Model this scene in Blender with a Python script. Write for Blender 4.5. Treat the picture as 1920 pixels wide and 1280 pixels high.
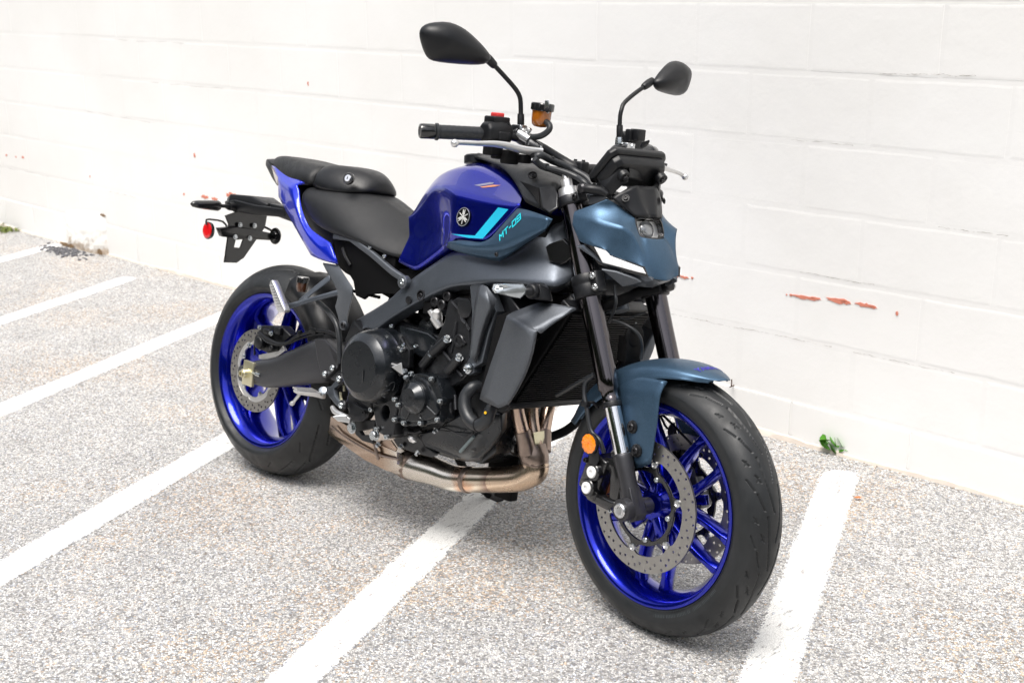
import bpy, bmesh, math, random
from mathutils import Vector, Matrix
from mathutils.bvhtree import BVHTree
for o in list(bpy.data.objects):
    bpy.data.objects.remove(o)
SC = bpy.context.scene
COL = SC.collection
R = math.radians
random.seed(7)

# ------------------------------------------------------------------ camera
cam_data = bpy.data.cameras.new('camera')
cam = bpy.data.objects.new('camera', cam_data)
COL.objects.link(cam)
SC.camera = cam
cr = Vector((0.72734, 0.68613, -0.01433)); cu = Vector((-0.1807, 0.21162, 0.9605)); cf = Vector((-0.66206, 0.69602, -0.27791))
cu = cr.cross(cf).normalized(); cr.normalize()
mw = Matrix((cr, cu, -cf)).transposed().to_4x4()
mw.translation = Vector((2.93009, -2.01549, 1.4106))
cam.matrix_world = mw
cam_data.sensor_width = 36
cam_data.lens = 2289.33 / 1920 * 36
cam_data.clip_start = 0.05
cam_data.clip_end = 400
cam_data.dof.use_dof = True
cam_data.dof.focus_distance = 2.75
cam_data.dof.aperture_fstop = 7.0

# ------------------------------------------------------------------ sky and sun (bright soft daylight)
SUN_EL, SUN_AZ = R(70), R(-75)
world = bpy.data.worlds.new('World')
SC.world = world
world.use_nodes = True
wn = world.node_tree
bg = wn.nodes['Background']
sky = wn.nodes.new('ShaderNodeTexSky')
sky.sky_type = 'NISHITA'
sky.sun_disc = False
sky.sun_elevation = SUN_EL
sky.sun_rotation = R(90) - SUN_AZ
sky.dust_density = 3.0
hs = wn.nodes.new('ShaderNodeHueSaturation')
hs.inputs['Saturation'].default_value = 0.30
wn.links.new(sky.outputs[0], hs.inputs['Color'])
wn.links.new(hs.outputs[0], bg.inputs['Color'])
bg.inputs['Strength'].default_value = 0.13
sun_data = bpy.data.lights.new('sun', 'SUN')
sun_data.energy = 2.3
sun_data.angle = R(34)
sun_data.color = (1.0, 0.95, 0.89)
sun = bpy.data.objects.new('sun', sun_data)
COL.objects.link(sun)
sdir = Vector((math.cos(SUN_EL) * math.cos(SUN_AZ), math.cos(SUN_EL) * math.sin(SUN_AZ), math.sin(SUN_EL)))
sun.rotation_euler = sdir.to_track_quat('Z', 'Y').to_euler()
sun.location = (0, -3, 6)
SC.view_settings.view_transform = 'Standard'
SC.view_settings.look = 'None'
SC.view_settings.gamma = 1
SC.view_settings.exposure = 0.86
SC.view_settings.use_curve_mapping = False
SC.render.engine = 'CYCLES'

# ------------------------------------------------------------------ materials
MATS = {}
def mat(name, col, rough=.5, metal=0., coat=0., coat_rough=.05, bump=0., bscale=400., vary=0., rvary=0., vscale=30., spec=.5, trans=0., flake=0.):
    m = bpy.data.materials.new(name)
    m.use_nodes = True
    n, l = m.node_tree.nodes, m.node_tree.links
    b = n['Principled BSDF']
    b.inputs['Base Color'].default_value = (*col, 1)
    b.inputs['Roughness'].default_value = rough
    b.inputs['Metallic'].default_value = metal
    b.inputs['Coat Weight'].default_value = coat
    b.inputs['Coat Roughness'].default_value = coat_rough
    b.inputs['Specular IOR Level'].default_value = spec
    b.inputs['Transmission Weight'].default_value = trans
    tc = n.new('ShaderNodeTexCoord')
    if vary:
        t = n.new('ShaderNodeTexNoise'); t.inputs['Scale'].default_value = vscale; t.inputs['Detail'].default_value = 6
        l.new(tc.outputs['Object'], t.inputs['Vector'])
        mx = n.new('ShaderNodeMix'); mx.data_type = 'RGBA'
        mx.inputs[6].default_value = (*[c * (1 - vary) for c in col], 1)
        mx.inputs[7].default_value = (*[min(1, c * (1 + vary)) for c in col], 1)
        l.new(t.outputs['Fac'], mx.inputs[0]); l.new(mx.outputs[2], b.inputs['Base Color'])
    if rvary:
        t = n.new('ShaderNodeTexNoise'); t.inputs['Scale'].default_value = vscale * 1.7; t.inputs['Detail'].default_value = 5
        l.new(tc.outputs['Object'], t.inputs['Vector'])
        mr = n.new('ShaderNodeMapRange'); mr.inputs['From Min'].default_value = .3; mr.inputs['From Max'].default_value = .7
        mr.inputs['To Min'].default_value = max(.02, rough - rvary); mr.inputs['To Max'].default_value = min(1, rough + rvary)
        l.new(t.outputs['Fac'], mr.inputs['Value']); l.new(mr.outputs[0], b.inputs['Roughness'])
    if bump:
        t = n.new('ShaderNodeTexNoise'); t.inputs['Scale'].default_value = bscale; t.inputs['Detail'].default_value = 2
        l.new(tc.outputs['Object'], t.inputs['Vector'])
        bp = n.new('ShaderNodeBump'); bp.inputs['Strength'].default_value = bump; bp.inputs['Distance'].default_value = .001
        l.new(t.outputs['Fac'], bp.inputs['Height']); l.new(bp.outputs[0], b.inputs['Normal'])
    if flake:
        t = n.new('ShaderNodeTexVoronoi'); t.inputs['Scale'].default_value = 1500
        l.new(tc.outputs['Object'], t.inputs['Vector'])
        mr = n.new('ShaderNodeMapRange'); mr.inputs['To Min'].default_value = 1 - flake; mr.inputs['To Max'].default_value = 1 + flake
        s = n.new('ShaderNodeSeparateColor'); l.new(t.outputs['Color'], s.inputs[0]); l.new(s.outputs[0], mr.inputs['Value'])
        mx = n.new('ShaderNodeMix'); mx.data_type = 'RGBA'; mx.blend_type = 'MULTIPLY'; mx.inputs[0].default_value = 1
        mx.inputs[6].default_value = (*col, 1); l.new(mr.outputs[0], mx.inputs[7]); l.new(mx.outputs[2], b.inputs['Base Color'])
    MATS[name] = m
    return m
M_blue = mat('gloss metallic blue paint', (.003, .010, .38), .27, .88, 1., .02, flake=.35)
M_blue2 = mat('wheel blue paint', (.002, .010, .36), .24, .90, .7, .05, flake=.3)
M_tail = mat('tail blue paint', (.003, .022, .60), .33, .55, 1., .03, flake=.25)
M_slate = mat('matte slate blue paint', (.052, .100, .160), .42, .75, .12, .4, flake=.3, rvary=.04)
M_grey = mat('matte grey metallic paint', (.105, .115, .13), .50, .65, .05, .4, flake=.2, rvary=.04)
M_frame = mat('dark grey frame paint', (.105, .118, .138), .42, .80, .08, .35, flake=.2, rvary=.04)
M_swing = mat('swingarm paint', (.055, .056, .062), .40, .6, .1, .3, flake=.15, rvary=.04)
M_black = mat('black plastic', (.0055, .006, .0075), .40, 0, 0, spec=.38, bump=.25, bscale=900, rvary=.06)
M_dark = mat('deep black parts', (.0035, .0035, .004), .6, spec=.15)
M_gloss = mat('gloss black', (.008, .008, .009), .22, 0, .5, .08)
M_engine = mat('engine dark paint', (.016, .017, .020), .36, .45, .35, .22, bump=.35, bscale=700, rvary=.06)
M_cover = mat('engine cover paint', (.011, .0135, .017), .30, .45, .5, .16, bump=.12, bscale=900, rvary=.05)
M_seat = mat('seat vinyl', (.007, .0075, .0085), .44, 0, 0, spec=.38, bump=.5, bscale=1100, rvary=.06)
M_rubber = mat('tyre rubber', (.0125, .014, .0155), .48, 0, 0, spec=.42, bump=.3, bscale=500, vary=.35, rvary=.12, vscale=18)
M_hose = mat('hose rubber', (.016, .018, .021), .42, rvary=.05)
M_tube = mat('bronze black anodised', (.11, .10, .105), .15, 1., .2, .06)
M_chrome = mat('chrome', (.82, .82, .83), .10, 1.)
M_alu = mat('machined aluminium', (.62, .63, .64), .30, 1., rvary=.1)
M_silver = mat('cast silver', (.70, .70, .70), .38, .9, bump=.1)
M_bolt = mat('zinc bolt', (.55, .58, .60), .25, 1., rvary=.1, vscale=200)
M_boltk = mat('black bolt', (.03, .03, .033), .32, .6)
M_gold = mat('zinc gold', (.66, .62, .44), .32, .85)
M_disc = mat('brushed disc steel', (.33, .32, .305), .32, .95, bump=.2, bscale=300, vary=.15, vscale=60)
M_foot = mat('fork casting', (.045, .045, .050), .40, .6, .1, .3)
M_orange = mat('orange reflector', (.85, .22, .005), .18, .0, .8, .05)
M_red = mat('red reflector', (.65, .008, .012), .18, .0, .8, .05)
M_redp = mat('red switch', (.80, .05, .05), .4)
M_clear = mat('clear lens', (.42, .45, .47), .14, .7, .6, .02)
M_lens = mat('light strip lens', (.86, .87, .88), .12, .1, 1., .02)
M_cyan = mat('cyan print', (.02, .55, .80), .35, 0, .8, .05)
M_cyan2 = mat('cyan lettering', (.02, .60, .72), .4)
M_orangep = mat('orange print', (.55, .20, .08), .35, 0, .8, .05)
M_greyp = mat('grey print', (.17, .17, .26), .35, 0, .8, .05)
M_violet = mat('violet lettering', (.06, .05, .50), .4)
M_white = mat('white plastic', (.75, .75, .74), .4)
M_amber = mat('amber plastic', (.30, .09, .006), .15, 0, .8, .05)
M_amberd = mat('smoked amber plastic', (.06, .022, .01), .15, 0, .5, .05)
M_fin = mat('radiator fins', (.0035, .0035, .004), .5, 0, spec=.2)
M_taill = mat('tail lamp lens', (.30, .22, .20), .12, 0, 1., .02)
M_glass = mat('mirror glass', (.8, .82, .83), .02, 1.)
M_screen = mat('display glass', (.01, .01, .012), .06, 0, 1, .02)
M_pad = mat('brake pad', (.20, .065, .03), .6, .3)

def exhaust_mat():
    m = mat('heat tinted steel', (.5, .4, .33), .3, 1.)
    n, l = m.node_tree.nodes, m.node_tree.links
    b = n['Principled BSDF']
    tc = n.new('ShaderNodeTexCoord')
    sp = n.new('ShaderNodeSeparateXYZ'); l.new(tc.outputs['Object'], sp.inputs[0])
    t = n.new('ShaderNodeTexNoise'); t.inputs['Scale'].default_value = 14; t.inputs['Detail'].default_value = 4; l.new(tc.outputs['Object'], t.inputs['Vector'])
    a = n.new('ShaderNodeMath'); a.operation = 'MULTIPLY_ADD'; a.inputs[1].default_value = .12; l.new(t.outputs['Fac'], a.inputs[0]); l.new(sp.outputs['X'], a.inputs[2])
    cr_ = n.new('ShaderNodeValToRGB'); l.new(a.outputs[0], cr_.inputs[0])
    e = cr_.color_ramp.elements
    e[0].position = .40; e[0].color = (.36, .28, .23, 1)
    e[1].position = 1.12; e[1].color = (.30, .20, .16, 1)
    for p, c in ((.66, (.46, .35, .27)), (.74, (.72, .67, .60)), (.88, (.76, .71, .63)), (.912, (.58, .34, .22)), (.94, (.70, .60, .48)), (1.02, (.62, .48, .36))):
        q = e.new(p); q.color = (*c, 1)
    l.new(cr_.outputs[0], b.inputs['Base Color'])
    mr = n.new('ShaderNodeMapRange'); mr.inputs['To Min'].default_value = .15; mr.inputs['To Max'].default_value = .34
    l.new(t.outputs['Fac'], mr.inputs['Value']); l.new(mr.outputs[0], b.inputs['Roughness'])
    return m
M_exh = exhaust_mat()
M_weld = mat('weld and header steel', (.30, .235, .20), .36, .95, bump=.4, bscale=120, vary=.35, vscale=40, rvary=.1)
M_head = mat('header pipe steel', (.52, .39, .31), .27, 1., vary=.35, vscale=12, rvary=.08)

# ------------------------------------------------------------------ frames: bike frame (X forward, Y left, Z up) and the turned fork frame
STEER = -0.120460
PST = Vector((1.538, 0, 0))
UST = Vector((-math.sin(R(24.7)), 0, math.cos(R(24.7))))
MK = Matrix.Translation(PST) @ Matrix.Rotation(STEER, 4, UST) @ Matrix.Translation(-PST)
AXF = Vector((1.43, 0, .30))
AXR = Vector((0, 0, .317))

# ------------------------------------------------------------------ mesh helpers
def mk(name, parts, m, parent=None, k=False, smooth=True, ang=38, bev=0, sub=0, solid=0, soff=-1, seg=2):
    V, F, MI = [], [], []
    mats = []
    if isinstance(parts, tuple):
        parts = [parts]
    for p in parts:
        v, f = p[0], p[1]
        pm = p[2] if len(p) > 2 else m
        if pm not in mats: mats.append(pm)
        o = len(V)
        V += [Vector(q) for q in v]
        F += [[i + o for i in q] for q in f]
        MI += [mats.index(pm)] * len(f)
    if k:
        V = [MK @ q for q in V]
    me = bpy.data.meshes.new(name)
    me.from_pydata([tuple(q) for q in V], [], F)
    for q in mats: me.materials.append(q)
    me.polygons.foreach_set('material_index', MI)
    bm = bmesh.new(); bm.from_mesh(me)
    bmesh.ops.recalc_face_normals(bm, faces=bm.faces)
    bm.to_mesh(me); bm.free()
    if smooth:
        me.polygons.foreach_set('use_smooth', [True] * len(me.polygons))
        if not bev and not sub:
            me.set_sharp_from_angle(angle=R(ang))
    o = bpy.data.objects.new(name, me)
    COL.objects.link(o)
    if parent is not None: o.parent = parent
    if solid:
        s = o.modifiers.new('solid', 'SOLIDIFY'); s.thickness = solid; s.offset = soff; s.use_even_offset = False
    if bev:
        b = o.modifiers.new('bevel', 'BEVEL'); b.width = bev; b.segments = seg; b.limit_method = 'ANGLE'; b.angle_limit = R(25); b.harden_normals = False
        b.use_clamp_overlap = True
    return o

def loop_tube(path, r, n=12, smooth=4, cap=True, flat=1.0):
    P = [Vector(q) for q in path]
    rr = list(r) if isinstance(r, (list, tuple)) else [r] * len(P)
    if smooth > 1 and len(P) > 2:
        Q, S = [], []
        for i in range(len(P) - 1):
            p0 = P[max(i - 1, 0)]; p1 = P[i]; p2 = P[i + 1]; p3 = P[min(i + 2, len(P) - 1)]
            for j in range(smooth):
                t = j / smooth
                Q.append(.5 * ((2 * p1) + (p2 - p0) * t + (2 * p0 - 5 * p1 + 4 * p2 - p3) * t * t + (3 * p1 - p0 - 3 * p2 + p3) * t ** 3))
                S.append(rr[i] * (1 - t) + rr[i + 1] * t)
        Q.append(P[-1]); S.append(rr[-1]); P, rr = Q, S
    V, F = [], []
    d = (P[1] - P[0]).normalized()
    a = d.orthogonal().normalized()
    for i, p in enumerate(P):
        if i == 0: t = P[1] - P[0]
        elif i == len(P) - 1: t = P[-1] - P[-2]
        else: t = P[i + 1] - P[i - 1]
        t.normalize()
        a = (a - t * a.dot(t)).normalized(); b = t.cross(a)
        for j in range(n):
            w = 2 * math.pi * j / n
            V.append(p + (a * math.cos(w) + b * math.sin(w) * flat) * rr[i])
    for i in range(len(P) - 1):
        for j in range(n):
            F.append([i * n + j, i * n + (j + 1) % n, (i + 1) * n + (j + 1) % n, (i + 1) * n + j])
    if cap:
        F.append(list(range(n))[::-1]); F.append([(len(P) - 1) * n + j for j in range(n)])
    return V, F

def lathe(prof, org, axis, n=32, ref=None, cap=True):
    axis = Vector(axis).normalized(); org = Vector(org)
    a = Vector(ref) if ref else axis.orthogonal(); a = (a - axis * a.dot(axis)).normalized(); b = axis.cross(a)
    V, F = [], []
    for (r, h) in prof:
        for j in range(n):
            w = 2 * math.pi * j / n
            V.append(org + axis * h + (a * math.cos(w) + b * math.sin(w)) * max(r, 1e-5))
    for i in range(len(prof) - 1):
        for j in range(n):
            F.append([i * n + j, i * n + (j + 1) % n, (i + 1) * n + (j + 1) % n, (i + 1) * n + j])
    if cap and prof[0][0] > 1e-4 and prof[0] != prof[-1]: F.append(list(range(n))[::-1])
    if cap and prof[-1][0] > 1e-4 and prof[0] != prof[-1]: F.append([(len(prof) - 1) * n + j for j in range(n)])
    return V, F

def box(c, s, ax=None):
    c = Vector(c)
    A = ax or (Vector((1, 0, 0)), Vector((0, 1, 0)), Vector((0, 0, 1)))
    V = [c + A[0] * (s[0] / 2 * i) + A[1] * (s[1] / 2 * j) + A[2] * (s[2] / 2 * q) for i in (-1, 1) for j in (-1, 1) for q in (-1, 1)]
    return V, [[0, 1, 3, 2], [4, 6, 7, 5], [0, 4, 5, 1], [2, 3, 7, 6], [0, 2, 6, 4], [1, 5, 7, 3]]

def prism(loop, vec):
    L = [Vector(q) for q in loop]; v = Vector(vec); n = len(L)
    return L + [q + v for q in L], [list(range(n))[::-1], list(range(n, 2 * n))] + [[i, (i + 1) % n, n + (i + 1) % n, n + i] for i in range(n)]

def loft(rings, cap=True, closed=True):
    n = len(rings[0]); V = [Vector(q) for r_ in rings for q in r_]; F = []
    for i in range(len(rings) - 1):
        for j in range(n if closed else n - 1):
            F.append([i * n + j, i * n + (j + 1) % n, (i + 1) * n + (j + 1) % n, (i + 1) * n + j])
    if cap:
        F.append(list(range(n))[::-1]); F.append([(len(rings) - 1) * n + j for j in range(n)])
    return V, F

def mir(part):
    return ([Vector((q[0], -q[1], q[2])) for q in part[0]], [f[::-1] for f in part[1]]) + tuple(part[2:])

def smooth_loop(pts, it=2):
    P = [Vector(q) for q in pts]
    for _ in range(it):
        Q = []
        for i in range(len(P)):
            a, b = P[i], P[(i + 1) % len(P)]
            Q += [a * .75 + b * .25, a * .25 + b * .75]
        P = Q
    return P

def cage(name, V, faces, m, parent, k=False, mirror=False, crease=None, allc=0., sub=2, solid=0.0, soff=-1):
    keys = list(V); idx = {q: i for i, q in enumerate(keys)}
    P = [Vector(V[q]) for q in keys]
    F = [[idx[w] for w in f.split()] for f in faces.split(';') if f.strip()]
    cre = {}
    for it in (crease or '').split(','):
        it = it.strip()
        if not it: continue
        ch, w = (it.split(':') + ['1'])[:2]
        c = ch.split('-')
        for a, b in zip(c, c[1:]): cre[frozenset((idx[a], idx[b]))] = float(w)
    if mirror:
        mp = {}
        n0 = len(P)
        for i in range(n0):
            if abs(P[i].y) < 1e-4: mp[i] = i
            else: mp[i] = len(P); P.append(Vector((P[i].x, -P[i].y, P[i].z)))
        F += [[mp[i] for i in f][::-1] for f in F]
        for e, w in list(cre.items()): cre[frozenset(mp[i] for i in e)] = w
    if k: P = [MK @ q for q in P]
    me = bpy.data.meshes.new(name)
    me.from_pydata([tuple(q) for q in P], [], F)
    me.materials.append(m)
    bm = bmesh.new(); bm.from_mesh(me)
    bm.verts.ensure_lookup_table()
    cl = bm.edges.layers.float.new('crease_edge')
    for e in bm.edges:
        e[cl] = max(allc, cre.get(frozenset((e.verts[0].index, e.verts[1].index)), 0))
    bmesh.ops.recalc_face_normals(bm, faces=bm.faces)
    vl = bm.verts.layers.float.new('crease_vert')
    for v in bm.verts:
        es = [e for e in v.link_edges if e.is_boundary or e[cl] >= .7]
        if len(es) == 2:
            a_ = (es[0].other_vert(v).co - v.co).normalized(); b_ = (es[1].other_vert(v).co - v.co).normalized()
            t_ = math.degrees(math.pi - a_.angle(b_))
            if t_ > 15: v[vl] = min(.95, .45 + (t_ - 15) / 50)
        elif len(es) > 2: v[vl] = .6
    bm.to_mesh(me); bm.free()
    me.polygons.foreach_set('use_smooth', [True] * len(me.polygons))
    o = bpy.data.objects.new(name, me); COL.objects.link(o)
    if parent is not None: o.parent = parent
    if solid:
        s = o.modifiers.new('solid', 'SOLIDIFY'); s.thickness = solid; s.offset = soff
    if sub:
        s = o.modifiers.new('sub', 'SUBSURF'); s.levels = sub; s.render_levels = sub
    return o

def newell(P):
    n = Vector((0, 0, 0))
    for i in range(len(P)):
        a, b = P[i], P[(i + 1) % len(P)]
        n += Vector(((a.y - b.y) * (a.z + b.z), (a.z - b.z) * (a.x + b.x), (a.x - b.x) * (a.y + b.y)))
    return n.normalized()

def curve_mesh(loops, depth, bevel=0, res=1):
    """2D loops (first outer, rest holes) filled and extruded; returns (V, F) in local XY, Z in [-depth, 0]."""
    cu_ = bpy.data.curves.new('tmp', 'CURVE'); cu_.dimensions = '2D'; cu_.fill_mode = 'BOTH'
    for lp in loops:
        s = cu_.splines.new('POLY'); s.points.add(len(lp) - 1)
        for i, q in enumerate(lp): s.points[i].co = (q[0], q[1], 0, 1)
        s.use_cyclic_u = True
    cu_.extrude = max(depth / 2 - bevel, 0); cu_.bevel_depth = bevel; cu_.bevel_resolution = res; cu_.offset = -bevel
    o = bpy.data.objects.new('tmp', cu_); COL.objects.link(o)
    dg = bpy.context.evaluated_depsgraph_get()
    me = bpy.data.meshes.new_from_object(o.evaluated_get(dg))
    V = [v.co.copy() for v in me.vertices]; F = [list(p.vertices) for p in me.polygons]
    for v in V: v.z -= depth / 2
    bpy.data.objects.remove(o); bpy.data.meshes.remove(me); bpy.data.curves.remove(cu_)
    return V, F

def plate(pts, th, holes=(), bev=.0012, out=(0, -1, 0), smooth=0, hole_r=None):
    """flat plate from nearly coplanar 3D points; front face through the points, thickness behind it."""
    P = [Vector(q) for q in pts]
    n = newell(P)
    if n.dot(Vector(out)) < 0: n = -n
    c = sum(P, Vector()) / len(P)
    x = (Vector((1, 0, 0)) - n * n.x)
    if x.length < .2: x = Vector((0, 1, 0)) - n * n.y
    x.normalize(); y = n.cross(x)
    def to2(q):
        q = Vector(q) - c; return (q.dot(x), q.dot(y))
    if smooth: P = smooth_loop(P, smooth)
    loops = [[to2(q) for q in P]]
    for h in holes:
        if isinstance(h, tuple) and len(h) == 2 and isinstance(h[1], float):
            hc = to2(h[0]); loops.append([(hc[0] + h[1] * math.cos(a * math.pi / 8), hc[1] + h[1] * math.sin(a * math.pi / 8)) for a in range(16)])
        else: loops.append([to2(q) for q in h])
    V, F = curve_mesh(loops, th, bev)
    return [c + x * v.x + y * v.y + n * v.z for v in V], F

_bm = {}
def bolt(parent, pos, r=.006, h=.005, d=(0, -1, 0), m=None, k=False, kind='hex', name='bolt'):
    m = m or M_bolt
    key = (kind, m.name)
    if key not in _bm:
        if kind == 'hex':
            parts = [lathe([(1.35, 0), (1.35, .22), (1.0, .25)], (0, 0, 0), (0, 0, 1), 14), lathe([(1.0, .2), (1.0, .85), (.8, 1.0), (0, 1.0)], (0, 0, 0), (0, 0, 1), 6)]
        else:
            parts = [lathe([(1.0, 0), (1.0, .75), (.85, 1.0), (.52, 1.0), (.50, .4), (0, .4)], (0, 0, 0), (0, 0, 1), 12)]
        o = mk('bolt_tmp', parts, m, smooth=True, ang=30)
        _bm[key] = o.data; bpy.data.objects.remove(o)
    o = bpy.data.objects.new(name, _bm[key]); COL.objects.link(o)
    o.parent = parent
    p = Vector(pos); dv = Vector(d)
    if k: p = MK @ p; dv = MK.to_3x3() @ dv
    o.matrix_local = Matrix.Translation(p) @ dv.to_track_quat('Z', 'Y').to_matrix().to_4x4() @ Matrix.Diagonal((r, r, h, 1))
    return o

def text_mesh(body, size, org, xdir, up, depth=.0004, shear=0., sp=1., bold=0):
    cu_ = bpy.data.curves.new('tmp', 'FONT'); cu_.body = body; cu_.size = size; cu_.extrude = depth / 2; cu_.shear = shear; cu_.space_character = sp; cu_.resolution_u = 3; cu_.offset = bold
    o = bpy.data.objects.new('tmp', cu_); COL.objects.link(o)
    dg = bpy.context.evaluated_depsgraph_get()
    me = bpy.data.meshes.new_from_object(o.evaluated_get(dg))
    x = Vector(xdir).normalized(); y = Vector(up); y = (y - x * y.dot(x)).normalized(); n = x.cross(y); org = Vector(org)
    V = [org + x * v.co.x + y * v.co.y + n * v.co.z for v in me.vertices]; F = [list(p.vertices) for p in me.polygons]
    bpy.data.objects.remove(o); bpy.data.meshes.remove(me); bpy.data.curves.remove(cu_)
    return V, F

STROKES = {'M': [(0, 0, 0, 1), (0, 1, .5, .45), (.5, .45, 1, 1), (1, 1, 1, 0)], 'T': [(0, 1, 1, 1), (.5, 1, .5, 0)], '-': [(.1, .5, .9, .5)],
           '0': [(0, 0, 0, 1), (0, 1, 1, 1), (1, 1, 1, 0), (1, 0, 0, 0)], '9': [(1, 0, 1, 1), (1, 1, 0, 1), (0, 1, 0, .5), (0, .5, 1, .5), (1, 0, 0, 0)]}
def stroke_text(body, h, w, gap, th, org, xdir, up, shear):
    x = Vector(xdir).normalized(); y = Vector(up); y = (y - x * y.dot(x)).normalized(); org = Vector(org)
    V, F = [], []; cx = 0
    for ch in body:
        ww = w * (.55 if ch == '-' else 1)
        for a, b, c, d in STROKES[ch]:
            p, q = Vector((cx + a * ww, b * h)), Vector((cx + c * ww, d * h))
            t = (q - p).normalized() * th * .5; n_ = Vector((-t.y, t.x))
            o = len(V)
            for r_ in (p - t - n_, q + t - n_, q + t + n_, p - t + n_):
                V.append(org + x * (r_.x + shear * r_.y) + y * r_.y)
            F.append([o, o + 1, o + 2, o + 3])
        cx += ww + gap
    return V, F

def drape(part, target, d=(0, 1, 0), off=.0008, cut=.008):
    """lay a thin print onto the evaluated surface of a panel along direction d."""
    bpy.context.view_layer.update()
    dg = bpy.context.evaluated_depsgraph_get()
    ev = target.evaluated_get(dg); me = ev.to_mesh()
    bvh = BVHTree.FromPolygons([v.co.copy() for v in me.vertices], [list(p.vertices) for p in me.polygons])
    ev.to_mesh_clear()
    bm = bmesh.new()
    vs = [bm.verts.new(q) for q in part[0]]
    for f in part[1]:
        try: bm.faces.new([vs[i] for i in f])
        except ValueError: pass
    bmesh.ops.triangulate(bm, faces=bm.faces)
    for _ in range(6):
        es = [e for e in bm.edges if e.calc_length() > cut]
        if not es: break
        bmesh.ops.subdivide_edges(bm, edges=es, cuts=1, use_grid_fill=False)
        bmesh.ops.triangulate(bm, faces=[f for f in bm.faces if len(f.verts) > 3])
    d = Vector(d).normalized()
    miss = []
    for v in bm.verts:
        hit, n, i, dist = bvh.ray_cast(v.co - d * .3, d)
        if hit is not None: v.co = hit - d * off
        else: miss.append(v)
    bmesh.ops.delete(bm, geom=miss, context='VERTS')
    bm.verts.index_update()
    V = [v.co.copy() for v in bm.verts]; F = [[v.index for v in f.verts] for f in bm.faces]
    bm.free()
    return V, F
def poly(pts):
    return [Vector(q) for q in pts], [list(range(len(pts)))]
def tag(o, label=None, cat=None, group=None, kind=None):
    for a, b in (('label', label), ('category', cat), ('group', group), ('kind', kind)):
        if b: o[a] = b
    return o

# ================================================================== SETTING
WA = -0.012578           # wall direction
TW = Vector((math.cos(WA), math.sin(WA), 0)); NW = Vector((-math.sin(WA), math.cos(WA), 0))
WD = 1.2738
def wp(s, z, out=0.0):   # point on the wall face: s along, z up, out towards the lot
    return TW * s + NW * (WD - out) + Vector((0, 0, z))

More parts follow.
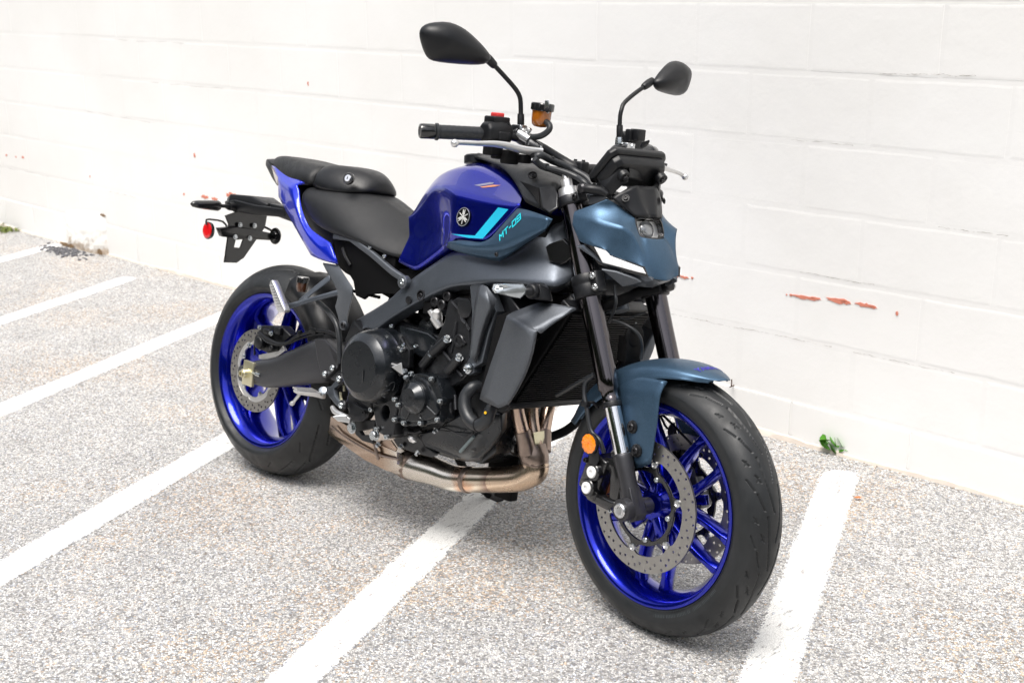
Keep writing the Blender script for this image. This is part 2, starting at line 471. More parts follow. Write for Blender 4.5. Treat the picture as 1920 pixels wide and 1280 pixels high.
def asphalt_nodes(m, n, l, b):
    g = n.new('ShaderNodeNewGeometry')
    v1 = n.new('ShaderNodeTexVoronoi'); v1.inputs['Scale'].default_value = 190; v1.inputs['Randomness'].default_value = 1
    v2 = n.new('ShaderNodeTexVoronoi'); v2.feature = 'DISTANCE_TO_EDGE'; v2.inputs['Scale'].default_value = 190
    nz = n.new('ShaderNodeTexNoise'); nz.inputs['Scale'].default_value = 260; nz.inputs['Detail'].default_value = 2
    wrp = n.new('ShaderNodeMix'); wrp.data_type = 'VECTOR'; wrp.inputs[0].default_value = .004
    l.new(g.outputs['Position'], nz.inputs['Vector'])
    l.new(g.outputs['Position'], wrp.inputs[4]); l.new(nz.outputs['Color'], wrp.inputs[5])
    l.new(wrp.outputs[1], v1.inputs['Vector']); l.new(wrp.outputs[1], v2.inputs['Vector'])
    s = n.new('ShaderNodeSeparateColor'); l.new(v1.outputs['Color'], s.inputs[0])
    r1 = n.new('ShaderNodeValToRGB'); l.new(s.outputs[0], r1.inputs[0])
    e = r1.color_ramp.elements
    e[0].position = 0; e[0].color = (.18, .177, .174, 1)
    e[1].position = 1; e[1].color = (.78, .768, .748, 1)
    for p, c in ((.10, (.23, .225, .222)), (.24, (.38, .373, .362)), (.55, (.51, .50, .485)), (.78, (.63, .62, .60))):
        q = e.new(p); q.color = (*c, 1)
    r1.color_ramp.interpolation = 'LINEAR'
    # some tan stones, more of them in patches
    big = n.new('ShaderNodeTexNoise'); big.inputs['Scale'].default_value = 1.6; big.inputs['Detail'].default_value = 4; l.new(g.outputs['Position'], big.inputs['Vector'])
    mrb = n.new('ShaderNodeMapRange'); mrb.inputs['From Min'].default_value = .48; mrb.inputs['From Max'].default_value = .66; mrb.inputs['To Min'].default_value = .02; mrb.inputs['To Max'].default_value = .38
    l.new(big.outputs['Fac'], mrb.inputs['Value'])
    lt = n.new('ShaderNodeMath'); lt.operation = 'LESS_THAN'; l.new(s.outputs[1], lt.inputs[0]); l.new(mrb.outputs[0], lt.inputs[1])
    mx = n.new('ShaderNodeMix'); mx.data_type = 'RGBA'; mx.blend_type = 'MULTIPLY'; mx.inputs[7].default_value = (1.0, .80, .62, 1)
    l.new(lt.outputs[0], mx.inputs[0]); l.new(r1.outputs[0], mx.inputs[6])
    # bluish stones
    gt = n.new('ShaderNodeMath'); gt.operation = 'GREATER_THAN'; gt.inputs[1].default_value = .8; l.new(s.outputs[2], gt.inputs[0])
    mb = n.new('ShaderNodeMix'); mb.data_type = 'RGBA'; mb.blend_type = 'MULTIPLY'; mb.inputs[7].default_value = (.88, .95, 1.08, 1)
    l.new(gt.outputs[0], mb.inputs[0]); l.new(mx.outputs[2], mb.inputs[6])
    # dark binder between the stones
    er = n.new('ShaderNodeMapRange'); er.inputs['From Min'].default_value = .01; er.inputs['From Max'].default_value = .14; l.new(v2.outputs['Distance'], er.inputs['Value'])
    mg = n.new('ShaderNodeMix'); mg.data_type = 'RGBA'; mg.inputs[6].default_value = (.19, .183, .176, 1)
    l.new(er.outputs[0], mg.inputs[0]); l.new(mb.outputs[2], mg.inputs[7])
    # slow tone changes
    sl = n.new('ShaderNodeTexNoise'); sl.inputs['Scale'].default_value = 3.2; sl.inputs['Detail'].default_value = 7; sl.inputs['Roughness'].default_value = .65; l.new(g.outputs['Position'], sl.inputs['Vector'])
    ms = n.new('ShaderNodeMapRange'); ms.inputs['From Min'].default_value = .3; ms.inputs['From Max'].default_value = .7; ms.inputs['To Min'].default_value = .88; ms.inputs['To Max'].default_value = 1.10; l.new(sl.outputs['Fac'], ms.inputs['Value'])
    fin = n.new('ShaderNodeMix'); fin.data_type = 'RGBA'; fin.blend_type = 'MULTIPLY'; fin.inputs[0].default_value = 1; l.new(mg.outputs[2], fin.inputs[6]); l.new(ms.outputs[0], fin.inputs[7])
    bp = n.new('ShaderNodeBump'); bp.inputs['Strength'].default_value = .7; bp.inputs['Distance'].default_value = .0020
    l.new(er.outputs[0], bp.inputs['Height'])
    # sparse dark spots (oil, gum, tar)
    sp = n.new('ShaderNodeTexVoronoi'); sp.inputs['Scale'].default_value = 9; l.new(g.outputs['Position'], sp.inputs['Vector'])
    sc_ = n.new('ShaderNodeSeparateColor'); l.new(sp.outputs['Color'], sc_.inputs[0])
    th = n.new('ShaderNodeMath'); th.operation = 'MULTIPLY'; th.inputs[1].default_value = .11; pw = n.new('ShaderNodeMath'); pw.operation = 'POWER'; pw.inputs[1].default_value = 5; l.new(sc_.outputs[0], pw.inputs[0]); l.new(pw.outputs[0], th.inputs[0])
    nzd = n.new('ShaderNodeMath'); nzd.operation = 'MULTIPLY_ADD'; nzd.inputs[1].default_value = .12; l.new(nz.outputs['Fac'], nzd.inputs[0]); l.new(sp.outputs['Distance'], nzd.inputs[2])
    sb = n.new('ShaderNodeMath'); sb.operation = 'SUBTRACT'; l.new(th.outputs[0], sb.inputs[0]); l.new(nzd.outputs[0], sb.inputs[1])
    ms2 = n.new('ShaderNodeMapRange'); ms2.inputs['From Min'].default_value = -.02; ms2.inputs['From Max'].default_value = .02; ms2.inputs['To Min'].default_value = 1; ms2.inputs['To Max'].default_value = .45; l.new(sb.outputs[0], ms2.inputs['Value'])
    f2 = n.new('ShaderNodeMix'); f2.data_type = 'RGBA'; f2.blend_type = 'MULTIPLY'; f2.inputs[0].default_value = 1; l.new(fin.outputs[2], f2.inputs[6]); l.new(ms2.outputs[0], f2.inputs[7]); fin = f2
    b.inputs['Roughness'].default_value = .85
    return fin.outputs[2], bp.outputs[0], er.outputs[0], g, s.outputs[2]

def asphalt_mat():
    m = bpy.data.materials.new('weathered asphalt'); m.use_nodes = True
    n, l = m.node_tree.nodes, m.node_tree.links; b = n['Principled BSDF']
    c, nr, h, g, cell = asphalt_nodes(m, n, l, b)
    l.new(c, b.inputs['Base Color']); l.new(nr, b.inputs['Normal'])
    return m
def line_mat():
    m = bpy.data.materials.new('worn white line paint'); m.use_nodes = True
    n, l = m.node_tree.nodes, m.node_tree.links; b = n['Principled BSDF']
    c, nr, h, g, cell = asphalt_nodes(m, n, l, b)
    w = n.new('ShaderNodeTexNoise'); w.inputs['Scale'].default_value = 60; w.inputs['Detail'].default_value = 5; w.inputs['Roughness'].default_value = .6
    mp = n.new('ShaderNodeMapping'); mp.inputs['Scale'].default_value = (1.8, .55, 1); mp.inputs['Rotation'].default_value = (0, 0, R(40)); l.new(g.outputs['Position'], mp.inputs[0]); l.new(mp.outputs[0], w.inputs['Vector'])
    w2 = n.new('ShaderNodeTexNoise'); w2.inputs['Scale'].default_value = 7; w2.inputs['Detail'].default_value = 3; l.new(g.outputs['Position'], w2.inputs['Vector'])
    ad = n.new('ShaderNodeMath'); ad.operation = 'MULTIPLY_ADD'; ad.inputs[1].default_value = .45; l.new(w2.outputs['Fac'], ad.inputs[0]); l.new(w.outputs['Fac'], ad.inputs[2])
    mr = n.new('ShaderNodeMapRange'); mr.inputs['From Min'].default_value = .80; mr.inputs['From Max'].default_value = .90; mr.inputs['To Min'].default_value = 1; mr.inputs['To Max'].default_value = .1; l.new(ad.outputs[0], mr.inputs['Value'])
    at = n.new('ShaderNodeAttribute'); at.attribute_name = 'edge'
    # ragged stone-by-stone edge: paint where edge distance (m) beats a per-stone random number
    cm = n.new('ShaderNodeMath'); cm.operation = 'MULTIPLY'; cm.inputs[1].default_value = .011; l.new(cell, cm.inputs[0])
    gtn = n.new('ShaderNodeMath'); gtn.operation = 'GREATER_THAN'; l.new(at.outputs['Fac'], gtn.inputs[0]); l.new(cm.outputs[0], gtn.inputs[1])
    # grain: the gaps between the stones take less paint
    gr = n.new('ShaderNodeMapRange'); gr.inputs['To Min'].default_value = .62; l.new(h, gr.inputs['Value'])
    m1 = n.new('ShaderNodeMath'); m1.operation = 'MULTIPLY'; l.new(mr.outputs[0], m1.inputs[0]); l.new(gtn.outputs[0], m1.inputs[1])
    m2 = n.new('ShaderNodeMath'); m2.operation = 'MULTIPLY'; l.new(m1.outputs[0], m2.inputs[0]); l.new(gr.outputs[0], m2.inputs[1])
    mx = n.new('ShaderNodeMix'); mx.data_type = 'RGBA'; mx.inputs[7].default_value = (.80, .80, .78, 1)
    l.new(m2.outputs[0], mx.inputs[0]); l.new(c, mx.inputs[6]); l.new(mx.outputs[2], b.inputs['Base Color'])
    bp = n.new('ShaderNodeBump'); bp.inputs['Strength'].default_value = .5; bp.inputs['Distance'].default_value = .0016; l.new(h, bp.inputs['Height']); l.new(bp.outputs[0], b.inputs['Normal'])
    return m
M_asph = asphalt_mat(); M_line = line_mat()

tag(mk('ground', ([(-120, -120, 0), (120, -120, 0), (120, 60, 0), (-120, 60, 0)], [[0, 1, 2, 3]]), M_asph, smooth=False), kind='structure')

TH = 1.9483982; LW = 0.116014
tl = Vector((math.cos(TH), math.sin(TH), 0)); nl = Vector((-math.sin(TH), math.cos(TH), 0))
def stripe(off, s0, s1, amp=.004):
    V, F = [], []
    n = int((s1 - s0) / .012)
    kl = kr = 0
    for i in range(n + 1):
        s = s0 + (s1 - s0) * i / n
        kl = kl * .93 + random.uniform(-1, 1) * .0010; kr = kr * .93 + random.uniform(-1, 1) * .0010
        wl = LW / 2 + kl + random.uniform(-1, 1) * .0017; wr = LW / 2 + kr + random.uniform(-1, 1) * .0017
        V += [tl * s + nl * (off + wl) + Vector((0, 0, .0009)), tl * s + nl * off + Vector((0, 0, .0043)), tl * s + nl * (off - wr) + Vector((0, 0, .0009))]
        if i: a = 3 * i; F += [[a - 3, a - 2, a + 1, a], [a - 2, a - 1, a + 2, a + 1]]
    return V, F, LW / 2, s1
def s_at(px):  # position along the stripe direction of a ground point
    return px[0] * tl.x + px[1] * tl.y
LOFF = [3.134278, 2.150881, 1.238050, .291107, -.677507, -1.620124]
ENDS = [(-3.891,1.263), (-2.72,1.112), (-1.888,1.238), (-0.8936,1.339), (0.2729,1.117), (1.283,1.142)]
for off, e in zip(LOFF, ENDS):
    sv, sf, hw_, s1_ = stripe(off, s_at(e) - 5.2, s_at(e))
    ob = tag(mk('parking_line', (sv, sf), M_line, smooth=False), kind='structure')
    ea = ob.data.attributes.new('edge', 'FLOAT', 'POINT')
    for i_, v_ in enumerate(ob.data.vertices):
        al = s1_ - (v_.co.x * tl.x + v_.co.y * tl.y)
        ea.data[i_].value = min(hw_ if i_ % 3 == 1 else 0.0, al)

# ---- painted block wall
def wall_mat(name, base, relief=1.0):
    m = bpy.data.materials.new(name); m.use_nodes = True
    n, l = m.node_tree.nodes, m.node_tree.links; b = n['Principled BSDF']
    g = n.new('ShaderNodeNewGeometry')
    a = n.new('ShaderNodeTexNoise'); a.inputs['Scale'].default_value = 9; a.inputs['Detail'].default_value = 9; a.inputs['Roughness'].default_value = .6; l.new(g.outputs['Position'], a.inputs['Vector'])
    c = n.new('ShaderNodeTexNoise'); c.inputs['Scale'].default_value = 85; c.inputs['Detail'].default_value = 4; l.new(g.outputs['Position'], c.inputs['Vector'])
    d = n.new('ShaderNodeTexNoise'); d.inputs['Scale'].default_value = 1.3; d.inputs['Detail'].default_value = 3; l.new(g.outputs['Position'], d.inputs['Vector'])
    mx = n.new('ShaderNodeMix'); mx.data_type = 'RGBA'
    mx.inputs[6].default_value = (base[0] * .95, base[1] * .945, base[2] * .935, 1); mx.inputs[7].default_value = (*base, 1)
    mr = n.new('ShaderNodeMapRange'); mr.inputs['From Min'].default_value = .35; mr.inputs['From Max'].default_value = .6; l.new(d.outputs['Fac'], mr.inputs['Value']); l.new(mr.outputs[0], mx.inputs[0])
    l.new(mx.outputs[2], b.inputs['Base Color'])
    ad = n.new('ShaderNodeMath'); ad.operation = 'MULTIPLY_ADD'; ad.inputs[1].default_value = .12; l.new(c.outputs['Fac'], ad.inputs[0]); l.new(a.outputs['Fac'], ad.inputs[2])
    bp = n.new('ShaderNodeBump'); bp.inputs['Strength'].default_value = .42 * relief; bp.inputs['Distance'].default_value = .0045; l.new(ad.outputs[0], bp.inputs['Height']); l.new(bp.outputs[0], b.inputs['Normal'])
    b.inputs['Roughness'].default_value = .55
    return m
M_wall = wall_mat('white masonry paint', (.85, .85, .84))
M_mortar = wall_mat('white painted mortar', (.84, .84, .83))
M_base = mat('bare concrete footing', (.62, .555, .49), .9, bump=.8, bscale=60, vary=.2, vscale=14)
M_lump = wall_mat('rough stained render', (.84, .83, .80), 2.2)
def stain(m):
    n, l = m.node_tree.nodes, m.node_tree.links; b = n['Principled BSDF']
    src = b.inputs['Base Color'].links[0].from_socket
    g = n.new('ShaderNodeNewGeometry'); s = n.new('ShaderNodeSeparateXYZ'); l.new(g.outputs['Position'], s.inputs[0])
    t = n.new('ShaderNodeTexNoise'); t.inputs['Scale'].default_value = 22; t.inputs['Detail'].default_value = 6; l.new(g.outputs['Position'], t.inputs['Vector'])
    a = n.new('ShaderNodeMath'); a.operation = 'MULTIPLY_ADD'; a.inputs[1].default_value = -3.2; l.new(s.outputs['Z'], a.inputs[0]); l.new(t.outputs['Fac'], a.inputs[2])
    r = n.new('ShaderNodeMapRange'); r.inputs['From Min'].default_value = .30; r.inputs['From Max'].default_value = .48; r.inputs['To Max'].default_value = .75; l.new(a.outputs[0], r.inputs['Value'])
    x = n.new('ShaderNodeMix'); x.data_type = 'RGBA'; x.inputs[7].default_value = (.36, .25, .15, 1); l.new(r.outputs[0], x.inputs[0]); l.new(src, x.inputs[6]); l.new(x.outputs[2], b.inputs['Base Color'])
stain(M_lump)
M_chip = mat('bare red masonry', (.62, .22, .15), .9, bump=.8, bscale=200, vary=.25, vscale=60)
M_dirt = mat('dirt', (.20, .13, .07), .95, bump=.8, bscale=120, vary=.5, vscale=50)
M_leaf = mat('weed leaf', (.07, .24, .015), .45, vary=.35, vscale=60)
M_moss = mat('moss', (.12, .15, .03), .9, vary=.4, vscale=60)
M_rust = mat('rusted steel', (.10, .06, .045), .7, .4, vary=.4, vscale=90)

wall = bpy.data.objects.new('block_wall', None); COL.objects.link(wall)
wall.location = wp(-1, 0)
tag(wall, 'white painted concrete block wall rising behind the motorcycle', 'wall')
WI = Matrix.Translation(-wall.location)
def wchild(o):
    o.parent = wall
    o.matrix_local = WI
    return o
S0, S1 = -7.5, 3.6
Z0, TILT, HB, LB = .148588, -.008209, .2032, .4064
mo = mk('mortar', prism([wp(S0, -.3, -.0005), wp(S1, -.3, -.0005), wp(S1, 4.2, -.0005), wp(S0, 4.2, -.0005)], NW * .2), M_mortar, smooth=False)
wchild(mo)
def block_mesh(seed):
    rnd = random.Random(seed)
    nx, nz = 6, 3
    w, h = LB - .008, HB - .008
    V, F = [], []
    b = .013
    for j in range(nz + 1):
        for i in range(nx + 1):
            x = -w / 2 + w * i / nx; z = -h / 2 + h * j / nz
            edge = i in (0, nx) or j in (0, nz)
            jx = rnd.uniform(-1, 1) * .0016; jz = rnd.uniform(-1, 1) * .0016
            V.append((x * (1 - 2 * b / w) + (jx if edge else 0), rnd.uniform(0, 1) * .0001, z * (1 - 2 * b / h) + (jz if edge else 0)))
    for j in range(nz):
        for i in range(nx):
            a = j * (nx + 1) + i; F.append([a, a + 1, a + nx + 2, a + nx + 1])
    ring = [i for i in range(nx + 1)] + [j * (nx + 1) + nx for j in range(1, nz + 1)] + [nz * (nx + 1) + i for i in range(nx - 1, -1, -1)] + [j * (nx + 1) for j in range(nz - 1, 0, -1)]
    prev = ring
    for dd, gx in ((.00005, .0040), (.0004, .0106), (.0050, .0112)):
        o = len(V)
        for q in ring:
            x, y, z = V[q]
            sx = (1 if x > 0 else -1) if abs(x) > w / 2 - 3 * b else 0
            sz = (1 if z > 0 else -1) if abs(z) > h / 2 - 3 * b else 0
            V.append((x + sx * gx, dd, z + sz * gx))
        k_ = len(ring)
        for i in range(k_): F.append([prev[i], prev[(i + 1) % k_], o + (i + 1) % k_, o + i][::-1])
        prev = [o + i for i in range(k_)]
    me = bpy.data.meshes.new('block'); me.from_pydata(V, [], F); me.materials.append(M_wall)
    me.polygons.foreach_set('use_smooth', [False] * len(me.polygons))
    bm = bmesh.new(); bm.from_mesh(me); bmesh.ops.recalc_face_normals(bm, faces=bm.faces)
    # face outwards = -y
    if sum(f.normal.y for f in bm.faces) > 0: bmesh.ops.reverse_faces(bm, faces=bm.faces)
    bm.to_mesh(me); bm.free()
    return me
BM = [block_mesh(i) for i in range(9)]
rw = random.Random(3)
SV = (1.227,1.063)[0]      # a vertical joint of course 4..5
for kz in range(-1, 9):
    zc = Z0 + (kz + .5) * HB
    s = SV - 30 * LB + (0 if kz % 2 == 0 else LB / 2) + LB / 2
    while s < S1 - LB / 2:
        if -5.9 < s < 2.75 and not (s > 2.1 and kz > 6):
            o = bpy.data.objects.new('block', rw.choice(BM)); COL.objects.link(o); o.parent = wall
            lip = .0035 if kz == -1 else rw.uniform(-.0004, .0004)
            o.matrix_local = WI @ Matrix.Translation(wp(s, zc + TILT * s, lip)) @ Matrix.Rotation(WA, 4, 'Z') @ Matrix.Rotation(-TILT + rw.uniform(-.001, .001), 4, Vector((0, 1, 0)))
        s += LB
# bare footing strip at the foot of the wall, wavy top
V, F = [], []
n = 420
for i in range(n + 1):
    s = S0 + (S1 - S0) * i / n
    h = .011 + .008 * math.sin(s * 2.1) + .004 * math.sin(s * 9) + rw.uniform(-1, 1) * .0025
    d = .008 + rw.uniform(0, 1) * .002
    V += [wp(s, -.01, d + .006), wp(s, max(h * .8, .004), d), wp(s, max(h, .006), .0035)]
    if i: a = 3 * i; F += [[a - 3, a, a + 1, a - 2], [a - 2, a + 1, a + 2, a - 1]]
wchild(mk('footing', (V, F), M_base))
# lumpy render patch low on the wall, left
V, F = [], []
pl, pr = (-3.871,-0.04309)[0], (-3.356,0.02702)[0]
nx, nz = 26, 20
rr_ = random.Random(5)
for j in range(nz + 1):
    for i in range(nx + 1):
        u, v = i / nx, j / nz
        prof = (1 - (2 * abs(u - .5)) ** 4) * (1 - v ** 5)
        out = .050 * max(prof, 0) * (.62 + .38 * (1 - v)) + rr_.uniform(-1, 1) * .0045 * (1.3 - v) - .006
        V.append(wp(pl + (pr - pl) * u + rr_.uniform(-1, 1) * .003, -.005 + .26 * v * (1 - .15 * (1 - u)), out))
for j in range(nz):
    for i in range(nx):
        a = j * (nx + 1) + i; F.append([a, a + 1, a + nx + 2, a + nx + 1])
pt = mk('render_patch', (V, F), M_lump, ang=80); wchild(pt)
def blob_patch(c, w, h, seed, out=.0012, m=None, name='paint_chip', n=18):
    rn = random.Random(seed); L = []
    for i in range(n):
        a = 2 * math.pi * i / n; q = 1 + rn.uniform(-.38, .38)
        L.append(wp(c[0] + w / 2 * math.cos(a) * q, c[1] + h / 2 * math.sin(a) * q, out + .0006))
    return wchild(mk(name, prism(L, NW * .003), m or M_chip, smooth=False))
chips = [((1.044,0.4795), .075, .011), ((1.088,0.4834), .03, .009), ((1.161,0.4887), .07, .016), ((1.19,0.4869), .03, .010), ((1.253,0.4892), .05, .012), ((1.279,0.4887), .022, .009),
         ((1,0.4793), .010, .006), ((0.9852,0.4785), .006, .004), ((0.552,0.4747), .045, .013), ((0.5917,0.4734), .03, .008), ((0.6243,0.4765), .010, .007), ((1.356,0.4825), .008, .012),
         ((-2.334,0.4383), .060, .018), ((-2.521,0.4323), .012, .012), ((-2.243,0.4372), .05, .014), ((-2.081,0.4725), .10, .022), ((-4.551,0.4647), .02, .012), ((-4.418,0.4657), .02, .010), ((-4.323,0.4703), .03, .014),
         ((-2.389,0.6395), .012, .024), ((-1.425,1.026), .010, .018), ((-3.498,0.4308), .008, .012)]
for i, (c, w, h) in enumerate(chips): blob_patch(c, w, h, i + 11)
# small brown gap above the render patch, and dirt along the foot of it
blob_patch((-3.397,0.225), .055, .014, 77, out=.004, m=M_dirt, name='hole')
for i, (c, w, h) in enumerate([((-3.8,0.001514), .10, .05), ((-3.719,-0.009752), .08, .04), ((-3.38,0.02364), .05, .06), ((-4.457,0.09629), .02, .14)]):
    blob_patch((c[0], max(c[1], .012)), w, h * .5, 90 + i, out=.052 if i < 3 else .001, m=M_dirt, name='dirt_stain')
# hairline cracks and lifted paint along some bed joints
M_crack = mat('crack shadow', (.34, .32, .30), .9)
def crack(p0, p1, seed, w=.0011, amp=.004):
    rn = random.Random(seed); n = max(12, int((p1[0] - p0[0]) / .006)); dz = 0; V, F = [], []; on = True; k_ = 0
    for i in range(n + 1):
        t = i / n; s = p0[0] + (p1[0] - p0[0]) * t; dz = dz * .9 + rn.uniform(-1, 1) * amp * .35
        z = p0[1] + (p1[1] - p0[1]) * t + dz; ww = w * max(.0, .45 + rn.uniform(-.5, 1.0) + .5 * math.sin(t * 23 + seed))
        V += [wp(s, z - ww / 2, .0022), wp(s, z + ww / 2, .0022)]
        if i: a = 2 * i; F.append([a - 2, a, a + 1, a - 1])
    wchild(mk('paint_crack', (V, F), M_crack, smooth=False))
for i, (a, b) in enumerate([((0.8287,0.1333), (0.9553,0.1268)), ((1.053,0.1241), (1.346,0.1274)), ((1.482,0.124), (1.764,0.1224)), ((0.5424,0.3375), (1.153,0.339)), ((1.225,0.3379), (1.544,0.3374)), ((-3.065,1.184), (-2.398,1.175)), ((-2.758,0.9763), (-2.082,0.9766)), ((-3.469,0.795), (-2.743,0.7739)), ((-3.294,0.3703), (-2.981,0.3678)), ((-4.665,0.3857), (-3.884,0.3855)),
                            ((1.028,0.5583), (1.279,0.5569)), ((0.9679,0.9577), (1.182,0.9577)), ((1.25,1.165), (1.529,1.167)), ((1.46,0.751), (1.671,0.7506))]):
    crack(a, b, i + 31, .0010 if i > 2 else .0018)
# rusty hook in the bed joint
hk = wchild(mk('hook', [loop_tube([wp((0.8033,0.1406)[0], (0.8033,0.1406)[1], -.01), wp((0.8033,0.1406)[0], (0.8033,0.1406)[1], .022), wp((0.8096,0.142)[0], (0.8096,0.142)[1] + .004, .024), wp((0.8086,0.164)[0], (0.8085,0.1676)[1], .022)], .0022, 8, 3)], M_rust))

# ---- loose debris, weeds
rn = random.Random(21)
dc = (-3.653,1.223)
parts = []
for i in range(160):
    x, y = dc[0] + rn.gauss(0, .13), dc[1] + rn.gauss(-.03, .035); q = rn.uniform(.004, .014)
    parts.append(lathe([(q * .6, -q * .3), (q, q * .1), (q * .5, q * .6)], (x, y, q * .2), (rn.uniform(-.4, .4), rn.uniform(-.4, .4), 1), 5))
tag(mk('debris', parts, mat('dark debris', (.10, .10, .11), .9, vary=.6, vscale=30), smooth=False), 'loose dark rubble on the asphalt at the foot of the lumpy wall patch', 'rubble', kind='stuff')
parts = []
for i in range(420):
    s_ = rn.uniform(-5.2, 2.3); d_ = abs(rn.gauss(0, .035)) + .012; q = rn.uniform(.0012, .0042)
    c_ = wp(s_, q * .3, d_)
    parts.append(lathe([(q * .6, -q * .4), (q, q * .1), (q * .5, q * .6)], c_, (rn.uniform(-.4, .4), rn.uniform(-.4, .4), 1), 5))
tag(mk('grit', parts, mat('loose grit', (.30, .26, .22), .9, vary=.6, vscale=30), smooth=False), 'loose grit and small stones lying along the foot of the wall', 'grit', kind='stuff')
def leaf(c, d, up, L, w):
    c = Vector(c); d = Vector(d).normalized(); u = Vector(up).normalized(); s = d.cross(u).normalized()
    V = [c, c + d * L * .3 + s * w * .42 + u * L * .06, c + d * L * .7 + s * w * .42 + u * L * .05, c + d * L - u * L * .08, c + d * L * .7 - s * w * .42 + u * L * .05, c + d * L * .3 - s * w * .42 + u * L * .06, c + d * L * .5 - u * L * .02]
    return V, [[0, 1, 6], [1, 2, 6], [2, 3, 6], [3, 4, 6], [4, 5, 6], [5, 0, 6]]
def weed(c, sc, label, n, seed, mt):
    rn = random.Random(seed)
    e = bpy.data.objects.new('weed', None); COL.objects.link(e); e.location = (c[0], c[1], 0)
    tag(e, label, 'weed')
    st = []
    for i in range(n):
        a = rn.uniform(0, 6.28); ln = rn.uniform(.006, .038) * sc
        tip = Vector((math.cos(a) * ln * .9, math.sin(a) * ln * .5, rn.uniform(.006, .030) * sc))
        st.append(loop_tube([(0, 0, 0), tip * .5 + Vector((0, 0, .004 * sc)), tip], .0009 * sc, 5, 3))
        for q in range(2):
            b = a + rn.uniform(-1.2, 1.2)
            mk('leaf', leaf(tip, (math.cos(b), math.sin(b), rn.uniform(-.1, .5)), (rn.uniform(.2, .9), rn.uniform(-1.2, -.5), .6), rn.uniform(.019, .027) * sc, rn.uniform(.026, .034) * sc), mt, e)
    mk('stem', st, mt, e)
weed((1.19,1.271), 1.35, 'small green weed growing at the foot of the wall right of the front wheel', 22, 4, M_leaf)
sg_ = (1.541,1.286)
e_ = mk('grass_sprout', [loop_tube([(sg_[0] + dx, sg_[1] - .004, 0), (sg_[0] + dx * 1.5, sg_[1] - .006, h_ * .6), (sg_[0] + dx * 3, sg_[1] - .004, h_)], [.0014, .0011, .0004], 5, 3) for dx, h_ in ((0, .055), (.003, .035), (-.004, .028), (.006, .018))], M_moss)
e_['kind'] = 'stuff'; e_['label'] = 'thin dry grass sprout at the wall foot, far right'; e_['category'] = 'grass'
tf = []
for i in range(160):
    c = (-4.552,1.277); x, y = c[0] + rn.uniform(-.22, .12), min(c[1] + rn.gauss(-.01, .03), 1.31); a = rn.uniform(0, 6.28)
    tf.append(leaf((x, y, .002), (math.cos(a), math.sin(a), rn.uniform(.2, 1.2)), (0, -.5, 1), rn.uniform(.015, .04), .012))
tag(mk('moss', tf, M_moss, smooth=False), 'green weeds and moss at the far left foot of the wall', 'moss', kind='stuff')
lf = mk('dry_leaf', leaf(tuple((1.419,0.9744)) + (.007,), (1, .5, .05), (.1, -.2, 1), .022, .013), mat('dry leaf', (.42, .14, .04), .7)); tag(lf, 'tiny dry orange leaf on the edge of the right white line', 'leaf')

# unseen foliage band added behind the camera, tall enough to darken the bike's reflections
M_unseen_foliage = mat('unseen foliage', (.045, .07, .03), .9, vary=.5, vscale=1.2)
rn = random.Random(9)
V, F = [], []
for i in range(5200):
    a = R(rn.uniform(182, 368)); d_ = rn.uniform(15, 19); h_ = (8.0 + 1.4 * math.sin(a * 9) + .8 * math.sin(a * 23)) 
    z_ = rn.uniform(0, h_); c_ = Vector((1.2 + math.cos(a) * d_, -1 + math.sin(a) * d_, z_)); q_ = rn.uniform(.45, .95); b_ = rn.uniform(0, 6.28)
    u_ = Vector((math.cos(b_), math.sin(b_), rn.uniform(-.4, .4))) * q_; v_ = Vector((rn.uniform(-.4, .4), rn.uniform(-.4, .4), 1)) * q_ * .8
    o_ = len(V); V += [c_ - u_, c_ - v_, c_ + u_, c_ + v_]; F.append([o_, o_ + 1, o_ + 2, o_ + 3])
tag(mk('unseen_foliage', (V, F), M_unseen_foliage, smooth=False), 'dark foliage band added unseen behind the camera to darken reflections', 'unseen_foliage', kind='stuff')

# ================================================================== MOTORCYCLE
moto = bpy.data.objects.new('motorcycle', None); COL.objects.link(moto)
tag(moto, 'blue and grey naked sport motorcycle leaning on its stand before the wall', 'motorcycle')
moto.location = (0, 0, .0016)
moto.rotation_euler = (-0.209124, 0, 0)

